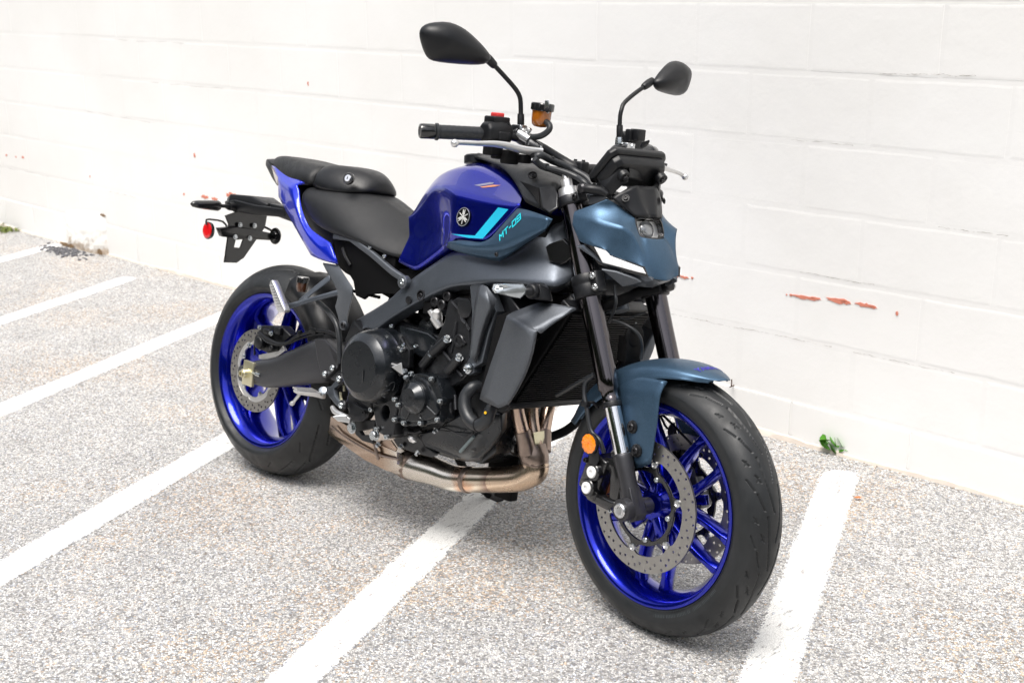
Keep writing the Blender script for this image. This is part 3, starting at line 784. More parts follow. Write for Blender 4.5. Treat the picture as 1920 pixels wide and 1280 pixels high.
def tyre_mesh(Ro, hw, cr, rb, bw, pitches, grooves, nth=1200, nu=56):
    """tyre with tread grooves pressed into its surface. Profile: bead radius rb half width bw; crown radius Ro."""
    import numpy as np
    prof = []
    # sidewall from bead to shoulder, then crown arc; u = crown coordinate (-1..1), nan on the sidewall
    prof.append((rb - .004, bw - .004, 2)); prof.append((rb + .002, bw + .001, 2))
    A = R(72)
    ycr = cr * math.sin(A)
    sc = hw / ycr * 1.0
    for t in (.25, .5, .75, .92):
        rs = Ro - cr * (1 - math.cos(A)); prof.append((rb + (rs - rb) * t, bw + (hw - bw) * (math.sin(t * math.pi / 2)) ** .9 + .0015 * math.sin(t * math.pi), 2))
    m_ = nu
    for i in range(m_ + 1):
        a = A - 2 * A * i / m_
        prof.append((Ro - cr * (1 - math.cos(a)), hw * math.sin(a) / math.sin(A), a / A))
    half = prof[:6]
    prof += [(r_, -y_, -2) for r_, y_, _ in half[::-1]]
    prof = np.array(prof)
    npf = len(prof)
    th = np.arange(nth) / nth * 2 * np.pi
    TH_, I = np.meshgrid(th, np.arange(npf), indexing='ij')
    r_ = prof[I, 0]; y = prof[I, 1]; u = prof[I, 2]
    dep = np.zeros_like(r_)
    P = 2 * np.pi / pitches
    arc = Ro * P      # metres per pitch
    uw = cr * A * 1.0 # metres per unit of u
    for side in (-1, 1):
        ph = (TH_ / P + (0 if side > 0 else .5)) % 1.0
        for (pts, wd, dp) in grooves:
            for a, b in zip(pts, pts[1:]):
                for sh in (-2, -1, 0, 1, 2):
                    ax_, ay_ = (a[0] + sh) * arc, a[1] * uw; bx_, by_ = (b[0] + sh) * arc, b[1] * uw
                    px, py = ph * arc, u * side * uw
                    dx, dy = bx_ - ax_, by_ - ay_
                    t = np.clip(((px - ax_) * dx + (py - ay_) * dy) / (dx * dx + dy * dy), 0, 1)
                    dd = np.hypot(px - ax_ - t * dx, py - ay_ - t * dy)
                    dep = np.maximum(dep, np.where((np.abs(u) <= 1.0), dp * np.clip((wd - dd) / (wd * .45), 0, 1), 0))
    r_ = r_ - dep
    X = r_ * np.cos(TH_); Z = r_ * np.sin(TH_)
    V = np.stack([X, y, Z], -1).reshape(-1, 3)
    i0 = (np.arange(nth)[:, None] * npf + np.arange(npf - 1)[None]).ravel(); i1 = ((np.arange(nth)[:, None] + 1) % nth * npf + np.arange(npf - 1)[None]).ravel()
    F = np.stack([i0, i0 + 1, i1 + 1, i1], -1)
    return V, F
def tyre_obj(name, c, args, parent, Mx):
    V, F = tyre_mesh(*args)
    me = bpy.data.meshes.new(name)
    me.vertices.add(len(V)); me.vertices.foreach_set('co', V.ravel())
    me.loops.add(F.size); me.loops.foreach_set('vertex_index', F.ravel().astype('int32'))
    me.polygons.add(len(F)); me.polygons.foreach_set('loop_start', list(range(0, F.size, 4))); me.update(calc_edges=True); me.validate()
    me.polygons.foreach_set('use_smooth', [True] * len(me.polygons))
    me.materials.append(M_rubber)
    o = bpy.data.objects.new(name, me); COL.objects.link(o); o.parent = parent
    o.matrix_local = Mx @ Matrix.Translation(c)
    return o
def rot_y(a): return Matrix.Rotation(-a, 4, 'Y')   # angle measured from +x towards +z
def pol(r, a, y=0): return Vector((r * math.cos(R(a)), y, r * math.sin(R(a))))

def wheel(c, Mx, w, ro, ph0, front):
    """rim with hub and spokes; w = rim half width"""
    c = Vector(c)
    T = Mx @ Matrix.Translation(c)
    e = .0
    prof = [(ro, w), (ro + .001, w - .004), (ro - .010, w - .006), (ro - .014, w - .016), (ro - .020, w - .024), (ro - .026, 0), (ro - .020, -w + .024), (ro - .014, -w + .016), (ro - .010, -w + .006), (ro + .001, -w + .004), (ro, -w),
            (ro - .006, -w), (ro - .012, -w + .003), (ro - .017, -w + .012), (ro - .026, -w + .024), (ro - .033, -.012), (ro - .033, .012), (ro - .026, w - .024), (ro - .017, w - .012), (ro - .012, w - .003), (ro - .006, w), (ro, w)]
    rim = mk('front_wheel' if front else 'rear_wheel', lathe(prof, (0, 0, 0), (0, 1, 0), 120, (1, 0, 0)), M_blue2, moto, ang=50)
    rim.matrix_local = T
    hubw = .052 if front else .075
    hub = mk('hub', [lathe([(.022, -hubw), (.034, -hubw), (.036, -hubw + .008), (.036, hubw - .008), (.034, hubw), (.022, hubw)], (0, 0, 0), (0, 1, 0), 40)], M_blue2, rim)
    # five hub arms
    for k_ in range(5):
        a = ph0 + 36 + 72 * k_
        if front:
            for sd in (-1, 1):
                A = [pol(.030, a - 22, sd * .052), pol(.030, a + 22, sd * .052), pol(.076, a + 9, sd * .058), pol(.076, a - 9, sd * .058)]
                B_ = [q + Vector((0, -sd * .014, 0)) for q in A]
                mk('hub_arm', loft([A, B_]), M_blue2, rim, bev=.002)
    me = None
    for k_ in range(10):
        a = ph0 + 72 * (k_ // 2)
        s = -1 if k_ % 2 else 1
        ai, ao = s * 24, s * 10.5
        n = 7; rings = []
        r0, r1 = .030, ro - .028
        for i in range(n):
            t = i / (n - 1)
            rr = r0 + (r1 - r0) * t
            an = ai * (1 - t) + ao * t
            wd = .0125 - .0035 * t + (.008 * max(0, (t - .85) / .15) ** 2); dp = (.026 - .010 * t) if front else (.034 - .014 * t)
            q = pol(rr, an); tn = pol(1, an + 90)
            yo = 0
            rings.append([q + tn * wd * .55 + Vector((0, -dp, 0)), q + tn * wd + Vector((0, -dp * .35, 0)), q + tn * wd + Vector((0, dp * .35, 0)), q + tn * wd * .55 + Vector((0, dp, 0)),
                          q - tn * wd * .55 + Vector((0, dp, 0)), q - tn * wd + Vector((0, dp * .35, 0)), q - tn * wd + Vector((0, -dp * .35, 0)), q - tn * wd * .55 + Vector((0, -dp, 0))])
        o = mk('spoke', loft(rings), M_blue2, rim, bev=.0018)
        o.matrix_local = rot_y(R(a))
    return rim, T

def disc_parts(ro, ri, y, th, nb, ba, rings, phase):
    loops = [[(ro * math.cos(R(a * 3)), ro * math.sin(R(a * 3))) for a in range(120)]]
    inner = []
    for a in range(120):
        t = a * 3
        lob = max(0, math.cos(R((t - ba) * nb))) ** 6
        inner.append(((ri - .007 * lob) * math.cos(R(t)), (ri - .007 * lob) * math.sin(R(t))))
    loops.append(inner)
    for (rr, n, off, hr) in rings:
        for i in range(n):
            t = 360 * i / n + off
            cx, cy = rr * math.cos(R(t)), rr * math.sin(R(t))
            loops.append([(cx + hr * math.cos(R(q * 45)), cy + hr * math.sin(R(q * 45))) for q in range(8)])
    V, F = curve_mesh(loops, th, 0)
    return [Vector((v.x, y - v.z * 1.0 - th, v.y)) for v in V], F

# ---- front wheel
FK = MK.copy()
fw, FT = wheel(AXF, FK, .056, .230, 51, True)
front_grooves = [
    ([(.0, .04), (.28, .14), (.58, .22), (.95, .27)], .0022, .005),
    ([(.05, .34), (.20, .44), (.34, .50)], .0021, .005),
    ([(.52, .35), (.66, .46)], .0019, .0045), ([(.54, .45), (.62, .38)], .0012, .003),
    ([(.40, .57), (.62, .73)], .0018, .0045),
    ([(.84, .55), (.96, .66)], .0017, .0045), ([(.86, .64), (.93, .58)], .0011, .003)]
tyre_obj('tyre', (0, 0, 0), (.300, .060, .058, .231, .054, 15, front_grooves, 1500, 96), fw, Matrix())
def sidewall_marks(parent, Ro, hw, cr, rb, bw, spans):
    A = R(72); rs = Ro - cr * (1 - math.cos(A))
    V, F = [], []
    def sp(t, a, lift):
        return pol(rb + (rs - rb) * t, a, -(bw + (hw - bw) * (math.sin(t * math.pi / 2)) ** .9 + .0015 * math.sin(t * math.pi)) - lift)
    for a0, a1, st in spans:
        a = a0; i = 0
        while a < a1:
            w = st * (.34 if i % 7 else .12)
            o = len(V)
            for t, da in ((.34, 0), (.34, w), (.58, w + st * .3), (.58, st * .3)):
                V.append(sp(t, a + da, .0007))
            F.append([o, o + 1, o + 2, o + 3]); a += st; i += 1
    m_ = mk('sidewall_marking', (V, F), mat('raised rubber', (.045, .055, .06), .5), parent, smooth=False); m_['kind'] = 'stuff'
    mk('sidewall_ring', [lathe([(rb + (rs - rb) * t, 0 - (bw + (hw - bw) * (math.sin(t * math.pi / 2)) ** .9 + .0015 * math.sin(t * math.pi)) - l_) for t, l_ in ((.10, -.001), (.12, .0008), (.16, .0008), (.18, -.001))], (0, 0, 0), (0, 1, 0), 160, (1, 0, 0), False)], M_rubber, parent)
sidewall_marks(fw, .300, .060, .058, .231, .054, [(-78, -52, 1.1), (-50, -30, 1.0), (100, 130, 1.1)])
dr = [(.143, 24, 0, .0024), (.135, 24, 6, .0024), (.127, 24, 12, .0024), (.119, 24, 18 - 6, .0024)]
for sd in (-1, 1):
    d = disc_parts(.149, .112, 0, .005, 6, 79.6, [(.1435, 18, 0, .0032), (.1370, 18, 7, .0032), (.1300, 18, 13, .0032), (.1230, 18, 3, .0032)], 0)
    yy = -.071 if sd < 0 else .066
    mk('brake_disc', ([v + Vector((0, yy, 0)) for v in d[0]], d[1]), M_disc, fw, smooth=False)
    # black carrier
    outer, inner = [], []
    for a in range(120):
        t = a * 3
        lob = max(0, math.cos(R((t - 79.6) * 6))) ** 4
        outer.append(((.088 + .016 * lob) * math.cos(R(t)), (.088 + .016 * lob) * math.sin(R(t))))
        lob2 = max(0, math.cos(R((t - 67) * 5))) ** 4
        inner.append(((.079 - .013 * lob2) * math.cos(R(t)), (.079 - .013 * lob2) * math.sin(R(t))))
    V, F = curve_mesh([outer, inner], .006, .001)
    mk('disc_carrier', ([Vector((v.x, yy + .001 - v.z - .006, v.y)) for v in V], F), M_gloss, fw)
    for q in range(6):
        p_ = pol(.101, 79.6 + 60 * q, yy - .004 * 1)
        mk('disc_button', [lathe([(.0085, -.001), (.0085, .0035), (.006, .0045), (.0045, .003), (.0045, .002)], p_, (0, sd if sd < 0 else 1, 0), 16)], M_alu, fw)
    for q in range(5):
        bolt(fw, pol(.074, 67 + 72 * q, yy + sd * .003), .0062, .006, (0, sd, 0), M_bolt, kind='cap')
# ---- rear wheel
rwh, RT = wheel(AXR, Matrix(), .079, .230, 76, False)
rear_grooves = [
    ([(.05, .30), (.25, .42), (.52, .52), (.85, .60)], .0028, .005),
    ([(.52, .20), (.78, .30), (1.02, .36)], .0022, .004),
    ([(.15, .66), (.33, .80)], .0022, .004)]
tyre_obj('tyre', (0, 0, 0), (.317, .092, .094, .231, .078, 11, rear_grooves, 1200, 90), rwh, Matrix())
d = disc_parts(.1225, .093, 0, .005, 5, 40, [(.117, 20, 0, .0034), (.110, 20, 9, .0034), (.1025, 20, 3, .0034)], 0)
mk('brake_disc', ([v + Vector((0, -.104, 0)) for v in d[0]], d[1]), M_disc, rwh, smooth=False)
outer = [((.094 + .006 * max(0, math.cos(R((a * 3 - 40) * 5))) ** 4) * math.cos(R(a * 3)), (.094 + .006 * max(0, math.cos(R((a * 3 - 40) * 5))) ** 4) * math.sin(R(a * 3))) for a in range(120)]
inner = [((.078 - .012 * max(0, math.cos(R((a * 3 - 10) * 5))) ** 4) * math.cos(R(a * 3)), (.078 - .012 * max(0, math.cos(R((a * 3 - 10) * 5))) ** 4) * math.sin(R(a * 3))) for a in range(120)]
V, F = curve_mesh([outer, inner], .005, .001)
mk('disc_carrier', ([Vector((v.x, -.103 - v.z - .005, v.y)) for v in V], F), M_silver, rwh)
for q in range(5):
    bolt(rwh, pol(.072, 10 + 72 * q, -.106), .006, .005, (0, -1, 0), M_bolt)
mk('sprocket', [([Vector((v[0], v[1], v[2])) for v in lathe([(.05, .105), (.105, .105), (.108, .108), (.105, .111), (.05, .111)], (0, 0, 0), (0, 1, 0), 48)[0]], lathe([(.05, .105), (.105, .105), (.108, .108), (.105, .111), (.05, .111)], (0, 0, 0), (0, 1, 0), 48)[1])], M_boltk, rwh)

# ================================================================== FRONT END (fork frame, k=True)
def fp(s, y=0, dx=0.0):   # point on the fork leg axis, s metres above the axle; dx forward offset square to the leg
    f_ = Vector((math.cos(R(24.7)), 0, math.sin(R(24.7))))
    return AXF + UST * s + Vector((0, y, 0)) + f_ * dx
SPR = .109
for sd in (-1, 1):
    y = sd * SPR
    o = fp(0, y)
    leg = mk('fork_leg', [lathe([(.0195, .232), (.0205, .236), (.0205, .246), (.0190, .249), (.0190, .262), (.0235, .268), (.0245, .29), (.0250, .40), (.0262, .47), (.0250, .53), (.0240, .58), (.0240, .70)], o, UST, 40)], M_tube, moto, k=True, ang=40)
    mk('fork_slider', [lathe([(.0182, .09), (.0182, .24)], o, UST, 32)], M_chrome, leg, k=True)
    mk('dust_seal', [lathe([(.0185, .226), (.0215, .228), (.0215, .236), (.020, .240)], o, UST, 32)], M_black, leg, k=True)
    mk('fork_foot', [lathe([(.0185, .122), (.0215, .119), (.0225, .11), (.0200, .07), (.0200, .02), (.0200, -.01)], o, UST, 28),
                     loft([[fp(.045, y + a * .016, b * .017) for a, b in ((-1, -1), (1, -1), (1, 1), (-1, 1))], [fp(.015, y + a * .018, b * .019) for a, b in ((-1, -1), (1, -1), (1, 1), (-1, 1))],
                           [fp(-.018, y + a * .018, b * .021) for a, b in ((-1, -1), (1, -1), (1, 1), (-1, 1))], [fp(-.029, y + a * .015, b * .012) for a, b in ((-1, -1), (1, -1), (1, 1), (-1, 1))]])], M_foot, leg, k=True, bev=.004, seg=3)
    mk('axle_boss', [lathe([(.0, .0), (.024, .0), (.0255, .004), (.0255, .02)], Vector((AXF.x, y + sd * .040, AXF.z)), (0, -sd, 0), 28)], M_foot, leg, k=True)
    mk('axle_spacer', [lathe([(.019, .02), (.019, .048)], Vector((AXF.x, y - sd * .0, AXF.z)), (0, -sd, 0), 24)], M_foot, leg, k=True)
    if sd < 0:
        mk('axle', [lathe([(.0165, 0), (.0165, .006), (.014, .0085), (.0100, .0085)], Vector((AXF.x, y - .038, AXF.z)), (0, -1, 0), 28), lathe([(.0100, .0085), (.0100, -.003), (0, -.003)], Vector((AXF.x, y - .038, AXF.z)), (0, -1, 0), 6)], M_alu, leg, k=True)
        bolt(leg, fp(-.026, y - .026, .0), .005, .004, (0, -1, 0), M_bolt, k=True)
    mk('fork_cap', [lathe([(.024, .700), (.0245, .722), (.0235, .727), (.0225, .733), (.0225, .737), (.0135, .739), (.0135, .757), (.012, .759), (.0075, .760), (.007, .771), (0, .772)], o, UST, 28)], M_silver if sd < 0 else M_alu, leg, k=True, ang=30)
    # clamps
    mk('lower_clamp', [lathe([(.0255, .476), (.033, .478), (.0345, .482), (.0345, .505), (.0335, .508), (.0345, .511), (.0345, .526), (.0325, .530), (.0255, .532)], o, UST, 40),
                       box(fp(.505, y - sd * .003, .0), (.0, .0, .0))], M_black, leg, k=True)
    f_ = Vector((math.cos(R(24.7)), 0, math.sin(R(24.7))))
    ear = mk('clamp_ear', [box(fp(.505, y + sd * .004, .034), (.030, .030, .050), (f_, Vector((0, 1, 0)), UST))], M_black, leg, k=True, bev=.006, seg=3)
    for s in (.492, .518): bolt(leg, fp(s, y + sd * .019, .041), .0078, .006, (0, sd, 0), M_alu, k=True, kind='cap')
    mk('upper_clamp', [lathe([(.0245, .694), (.0295, .695), (.0305, .699), (.0305, .714), (.0295, .717), (.0245, .718)], o, UST, 36), box(fp(.706, y + sd * .0, .028), (.026, .030, .022), (f_, Vector((0, 1, 0)), UST))], M_engine, leg, k=True, bev=.0025)
    bolt(leg, fp(.706, y + sd * .016, .033), .0068, .005, (0, sd, 0), M_boltk, k=True, kind='cap')
f_ = Vector((math.cos(R(24.7)), 0, math.sin(R(24.7))))
def yoke(s, th, wid, back):
    return prism([fp(s, -wid, .018), fp(s, -.05, .0), fp(s, .05, .0), fp(s, wid, .018), fp(s, wid, -.03), fp(s, .04, -back), fp(s, -.04, -back), fp(s, -wid, -.03)], UST * th)
mk('steering_yoke', [yoke(.482, .040, SPR, .062), yoke(.697, .020, SPR, .060)], M_engine, moto, k=True, bev=.004)
mk('steering_stem', [lathe([(.030, .45), (.030, .70), (.024, .705), (.024, .735), (.018, .74), (0, .74)], fp(0, 0, -.030), UST, 30)], M_frame, moto, k=True)

# ---- fender
cg = {}
for i, (a, rc) in enumerate(((67, .335), (78, .334), (90, .330), (104, .327), (118, .325), (132, .323), (146, .322), (158, .323))):
    q = pol(rc, a) + AXF; cg['c%d' % i] = tuple(q)
    q = pol(rc - (.004 if i else .006), a + (1 if i == 0 else 0)) + AXF; cg['m%d' % i] = (q.x, -.040 if i else -.018, q.z)
    q = pol(rc - (.016 if i else .010), a + (3 if i == 0 else 0)) + AXF; cg['n%d' % i] = (q.x, (-.030, -.062, -.070, -.074, -.074, -.070, -.062, -.040)[i], q.z)
    q = pol(rc - (.020, .030, .040, .056, .060, .056, .045, .025)[i], a + (3 if i == 0 else 0)) + AXF; cg['e%d' % i] = (q.x, (-.030, -.066, -.077, -.083, -.083, -.076, -.066, -.042)[i], q.z)
fc = ''.join('c%d m%d m%d c%d;m%d n%d n%d m%d;n%d e%d e%d n%d;' % (i, i, i + 1, i + 1, i, i, i + 1, i + 1, i, i, i + 1, i + 1) for i in range(7))
fend = cage('front_fender', cg, fc, M_slate, moto, k=True, mirror=True, crease='n0-n1-n2-n3-n4-n5-n6-n7:.35,e0-e1-e2-e3-e4-e5-e6-e7:.8', sub=2, solid=.0035)
for sd in (-1, 1):
    lg = dict(a=(1.317,-0.084,0.5411), b=(1.386,-0.091,0.5476), c=(1.448,-0.088,0.561), d=(1.454,-0.091,0.518), e=(1.454,-0.093,0.4578), f=(1.451,-0.093,0.4019), g=(1.409,-0.094,0.3788), h=(1.373,-0.092,0.4327), i=(1.33,-0.088,0.4984), j=(1.399,-0.096,0.5212), k=(1.421,-0.098,0.4499),
              a2=(1.327,-0.076,0.572), b2=(1.383,-0.079,0.5839), c2=(1.459,-0.076,0.5898))
    if sd > 0: lg = {q: (v[0], -v[1], v[2]) for q, v in lg.items()}
    cage('fender_side', lg, 'a b j i;b c d j;i j k h;j d e k;h k f g;k e f;a2 b2 b a;b2 c2 c b', M_slate, fend, k=True, crease='a-b-c:.9,c-d-e-f-g-h-i-a:.7,a2-b2-c2-c:.6', sub=2, solid=.004, soff=-1 if sd < 0 else 1)
    for q in (((1.388,-0.102,0.4718), (1.409,-0.103,0.4233)) if sd < 0 else ()):
        mk('bolt_boss', [lathe([(.0125, 0), (.0145, -.001), (.0155, -.006), (.0135, .0005), (.0115, -.0015), (.0, -.0015)][::1], Vector(q) + Vector((0, .004, 0)), (0, -1, 0), 24)], M_black, fend, k=True)
        bolt(fend, Vector(q) + Vector((0, .004, 0)), .0085, .005, (0, -1, 0), M_boltk, k=True, kind='cap')
tx = text_mesh('YAMAHA', .0225, (1.506,-0.038,0.6092), (0, 1, 0), (-1, 0, .25), shear=.1, bold=.0006)
tx = ([MK @ v for v in tx[0]], tx[1])
mk('lettering', [drape(tx, fend, d=MK.to_3x3() @ Vector((-.25, 0, -1)), off=.0007, cut=.01)], M_violet, fend)

# ---- front brake caliper, reflector, hoses
cal = None
for sd in (-1, 1):
    def my(q): return Vector((q[0], -sd * q[1], q[2]))
    c0 = my((1.321,-0.118,0.3398)); 
    t1 = (Vector((1.314,-0.13,0.3175)) - Vector((1.325,-0.13,0.3567))).normalized(); t1 = Vector((t1.x, 0, t1.z)).normalized(); n1 = Vector((t1.z, 0, -t1.x))
    body = [box(c0 + Vector((0, -sd * .020, 0)), (.105, .062, .040), (t1, Vector((0, 1, 0)), n1)), box(c0 + n1 * .022 + Vector((0, -sd * .006, 0)), (.082, .036, .034), (t1, Vector((0, 1, 0)), n1)),
            prism([my((1.29,-0.125,0.3026)), my((1.35,-0.125,0.3051)), my((1.389,-0.125,0.3022)), my((1.367,-0.125,0.2764)), my((1.299,-0.125,0.2832))], (0, -sd * .03, 0)),
            prism([my((1.318,-0.122,0.3878)), my((1.374,-0.118,0.3998)), my((1.397,-0.118,0.3796)), my((1.389,-0.118,0.3012)), my((1.36,-0.118,0.2976)), my((1.359,-0.122,0.3605))], (0, -sd * .022, 0))]
    cal = mk('brake_caliper', body, M_gloss, moto, k=True, bev=.006, seg=3)
    for q in ((1.325,-0.13,0.3567), (1.314,-0.13,0.3175)):
        mk('piston_cap', [lathe([(.0205, -.012), (.0205, .004), (.0185, .006)], my(q) + Vector((0, sd * .006, 0)), (0, sd, 0), 30)], M_gloss, cal, k=True)
        mk('piston_plug', [lathe([(.0135, .004), (.0135, .009), (.012, .0105), (.0055, .0105), (.005, .008), (0, .008)], my(q) + Vector((0, sd * .006, 0)), (0, sd, 0), 30)], M_white, cal, k=True)
    mk('brake_pad', [prism([my((1.337,-0.095,0.3636)), my((1.346,-0.095,0.3624)), my((1.34,-0.095,0.3085)), my((1.327,-0.095,0.2997)), my((1.326,-0.095,0.3288))], (0, -sd * .012, 0))], M_pad, cal, k=True)
    bolt(cal, my((1.29,-0.126,0.3747)), .006, .008, (0, sd, 0), M_boltk, k=True, kind='cap')
    bolt(cal, my((1.364,-0.105,0.2752)), .006, .008, (0, sd, 0), M_bolt, k=True, kind='cap')
    rc = my((1.312,-0.142,0.4194))
    mk('reflector_bracket', [prism([rc + Vector((.02, 0, .0)), rc + Vector((.03, 0, -.03)), rc + Vector((.02, 0, -.055)), rc + Vector((.0, 0, -.05)), rc + Vector((-.005, 0, 0))], (0, -sd * .004, 0))], M_black, cal, k=True, bev=.001)
    rf = mk('front_reflector', [lathe([(.0, -.003), (.0235, -.003), (.0245, 0), (.0245, .005), (.0225, .0065)], rc, (0, sd, 0), 40)], M_black, moto, k=True)
    V, F = [], []
    N = 12
    for j, (r_, h) in enumerate(((.0, .0075), (.0075, .0085), (.015, .0083), (.022, .0062))):
        for i in range(N * 4):
            a = 2 * math.pi * i / (N * 4)
            hh = h + (.0006 if (i // 2 + j) % 2 else 0)
            V.append(rc + Vector((r_ * math.cos(a), sd * hh, r_ * math.sin(a))))
    for j in range(3):
        for i in range(N * 4): F.append([j * 48 + i, j * 48 + (i + 1) % 48, (j + 1) * 48 + (i + 1) % 48, (j + 1) * 48 + i])
    mk('reflector_lens', (V, F), M_orange, rf, k=True, smooth=False)
mk('brake_hose', [loop_tube([(1.144,-0.1,0.4895), (1.274,-0.118,0.5669), (1.259,-0.124,0.5468), (1.262,-0.128,0.5201), (1.276,-0.13,0.4921), (1.297,-0.13,0.4452), (1.325,-0.128,0.4286), (1.336,-0.122,0.4021)], .0052, 10, 6)], M_hose, moto, k=True)
mk('hose_clip', [box((1.272,-0.13,0.4999), (.018, .016, .012)), loop_tube([(1.272,-0.13,0.4999), (1.28,-0.115,0.5041), (1.282,-0.1,0.4912)], .004, 8, 3)], M_black, moto, k=True, bev=.002)
mk('speed_sensor_cable', [loop_tube([(1.492,0.03,0.4206), (1.372,0.02,0.4854), (1.37,0.03,0.4644), (1.363,0.05,0.4504)], .003, 8, 5)], M_black, moto, k=True)

# ---- headlight cowl
hc = dict(a=(1.148,-0.128,0.915), b=(1.199,-0.112,0.9369), c=(1.235,-0.092,0.9583), d=(1.24,-0.068,0.9483), e=(1.266,-0.049,0.93), f=(1.28,-0.045,0.9215), g=(1.285,-0.042,0.9048), h=(1.298,-0.041,0.8812),
          r1=(1.231,-0.119,0.9083), r2=(1.289,-0.091,0.9012), r3=(1.302,-0.074,0.8902), r4=(1.313,-0.059,0.8689), r5=(1.338,-0.051,0.8205),
          l1=(1.199,-0.13,0.856), l2=(1.236,-0.128,0.8525), l3=(1.266,-0.112,0.8478), l4=(1.27,-0.103,0.8376), l5=(1.301,-0.08,0.8283), l6=(1.336,-0.06,0.8188), l7=(1.344,-0.051,0.8007),
          m1=(1.171,-0.131,0.8911), h2=(1.31,-0.03,0.8805), h3=(1.312, 0, .878), k1=(1.344,-0.034,0.794), k2=(1.356, 0, .790), k3=(1.344, 0, .836), k4=(1.338,-0.045,0.8378))
cowl = cage('headlight_cowl', hc, 'a b r1;b c d r1;d e r2 r1;e f g r3 r2;g h r4 r3;a r1 l2 m1;m1 l2 l1;r1 r2 l4 l3 l2;r2 r3 l5 l4;r3 r4 r5 l6 l5;h h2 k4 r5 r4;h2 h3 k3 k4;r5 k4 k1 l7 l6;k4 k3 k2 k1', M_slate, moto, k=True, mirror=True,
            crease='a-b-c-d-e-f-g-h-h2-h3:.9,a-m1-l1-l2-l3-l4-l5-l6-l7-k1-k2:.95,a-r1:.9,r1-r2-r3:1,r3-r4:.9,r1-l2:.3,r4-r5:.5,r3-l5:.2', sub=3, solid=.004)
for sd in (-1, 1):
    def my(q): return Vector((q[0], -sd * q[1], q[2]))
    # light strip glass and its dark surround
    mk('light_strip_housing', [plate([my(q) for q in ((1.209,-0.124,0.8549), (1.263,-0.11,0.8498), (1.27,-0.102,0.8384), (1.337,-0.057,0.8198), (1.345,-0.049,0.7986), (1.323,-0.065,0.7988), (1.243,-0.108,0.81))], .006, out=(0, sd, 0))], M_gloss, cowl, k=True)
    gl = mk('light_strip', [plate([my(q) for q in ((1.241,-0.1245,0.8508), (1.265,-0.1125,0.8468), (1.275,-0.106,0.8346), (1.306,-0.084,0.8252), (1.337,-0.063,0.8169), (1.344,-0.058,0.8047), (1.326,-0.069,0.8067), (1.292,-0.093,0.8126), (1.26,-0.112,0.8176))], .006, bev=.0015, out=(0, sd, 0))], M_lens, moto, k=True)
    for q in range(3):
        t = .2 + q / 4
        a_ = my((1.266,-0.113,0.8421)).lerp(my((1.335,-0.065,0.8154)), t); b_ = my((1.266,-0.1085,0.8205)).lerp(my((1.34,-0.063,0.8078)), t)
        mk('lens_rib', [loop_tube([a_ + Vector((0, sd * .001, 0)), b_ + Vector((0, sd * .001, 0))], .0006, 6, 1)], M_lens, gl, k=True)
    mk('cowl_lower_trim', [plate([my(q) for q in ((1.2,-0.13,0.8554), (1.213,-0.128,0.8554), (1.257,-0.117,0.8143), (1.324,-0.07,0.799), (1.345,-0.051,0.798), (1.347,-0.035,0.7938), (1.335,-0.042,0.7849), (1.306,-0.08,0.7959), (1.261,-0.114,0.805))], .012, out=(0, sd, 0), bev=.002)], M_frame, cowl, k=True)
    mk('cowl_lower_fin', [plate([my(q) for q in ((1.262,-0.114,0.8034), (1.291,-0.098,0.8009), (1.327,-0.068,0.7902), (1.334,-0.06,0.7849), (1.312,-0.066,0.7749), (1.293,-0.074,0.7671))], .006, out=(0, sd, 0), bev=.0015)], M_grey, cowl, k=True)
mk('cowl_chin', [loft([[(1.349,-0.05,0.7976), (1.333,0,0.7873), ((1.349,-0.05,0.7976)[0], .05, (1.349,-0.05,0.7976)[2]), ((1.349,-0.05,0.7976)[0] - .05, .05, .788), ((1.349,-0.05,0.7976)[0] - .05, -.05, .788)],
                    [(1.30, -.035, .772), (1.315, 0, .768), (1.30, .035, .772), (1.26, .035, .765), (1.26, -.035, .765)]])], M_frame, cowl, k=True, bev=.003)
# projector lamp
L0 = Vector((1.288,0,0.9012))
nx = (Vector((1.307,0,0.8573)) - Vector((1.274,0,0.9295))); nx.y = 0; nx.normalize()      # down along the face
nf = Vector((-nx.z, 0, nx.x));
if nf.x < 0: nf = -nf
def lrect(w, h, dpt, c=L0, r_=.3, n=6):
    out = []
    for sx, sy in ((1, 1), (-1, 1), (-1, -1), (1, -1)):
        for i in range(n):
            a = math.pi / 2 * i / (n - 1) + {(1, 1): 0, (-1, 1): math.pi / 2, (-1, -1): math.pi, (1, -1): 1.5 * math.pi}[(sx, sy)]
            rad = min(w, h) * r_
            out.append(c + Vector((0, 1, 0)) * (sx * (w / 2 - rad) + rad * math.cos(a)) - nx * (sy * (h / 2 - rad) + rad * math.sin(a)) + nf * dpt)
    return out
lamp = mk('headlamp', [loft([lrect(.090, .052, -.004), lrect(.091, .054, .0), lrect(.083, .046, .001), lrect(.079, .041, -.022)], cap=False), loft([lrect(.082, .044, -.022), lrect(.082, .044, -.03)])], M_gloss, moto, k=True, ang=30)
mk('headlamp_reflector', [loft([lrect(.077, .040, -.014), lrect(.060, .036, -.026)])], M_silver, lamp, k=True)
mk('headlamp_lens', [lathe([(.0205, -.014), (.0205, -.009), (.0190, -.0075), (.0185, -.0090), (.0160, -.0065), (.010, -.0045), (.004, -.0038), (0, -.0037)], L0, nf, 32)], mat('projector glass', (.30, .31, .32), .06, .4, 1., .01), lamp, k=True)
gls = mat('cover glass', (1, 1, 1), .01, trans=1.0); gls.node_tree.nodes['Principled BSDF'].inputs['IOR'].default_value = 1.15
mk('headlamp_glass', [loft([lrect(.082, .044, -.003), lrect(.082, .044, -.0045)])], gls, lamp, k=True)
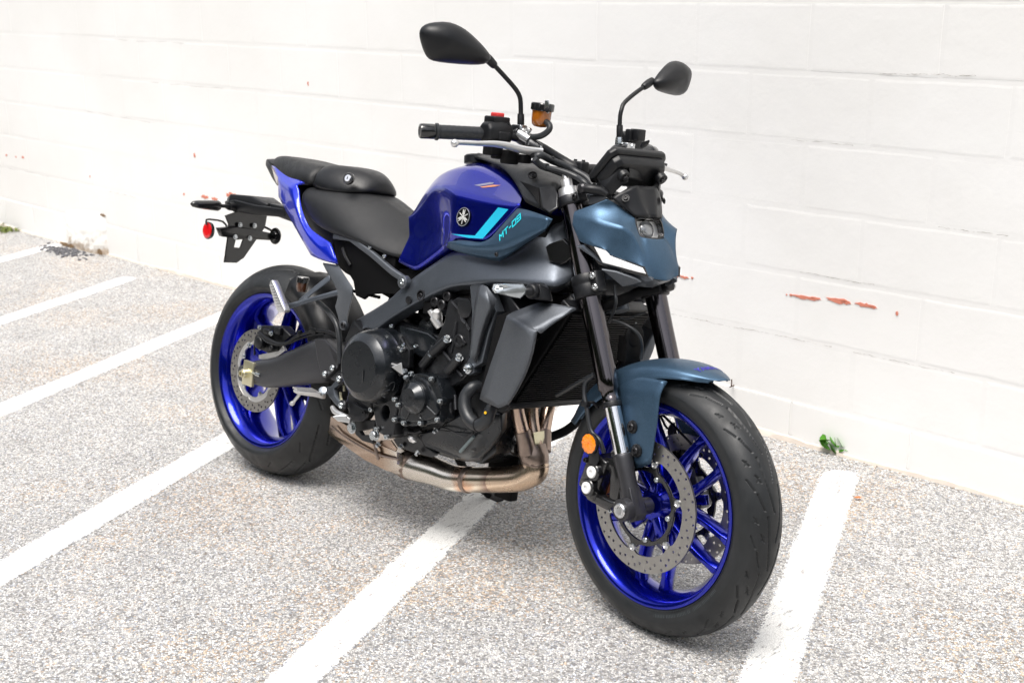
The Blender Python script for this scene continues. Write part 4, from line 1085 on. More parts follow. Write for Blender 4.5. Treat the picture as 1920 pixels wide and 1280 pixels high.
# black upper cowl between display and lamp
uc = dict(a=(1.237,-0.084,0.9611), b=(1.255,-0.046,0.9891), c=(1.261,-0.03,0.9924), d=(1.281,-0.045,0.9237), d2=(1.26,-0.064,0.9448), e=(1.25,-0.062,0.977), g=(1.292,-0.012,0.9258), g0=(1.285,0,0.9253), c0=(1.252,0,0.9927), f=(1.274,-0.026,0.9577), f0=(1.27,0,0.9582))
upc = cage('upper_cowl', uc, 'a e d2;e b f d2;b c f;d2 f g d;c c0 f0 f;f f0 g0 g', M_black, moto, k=True, mirror=True, crease='a-d2-d-g-g0:1,a-e-b-c-c0:1,b-f:.7,f-g:.6,b-f:1', sub=2, solid=.004)
for sd in (-1, 1):
    q = Vector((1.262,-0.062,0.9632)); q.y *= -sd
    mk('bolt_recess', [lathe([(.0090, -.001), (.0088, .0012), (.0078, .0012), (.0070, 0), (0, 0)], q, (.45, sd * .75, .45), 20)], M_black, upc, k=True)
    bolt(upc, q, .0055, .004, (.45, sd * .75, .45), M_black, k=True, kind='cap')

# ---- display unit
dc_ = Vector((1.224,0,1.064)); 
tl_ = Vector((1.234,-0.088,1.067)); bl_ = Vector((1.176,-0.1,0.9912)); tr_ = Vector((tl_.x, .088, tl_.z)); br_ = Vector((bl_.x, .100, bl_.z))
up_ = (tl_ - bl_); up_.y = 0; hgt = up_.length; up_.normalize(); nb = Vector((up_.z, 0, -up_.x))   # nb points forward and down (back of the screen)
def dring(w0, w1, h, off, dpt, ch=.012):
    c = (tl_ + tr_) / 2 - up_ * (hgt / 2)
    c = Vector((c.x, 0, c.z)) + nb * dpt + up_ * off
    pts = []
    for (sx, sy, w) in ((-1, -1, w0), (1, -1, w0), (1, 1, w1), (-1, 1, w1)):
        p = c + Vector((0, sx * w / 2, 0)) + up_ * (sy * h / 2)
        if sx * sy > 0: pts += [p - Vector((0, sx * 0, 0)) - up_ * sy * ch, p - Vector((0, sx * ch, 0))] if sx > 0 else [p - up_ * sy * ch, p - Vector((0, sx * ch, 0))]
        else: pts += [p - Vector((0, sx * ch, 0)), p - up_ * sy * ch]
    return pts
disp = mk('display', [loft([dring(.196, .180, hgt, 0, -.012), dring(.200, .184, hgt + .004, 0, -.004), dring(.200, .184, hgt + .004, 0, .002), dring(.192, .176, hgt - .006, 0, .007)]),
                      loft([dring(.186, .170, hgt - .014, 0, .007), dring(.182, .168, hgt - .018, 0, .020), dring(.168, .156, hgt - .034, .003, .030)])], M_black, moto, k=True, bev=.0018)
mk('screen', [loft([dring(.176, .164, hgt - .02, 0, -.0135), dring(.176, .164, hgt - .02, 0, -.0118)])], M_screen, disp, k=True)
mk('display_back_box', [loft([[Vector(q) for q in lst] for lst in ([(1.239,-0.04,1.036), (1.228,0.028,1.035), (1.228,0.026,1.001), (1.243,-0.04,1.004)], [(1.249,-0.046,1.026), (1.232,0.018,1.025), (1.231,0.016,1.009), (1.25,-0.044,1.009)])])], M_black, disp, k=True, bev=.002)
for sd in (-1, 1):
    pb_ = [Vector(q) for q in ((1.24,-0.072,1.026), (1.254,-0.056,1.02), (1.256,-0.05,0.9963), (1.248,-0.058,0.9919), (1.235,-0.08,0.9638), (1.218,-0.092,0.9785))]
    pb_ = [Vector((q.x, -sd * q.y, q.z)) for q in pb_]
    br = mk('display_bracket', [prism(pb_, nb * -.030)], M_black, disp, k=True, bev=.003)
    q = Vector((1.25,-0.062,1.01)); q.y *= -sd
    q = q + nb * .002
    mk('rubber_bush', [lathe([(.014, -.01), (.014, .001), (.010, .002), (.009, 0), (0, 0)], q, nb, 20)], M_black, br, k=True)
    bolt(disp, q, .0066, .006, nb, M_boltk, k=True)
    # stays from the yoke to the cowl
    s_ = [Vector(q) for q in ((1.181,-0.118,0.9748), (1.2,-0.112,0.9751), (1.214,-0.095,0.973), (1.228,-0.086,0.9654))]
    s_ = [Vector((q.x, -sd * q.y, q.z)) for q in s_]
    stay = mk('cowl_stay', [loop_tube(s_, [.010, .011, .012, .008], 12, 3)], M_black, moto, k=True)
    mk('stay_bolt', [lathe([(.011, 0), (.011, .010), (.006, .014), (0, .014)], s_[0], (.2, sd, .1), 18)], M_boltk, stay, k=True)
    mk('cowl_side_inner', [plate([Vector((q[0], -sd * q[1], q[2])) for q in ((1.19,-0.105,0.9611), (1.215,-0.095,0.968), (1.235,-0.092,0.96), (1.216,-0.1,0.9453), (1.194,-0.11,0.9393))], .01, out=(0, sd, 0))], M_engine, cowl, k=True)

# ---- handlebar
bpts = [Vector(q) for q in ((0.9753,-0.238,1.075), (0.9871,-0.208,1.077), (0.9998,-0.178,1.075), (1.01,-0.145,1.067), (1.029,-0.118,1.055), (1.058,-0.078,1.03))]
cb = Vector((1.087,-0.055,1.015))
bpts += [cb, Vector((cb.x + .002, 0, cb.z))]
full = bpts + [Vector((q.x, -q.y, q.z)) for q in bpts[-2::-1]]
e0 = Vector((0.9141,-0.387,1.068)); full = [e0] + full + [Vector((e0.x, -e0.y, e0.z))]
bar = mk('handlebar', [loop_tube(full, [.0110] * 5 + [.0120, .0135, .014, .014, .014, .0135, .0120] + [.0110] * 5, 20, 6)], M_black, moto, k=True)
for sd in (-1, 1):
    mk('bar_riser', [box(Vector((cb.x + .001, sd * .048, cb.z - .006)), (.044, .028, .048)), box(Vector((cb.x - .004, sd * .048, cb.z - .045)), (.036, .026, .05))], M_black, bar, k=True, bev=.005, seg=3)
    for dx in (-.013, .014): bolt(bar, Vector((cb.x + dx, sd * .048, cb.z + .018)), .0042, .004, (0, 0, 1), M_boltk, k=True, kind='cap')
    ed = (Vector((full[0].x, full[0].y, full[0].z)) - full[1]).normalized(); E0 = full[0].copy(); I0 = full[1].copy()
    if sd > 0: ed.y = -ed.y; E0.y = -E0.y; I0.y = -I0.y
    L = (E0 - I0).length
    prof = [(.0165, 0.0), (.0185, .003), (.0185, .009), (.0160, .012)]
    for i in range(17): prof += [(.0160 + .00012 * (i % 2), .014 + i * (L - .062) / 17), (.0160 + .00012 * (i % 2), .014 + (i + .85) * (L - .062) / 17)]
    prof += [(.0165, L - .044), (.0195, L - .042), (.0195, L - .037), (.0165, L - .035)]
    gr = mk('grip', [lathe(prof, I0, ed, 28)], M_hose, moto, k=True)
    mk('bar_end', [lathe([(.0165, L - .034), (.0172, L - .032), (.0172, L - .004), (.0155, L), (.011, L + .0005), (.009, L - .002), (0, L - .002)], I0, ed, 28)], M_gloss, gr, k=True)
# right switch housing
e1 = (full[1] - full[2]).normalized()
A3 = (Vector((1, 0, 0)), Vector((0, 1, 0)), Vector((0, 0, 1)))
hs_c = Vector((0.9833,-0.22,1.077))
sw = mk('switch_housing', [loft([[hs_c + Vector((dx * s, yy, dz * s + zo)) for dx, dz in ((-.022, -.016), (-.010, -.024), (.014, -.024), (.024, -.012), (.024, .012), (.014, .026), (-.012, .026), (-.022, .014))] for yy, s, zo in ((-.038, .82, 0), (-.030, 1.0, 0), (0, 1.05, .003), (.026, 1.0, .003), (.034, .85, .002))]),
                          box(hs_c + Vector((-.004, .002, .031)), (.040, .048, .018)), box(hs_c + Vector((.020, .004, -.004)), (.016, .034, .022))], M_black, moto, k=True, bev=.004, seg=3)
mk('stop_switch', [box(Vector((hs_c.x - .004, hs_c.y + .002, hs_c.z + .0435)), (.022, .024, .010))], M_redp, sw, k=True, bev=.002)
bolt(sw, (0.9984,-0.2,1.103), .0045, .003, (.5, -.2, .8), M_boltk, k=True, kind='cap')
mk('throttle_cable_box', [box(Vector((0.9942,-0.235,1.043)), (.034, .036, .030)), box(Vector((1.02,-0.205,1.028)), (.030, .034, .032)), box(Vector((1.038,-0.18,1.027)), (.030, .03, .020)), box(Vector((0.9959,-0.22,1.031)), (.026, .026, .020))], M_dark, sw, k=True, bev=.004)
# brake master cylinder, lever, reservoir
mc = mk('master_cylinder', [loop_tube([(0.9946,-0.178,1.091), (1.005,-0.162,1.075), (1.034,-0.149,1.059), (1.053,-0.14,1.053)], [.014, .0165, .015, .010], 16, 4), box((0.9992,-0.166,1.086), (.03, .026, .034)), box((1.019,-0.152,1.062), (.026, .03, .014))], M_engine, moto, k=True, bev=.003)
mk('master_cylinder_cap', [loop_tube([(1.006,-0.172,1.084), (1.03,-0.16,1.071)], [.012, .011], 14, 1), box((1.026,-0.158,1.062), (.022, .02, .006))], M_alu, mc, k=True)
mk('mirror_clamp', [box((1.007,-0.168,1.088), (.02, .02, .03)), loop_tube([(1.019,-0.16,1.084), (1.032,-0.16,1.096)], .0052, 10, 1)], M_alu, mc, k=True, bev=.002)
for sd in (-1, 1):
    lp = [Vector(q) for q in ((1.068,-0.15,1.046), (1.06,-0.166,1.046), (1.05,-0.198,1.048), (1.042,-0.232,1.053), (1.036,-0.266,1.055), (1.032,-0.302,1.053), (1.032,-0.34,1.051), (1.036,-0.364,1.05), (1.038,-0.376,1.049))]
    lp = [Vector((q.x, -sd * q.y, q.z)) for q in lp]
    if sd > 0: lp = [q - Vector((0, 0, .004 * i_)) for i_, q in enumerate(lp)]
    V, F = loop_tube(lp, [.012, .0125, .0115, .0105, .0092, .0078, .0062, .0056, .0062], 14, 4, flat=.62)
    V2 = lathe([(0, -.0092), (.005, -.0078), (.0086, -.0035), (.0092, 0), (.0086, .0035), (.005, .0078), (0, .0092)], lp[-1] + (lp[-1] - lp[-2]) * .5, (0, 0, 1), 18)
    lv = mk('brake_lever' if sd < 0 else 'clutch_lever', [(V, F), V2], M_silver, moto, k=True, ang=60)
    if sd < 0:
        mk('lever_perch', [plate([(1.036,-0.165,1.064), (1.045,-0.155,1.069), (1.06,-0.142,1.059), (1.063,-0.147,1.038), (1.041,-0.158,1.036)], .014, out=(.4, -.5, .7), bev=.003, smooth=1)], M_alu, lv, k=True)
        bolt(lv, (1.06,-0.168,1.038), .0062, .008, (.5, -.8, 0), M_boltk, k=True)
rs = Vector((1.038,-0.135,1.141))
res = mk('brake_fluid_reservoir', [lathe([(0, -.040), (.015, -.038), (.0205, -.033), (.0225, -.022), (.0230, -.006), (.0235, 0)], rs, (.05, 0, 1), 32)], M_amber, moto, k=True)
prof = [(.0262, -.002), (.0278, 0), (.0278, .013), (.0262, .0155), (.021, .0165), (0, .0165)]
cp = lathe(prof, rs, (.05, 0, 1), 36)
for i, v in enumerate(cp[0]):
    if (i % 36) % 6 < 2 and i < 36 * 3:
        dd = v - rs; dd.z = 0; v -= dd * .05
mk('reservoir_cap', [cp], M_gloss, res, k=True, ang=25)
mk('reservoir_bracket', [prism([(1.069,-0.157,1.162), (1.083,-0.157,1.163), (1.087,-0.157,1.134), (1.081,-0.157,1.133), (1.071,-0.157,1.144)], (-.004, .002, 0))], M_alu, res, k=True, bev=.0008)
bolt(res, (1.082,-0.159,1.141), .0042, .005, (.6, -.8, 0), M_boltk, k=True)
mk('reservoir_hose', [loop_tube([(1.056,-0.137,1.115), (1.069,-0.138,1.11), (1.075,-0.14,1.101), (1.07,-0.144,1.091), (1.055,-0.148,1.082), (1.034,-0.152,1.078), (1.026,-0.156,1.079)], .0072, 12, 6)], M_hose, res, k=True)
# mirrors
for sd in (-1, 1):
    def my(q): return Vector((q[0], -sd * q[1], q[2]))
    st = [my(q) for q in ((1.002,-0.164,1.098), (0.9979,-0.164,1.128), (0.9953,-0.165,1.151), (0.9939,-0.169,1.167), (0.9896,-0.18,1.183), (0.9871,-0.211,1.206), (0.9868,-0.25,1.231))]
    stem = mk('mirror_stem', [loop_tube([st[0], st[1]], [.0078, .0078], 16, 1), loop_tube(st[1:], [.0055] * 6, 14, 5), lathe([(.0078, 0), (.0082, .002), (.0082, .026), (.0070, .030)], st[0] - (st[1] - st[0]).normalized() * .0, st[1] - st[0], 16)], M_black, moto, k=True)
    mk('mirror_stem_nut', [lathe([(.0085, -.016), (.0085, -.006), (.0078, 0)], st[0], (st[1] - st[0]), 6)], M_bolt, stem, k=True)
    mk('mirror_neck', [loop_tube([st[-1] + (st[-2] - st[-1]).normalized() * .006, st[-1], st[-1] + (st[-1] - st[-2]).normalized() * .016, st[-1] + (st[-1] - st[-2]).normalized() * .032], [.0075, .0095, .0105, .009], 16, 3)], M_black, stem, k=True)
    ol = [my(q) for q in ((0.9982,-0.2706,1.243), (0.9956,-0.28,1.23), (0.9886,-0.305,1.224), (0.9745,-0.3552,1.221), (0.9628,-0.3972,1.221), (0.9584,-0.4128,1.226), (0.9554,-0.4234,1.241), (0.9528,-0.4328,1.263), (0.9519,-0.4361,1.28), (0.9537,-0.4296,1.293), (0.9587,-0.4117,1.302), (0.9681,-0.3781,1.308), (0.9746,-0.3548,1.304), (0.9814,-0.3308,1.294), (0.9895,-0.3018,1.274), (0.9954,-0.2806,1.256))]
    ol = smooth_loop(ol, 1)
    c = sum(ol, Vector()) / len(ol)
    nm = Vector((.963, sd * .27, 0)).normalized()
    ridge_a = my((0.9711,-0.3674,1.273)); ridge_b = my((0.9681,-0.3781,1.264))
    rings = []
    for t, dp in ((1.0, -.004), (1.02, .002), (1.0, .009), (.93, .018), (.78, .027), (.55, .034), (.28, .038), (.06, .0395)):
        rings.append([c + (q - c) * t + nm * dp + (my((0.9679,-0.3789,1.273)) - c) * (1 - t) * .6 for q in ol])
    head = mk('mirror', [loft(rings)], M_black, moto, k=True, ang=60)
    mk('mirror_glass', [loft([[c + (q - c) * .95 + nm * -.0045 for q in ol], [c + (q - c) * .95 + nm * -.0035 for q in ol]])], M_glass, head, k=True)
# left hand controls
lc = mk('left_switch_housing', [loft([[Vector((hs_c.x - .004 + dx * s, .222 + yy, hs_c.z + .004 + dz * s)) for dx, dz in ((-.022, -.016), (-.010, -.026), (.014, -.026), (.026, -.012), (.026, .016), (.014, .034), (-.012, .034), (-.022, .018))] for yy, s in ((-.032, .85), (-.02, 1.0), (.02, 1.05), (.034, .85))]),
                                 prism([(1.043,0.2,1.093), (1.056,0.215,1.101), (1.057,0.22,1.097), (1.052,0.215,1.09), (1.045,0.205,1.084)], (-.01, .004, -.012)), box((1.014,0.215,1.108), (.03, .03, .03)), box((1.002,0.2,1.106), (.02, .02, .03))], M_black, moto, k=True, bev=.004, seg=3)
mk('clutch_perch', [loop_tube([(1,0.185,1.077), (1.017,0.2,1.077)], [.010, .012], 12, 1), box((1.01,0.19,1.08), (.02, .03, .014))], M_alu, lc, k=True, bev=.002)
mk('clutch_adjuster', [lathe([(.006, -.012), (.006, 0), (.010, .004), (.010, .010), (.004, .011)], (1.022,0.31,1.037), (.5, .6, -.2), 12)], M_boltk, lc, k=True)

# ---- cables and hoses around the headstock
def cable(name, pts, r, m=None, n=12): return mk(name, [loop_tube(pts, r, n, 6)], m or M_hose, moto, k=True)
cable('wiring_loom', [(1.071,-0.17,1.033), (1.077,-0.16,1.039), (1.071,-0.12,1.029), (1.081,-0.09,1.02), (1.097,-0.07,1.01), (1.128,-0.06,0.9975), (1.153,-0.06,0.9807)], .0085)
cable('brake_line', [(1.078,-0.18,1.03), (1.078,-0.165,1.02), (1.085,-0.145,1.012), (1.1,-0.125,1.009), (1.119,-0.11,1.004), (1.14,-0.1,0.9965), (1.166,-0.1,0.9868), (1.182,-0.08,0.97)], .0068)
cable('throttle_cable', [(1.058,-0.16,1.028), (1.055,-0.15,1.02), (1.064,-0.14,1.014), (1.074,-0.12,1.01), (1.08,-0.09,1.006), (1.092,-0.08,0.9935)], .0035)
cable('throttle_cable', [(1.05,-0.17,1.02), (1.052,-0.16,1.022), (1.059,-0.14,1.01), (1.069,-0.12,1.005), (1.079,-0.09,0.9971)], .0035)
for t in ((1.073,-0.125,1.031), (1.083,-0.148,1.014)):
    mk('cable_clip', [box(t, (.012, .014, .016))], M_black, moto, k=True, bev=.003)
cable('lower_hose', [(1.264,-0.07,0.7683), (1.269,-0.07,0.7487), (1.274,-0.07,0.7323), (1.26,-0.06,0.7076), (1.238,-0.05,0.6777)], .0038)
cable('lower_brake_line', [(1.238,-0.04,0.6817), (1.255,-0.03,0.68), (1.277,-0.02,0.6732), (1.293,-0.01,0.6618), (1.299,0,0.6435), (1.295,0.01,0.6195), (1.295,0.01,0.6002)], .0045)
cable('horn_wire', [(1.244,-0.02,0.6875), (1.249,0,0.686), (1.257,0.02,0.6949), (1.266,0.04,0.7038)], .0022)
mk('ignition_loom_tube', [loop_tube([(1.226,-0.06,0.7124), (1.246,-0.04,0.7256), (1.265,-0.02,0.7405), (1.277,0,0.7534), (1.29,0.02,0.7595), (1.302,0.035,0.7664)], [.0125, .013, .0125, .012, .0115, .011], 14, 4)], M_dark, moto, k=True)
mk('horn', [lathe([(.028, 0), (.030, .006), (.022, .012), (0, .012)], (1.271,0,0.6505), (1, 0, 0), 28), box((1.266,0,0.6197), (.03, .05, .06))], M_dark, moto, k=True, bev=.002)
mk('oil_cooler_pipe', [loop_tube([(1.273,-0.01,0.6372), (1.268,-0.01,0.6538), (1.264,0,0.6633), (1.269,0.01,0.6813)], .002, 8, 5)], M_alu, moto, k=True)

# ================================================================== TANK, SEAT, TAIL
tk = dict(c0=(.545, 0, .855), c1=(.585, 0, .945), c2=(.66, 0, 1.0), c3=(.76, 0, 1.022), c4=(.87, 0, 1.012), c5=(.98, 0, .985),
          t0=(.552, -.05, .845), t1=(.595, -.070, .925), t2=(.672, -.078, .976), t3=(.775, -.088, .988), t4=(.88, -.092, .973), t5=(.97, -.104, .948),
          s0=(.565, -.090, .84), s1=(.615, -.100, .900), s2=(.69, -.122, .938), s3=(0.787,-0.155,0.9198), s4=(0.9129,-0.163,0.9119), s5=(1.017,-0.165,0.9119),
          k0=(.588, -.100, .79), k1=(.640, -.104, .81), k2=(.715, -.116, .83), k3=(0.8035,-0.16,0.8119), k4=(0.9269,-0.168,0.8129), k5=(0.9971,-0.168,0.892),
          b0=(0.5765,-0.12,0.7213), b1=(0.6544,-0.13,0.7051), b2=(0.7631,-0.145,0.7786), b3=(0.7866,-0.158,0.7893), u0=(.578, -.05, .70), u1=(.66, -.05, .69), u2=(.80, -.06, .76), u3=(.93, -.06, .79), u4=(1.0, -.08, .88))
tank = cage('fuel_tank', tk, 'c0 t0 t1 c1;c1 t1 t2 c2;c2 t2 t3 c3;c3 t3 t4 c4;c4 t4 t5 c5;t0 s0 s1 t1;t1 s1 s2 t2;t2 s2 s3 t3;t3 s3 s4 t4;t4 s4 s5 t5;s0 k0 k1 s1;s1 k1 k2 s2;s2 k2 k3 s3;s3 k3 k4 s4;s4 k4 k5 s5;k0 b0 b1 k1;k1 b1 b2 k2;k2 b2 b3 k3;b0 u0 u1 b1;b1 u1 u2 b2;b2 u2 b3;b3 u2 u3 k4 k3;k4 u3 u4 k5;k5 u4 s5', M_blue, moto, mirror=True,
            crease='s1-s2:.35,s2-s3:.85,s3-s4-s5:.75,s3-k3:.8,k3-k4-k5-s5:1,b0-b1-b2-b3-k3:.9,t1-t2:.5,t2-t3-t4-t5:.85,c2-c3:.2,s0-k0-b0:.6,c0-t0-s0:.5', sub=3)
mk('tank_stripe', [drape(poly([(0.8372,-0.2,0.8203), (0.9197,-0.2,0.8265), (0.9839,-0.2,0.9011), (1.017,-0.2,0.9001), (0.9468,-0.2,0.8228), (0.8989,-0.2,0.8184)]), tank, off=.0010, d=(Vector((0.8579,-0.1,0.8793)) - Vector((0.9537,-0.2,0.883))))], M_cyan, tank)
mk('tank_print', [drape(poly([(0.8185,-0.1,0.9406), (0.8625,-0.1,0.9501), (0.888,-0.1,0.9518), (0.8688,-0.1,0.9463), (0.8301,-0.1,0.9401)]), tank, off=.0012, d=(Vector((0.7496,0,0.9467)) - Vector((0.8941,-0.15,0.9476))))], M_orangep, tank)
mk('tank_print', [drape(poly([(0.7978,-0.1,0.9431), (0.8503,-0.1,0.955), (0.8643,-0.1,0.9556), (0.8621,-0.1,0.9525), (0.8181,-0.1,0.9426)]), tank, off=.0012, d=(Vector((0.7496,0,0.9467)) - Vector((0.8941,-0.15,0.9476))))], M_greyp, tank)
# emblem: ring with three crossed tuning forks
ec = Vector((0.8395,-0.1635,0.8647)); ex = Vector((.992, -.06, 0)).normalized(); en = Vector((-.06, -.992, .10)).normalized(); ey = en.cross(ex); 
if ey.z < 0: ey = -ey
em = mk('emblem', [lathe([(r_ * 1.2, h_) for r_, h_ in [(.0, -.004), (.0195, -.004), (.0195, .0015), (.0180, .0020), (.0168, .0014), (.0165, .0006), (0, .0006)]], ec, en, 48)], M_dark, moto)
mk('emblem_ring', [lathe([(r_ * 1.2, h_) for r_, h_ in [(.0174, .0010), (.0177, .0026), (.0187, .0028), (.0192, .0012)]], ec, en, 48, None, False)], M_silver, em)
tf_ = []; ES = 1.2
for q in range(3):
    a = R(90 + 120 * q); rd = ex * math.cos(a) + ey * math.sin(a); sd_ = -ex * math.sin(a) + ey * math.cos(a); A_ = (rd, sd_, en)
    c_ = ec + en * .0018
    tf_ += [box(c_ - rd * .0072, (.0145, .0013, .0013), A_), box(c_ + rd * .0065, (.011, .0013, .0013), A_)]
    for s in (-1, 1): tf_ += [box(c_ + rd * .0100 + sd_ * .0024 * s, (.0105, .0013, .0013), A_)]
    tf_ += [box(c_ + rd * .0052, (.0013, .0060, .0013), A_)]
tf_ = [([ec + (v - ec) * 1.2 for v in p_[0]], p_[1]) for p_ in tf_]
mk('tuning_forks', tf_, M_white, em, smooth=False)
mk('tank_cap', [lathe([(.0, .012), (.030, .012), (.034, .008), (.034, -.01)], (.70, 0, 1.008), (-.15, 0, 1), 36)], M_black, tank)

# black cover in front of the tank and intake panels
tc_ = dict(d0=(.70, 0, 1.026), d1=(.85, 0, 1.030), d2=(1.00, 0, 1.004), d3=(1.075, 0, .965),
           f0=(0.7179,-0.035,1.015), f1=(0.8675,-0.085,1.001), f2=(0.9442,-0.108,0.9632), f3=(1.026,-0.158,0.9211), f4=(1.092,-0.17,0.9093), f4b=(1.003,-0.13,0.9629), f7=(0.974,-0.09,1.013), f7b=(0.9473,-0.098,0.9922), f6=(1.08,-0.125,0.9707), f5=(1.125,-0.16,0.9238), f8=(1.115,-0.168,0.9017), g=(1.042,-0.134,0.9606))
tcv = cage('tank_front_cover', tc_, 'd0 f0 f1 d1;d1 f1 f7b;f1 f2 f7b;d1 f7b f7 d2;f7b f2 f4b f7;f7 f4b g f6;f2 f3 f4b;f3 f4 g f4b;g f4 f8 f5 f6;d2 f7 f6 d3', M_black, moto, mirror=True,
           crease='d0-f0-f1-f2-f3-f4-f8-f5-f6:1,f7b-f7-g:.5,g-f6:.6,g-f4:.8,f4b-g:.6,f3-f4b:.4', sub=2, solid=.003)
for sd in (-1, 1):
    def my(q): return Vector((q[0], -sd * q[1], q[2]))
    w = mk('intake_mesh', [plate([my(q) for q in ((0.9775,-0.131,0.9674), (1.047,-0.142,0.9584), (1.09,-0.176,0.9143), (1.047,-0.158,0.9401))], .006, out=(0, sd, 0))], M_dark, tcv)
    mk('intake_panel', [plate([my(q) for q in ((1.05,-0.14,0.9565), (1.085,-0.134,0.9665), (1.107,-0.145,0.9526), (1.132,-0.166,0.9204), (1.119,-0.174,0.9045), (1.096,-0.176,0.9168))], .006, out=(0, sd, 0), bev=.002)], M_engine, tcv)
    mk('cover_bolt_recess', [lathe([(.0115, .0), (.0115, .0035), (.0095, .004), (.0085, .001), (0, .001)], my((1.003,-0.118,0.9835)), (.25, sd * .55, .6), 22)], M_black, tcv)
    bolt(tcv, my((1.009,-0.122,0.9825)), .0045, .004, (.25, sd * .55, .6), M_boltk, kind='cap')
# side wing with lettering
wg = dict(a=(1.017,-0.172,0.9044), a2=(1.056,-0.178,0.9056), b=(1.146,-0.196,0.8944), b2=(1.132,-0.196,0.8696), c=(1.082,-0.194,0.8439), d=(1.001,-0.19,0.8046), e=(0.8718,-0.18,0.7944), f=(0.803,-0.17,0.7998), f2=(0.8607,-0.172,0.8119), g=(0.935,-0.176,0.8108), g2=(0.981,-0.174,0.8637),
          p=(0.7908,-0.16,0.7836), q=(0.863,-0.162,0.7747), r=(0.9783,-0.166,0.7751), s=(1.068,-0.176,0.8317), t=(1.123,-0.184,0.8636))
for sd in (-1, 1):
    W = wg if sd < 0 else {q: (v[0], -v[1], v[2]) for q, v in wg.items()}
    wing = cage('side_panel', W, 'a a2 c d g2;a2 b b2 c;g2 d e g;g e f f2;f e q p;e d r q;d c s r;c b2 t s', M_slate, moto, crease='a-a2-b-b2-t-s-r-q-p-f-f2-g-g2-a:1,c-d:.8,d-e:.8,e-f:.8,b2-c:.8', sub=2, solid=.005, soff=-1 if sd < 0 else 1)
    if sd < 0:
        o_, x_ = Vector((0.9874,-0.192,0.8264)), Vector((1.044,-0.196,0.8865))
        tx = stroke_text('MT-09', .0125, .0125, .0050, .0030, o_, x_ - o_, Vector((0.9703,-0.19,0.833)) - o_, .3)
        mk('lettering', [drape(tx, wing, off=.0008, cut=.01)], M_cyan2, wing)
        bolt(wing, (0.9826,-0.184,0.7922), .0055, .003, (0, -1, -.2), M_boltk, kind='cap')

# seats
def sec(x, yt, zt, yh, zs, yb, zb, zc=None):
    zc = zc if zc is not None else zt
    h = [(x, 0, zc), (x, -yt * .55, zc - .001), (x, -yt, zt), (x, -yh, zs), (x, -yb, zb), (x, -yb * .9, zb - .008), (x, 0, zb - .008)]
    return h + [(q[0], -q[1], q[2]) for q in h[-2:0:-1]]
srings = [sec(.135, .085, .882, .118, .870, .122, .858), sec(.165, .095, .880, .128, .860, .130, .822), sec(.22, .095, .886, .134, .850, .138, .785, .884), sec(.29, .080, .889, .134, .842, .146, .768, .888), sec(.37, .055, .880, .124, .826, .150, .762, .880),
          sec(.45, .034, .852, .104, .808, .150, .756, .853), sec(.52, .028, .826, .090, .796, .142, .740, .829), sec(.575, .035, .812, .085, .788, .124, .730, .818), sec(.615, .030, .805, .075, .782, .104, .748, .810), sec(.628, .025, .795, .065, .778, .088, .762, .80)]
seat = mk('rider_seat', [loft(srings)], M_seat, moto, ang=180)
s_ = seat.modifiers.new('sub', 'SUBSURF'); s_.levels = s_.render_levels = 2
prings = [sec(-.132, .008, .934, .012, .930, .014, .920), sec(-.122, .022, .945, .032, .936, .034, .916), sec(-.095, .036, .951, .050, .939, .053, .912), sec(-.05, .050, .955, .066, .938, .070, .905), sec(.01, .062, .954, .084, .930, .090, .895), sec(.09, .078, .946, .108, .918, .112, .884), sec(.15, .080, .942, .110, .914, .114, .884), sec(.18, .078, .938, .106, .912, .112, .888)]
pil = mk('pillion_seat', [loft(prings)], M_seat, moto, ang=180)
s_ = pil.modifiers.new('sub', 'SUBSURF'); s_.levels = s_.render_levels = 2
lkr = [sec(.152, .072, .943, .104, .918, .112, .886), sec(.20, .070, .948, .104, .920, .114, .877), sec(.25, .062, .947, .098, .919, .110, .875, .950), sec(.30, .048, .940, .082, .913, .096, .879, .944), sec(.337, .030, .926, .058, .905, .070, .886, .929), sec(.355, .015, .910, .034, .900, .044, .892, .912)]
lk = mk('seat_lock_cover', [loft(lkr)], M_black, moto, ang=180)
s_ = lk.modifiers.new('sub', 'SUBSURF'); s_.levels = s_.render_levels = 2
lkc = Vector((0.3275,-0.108,0.9152)); lkd = (.25, -.93, .28)
mk('lock_bezel', [lathe([(.0165, -.006), (.0165, .001), (.0145, .0035), (.0115, .0035), (.0105, .001), (0, .001)], lkc, lkd, 28)], M_gloss, lk)
mk('seat_lock', [lathe([(.0100, 0), (.0100, .004), (.0088, .005), (0, .005)], lkc, lkd, 24), ], M_chrome, lk)
mk('keyhole', [box(lkc + Vector(lkd) * .0055, (.0015, .001, .007), (Vector((.97, .26, 0)), Vector(lkd).normalized(), Vector((0, .3, .95))))], M_dark, lk)

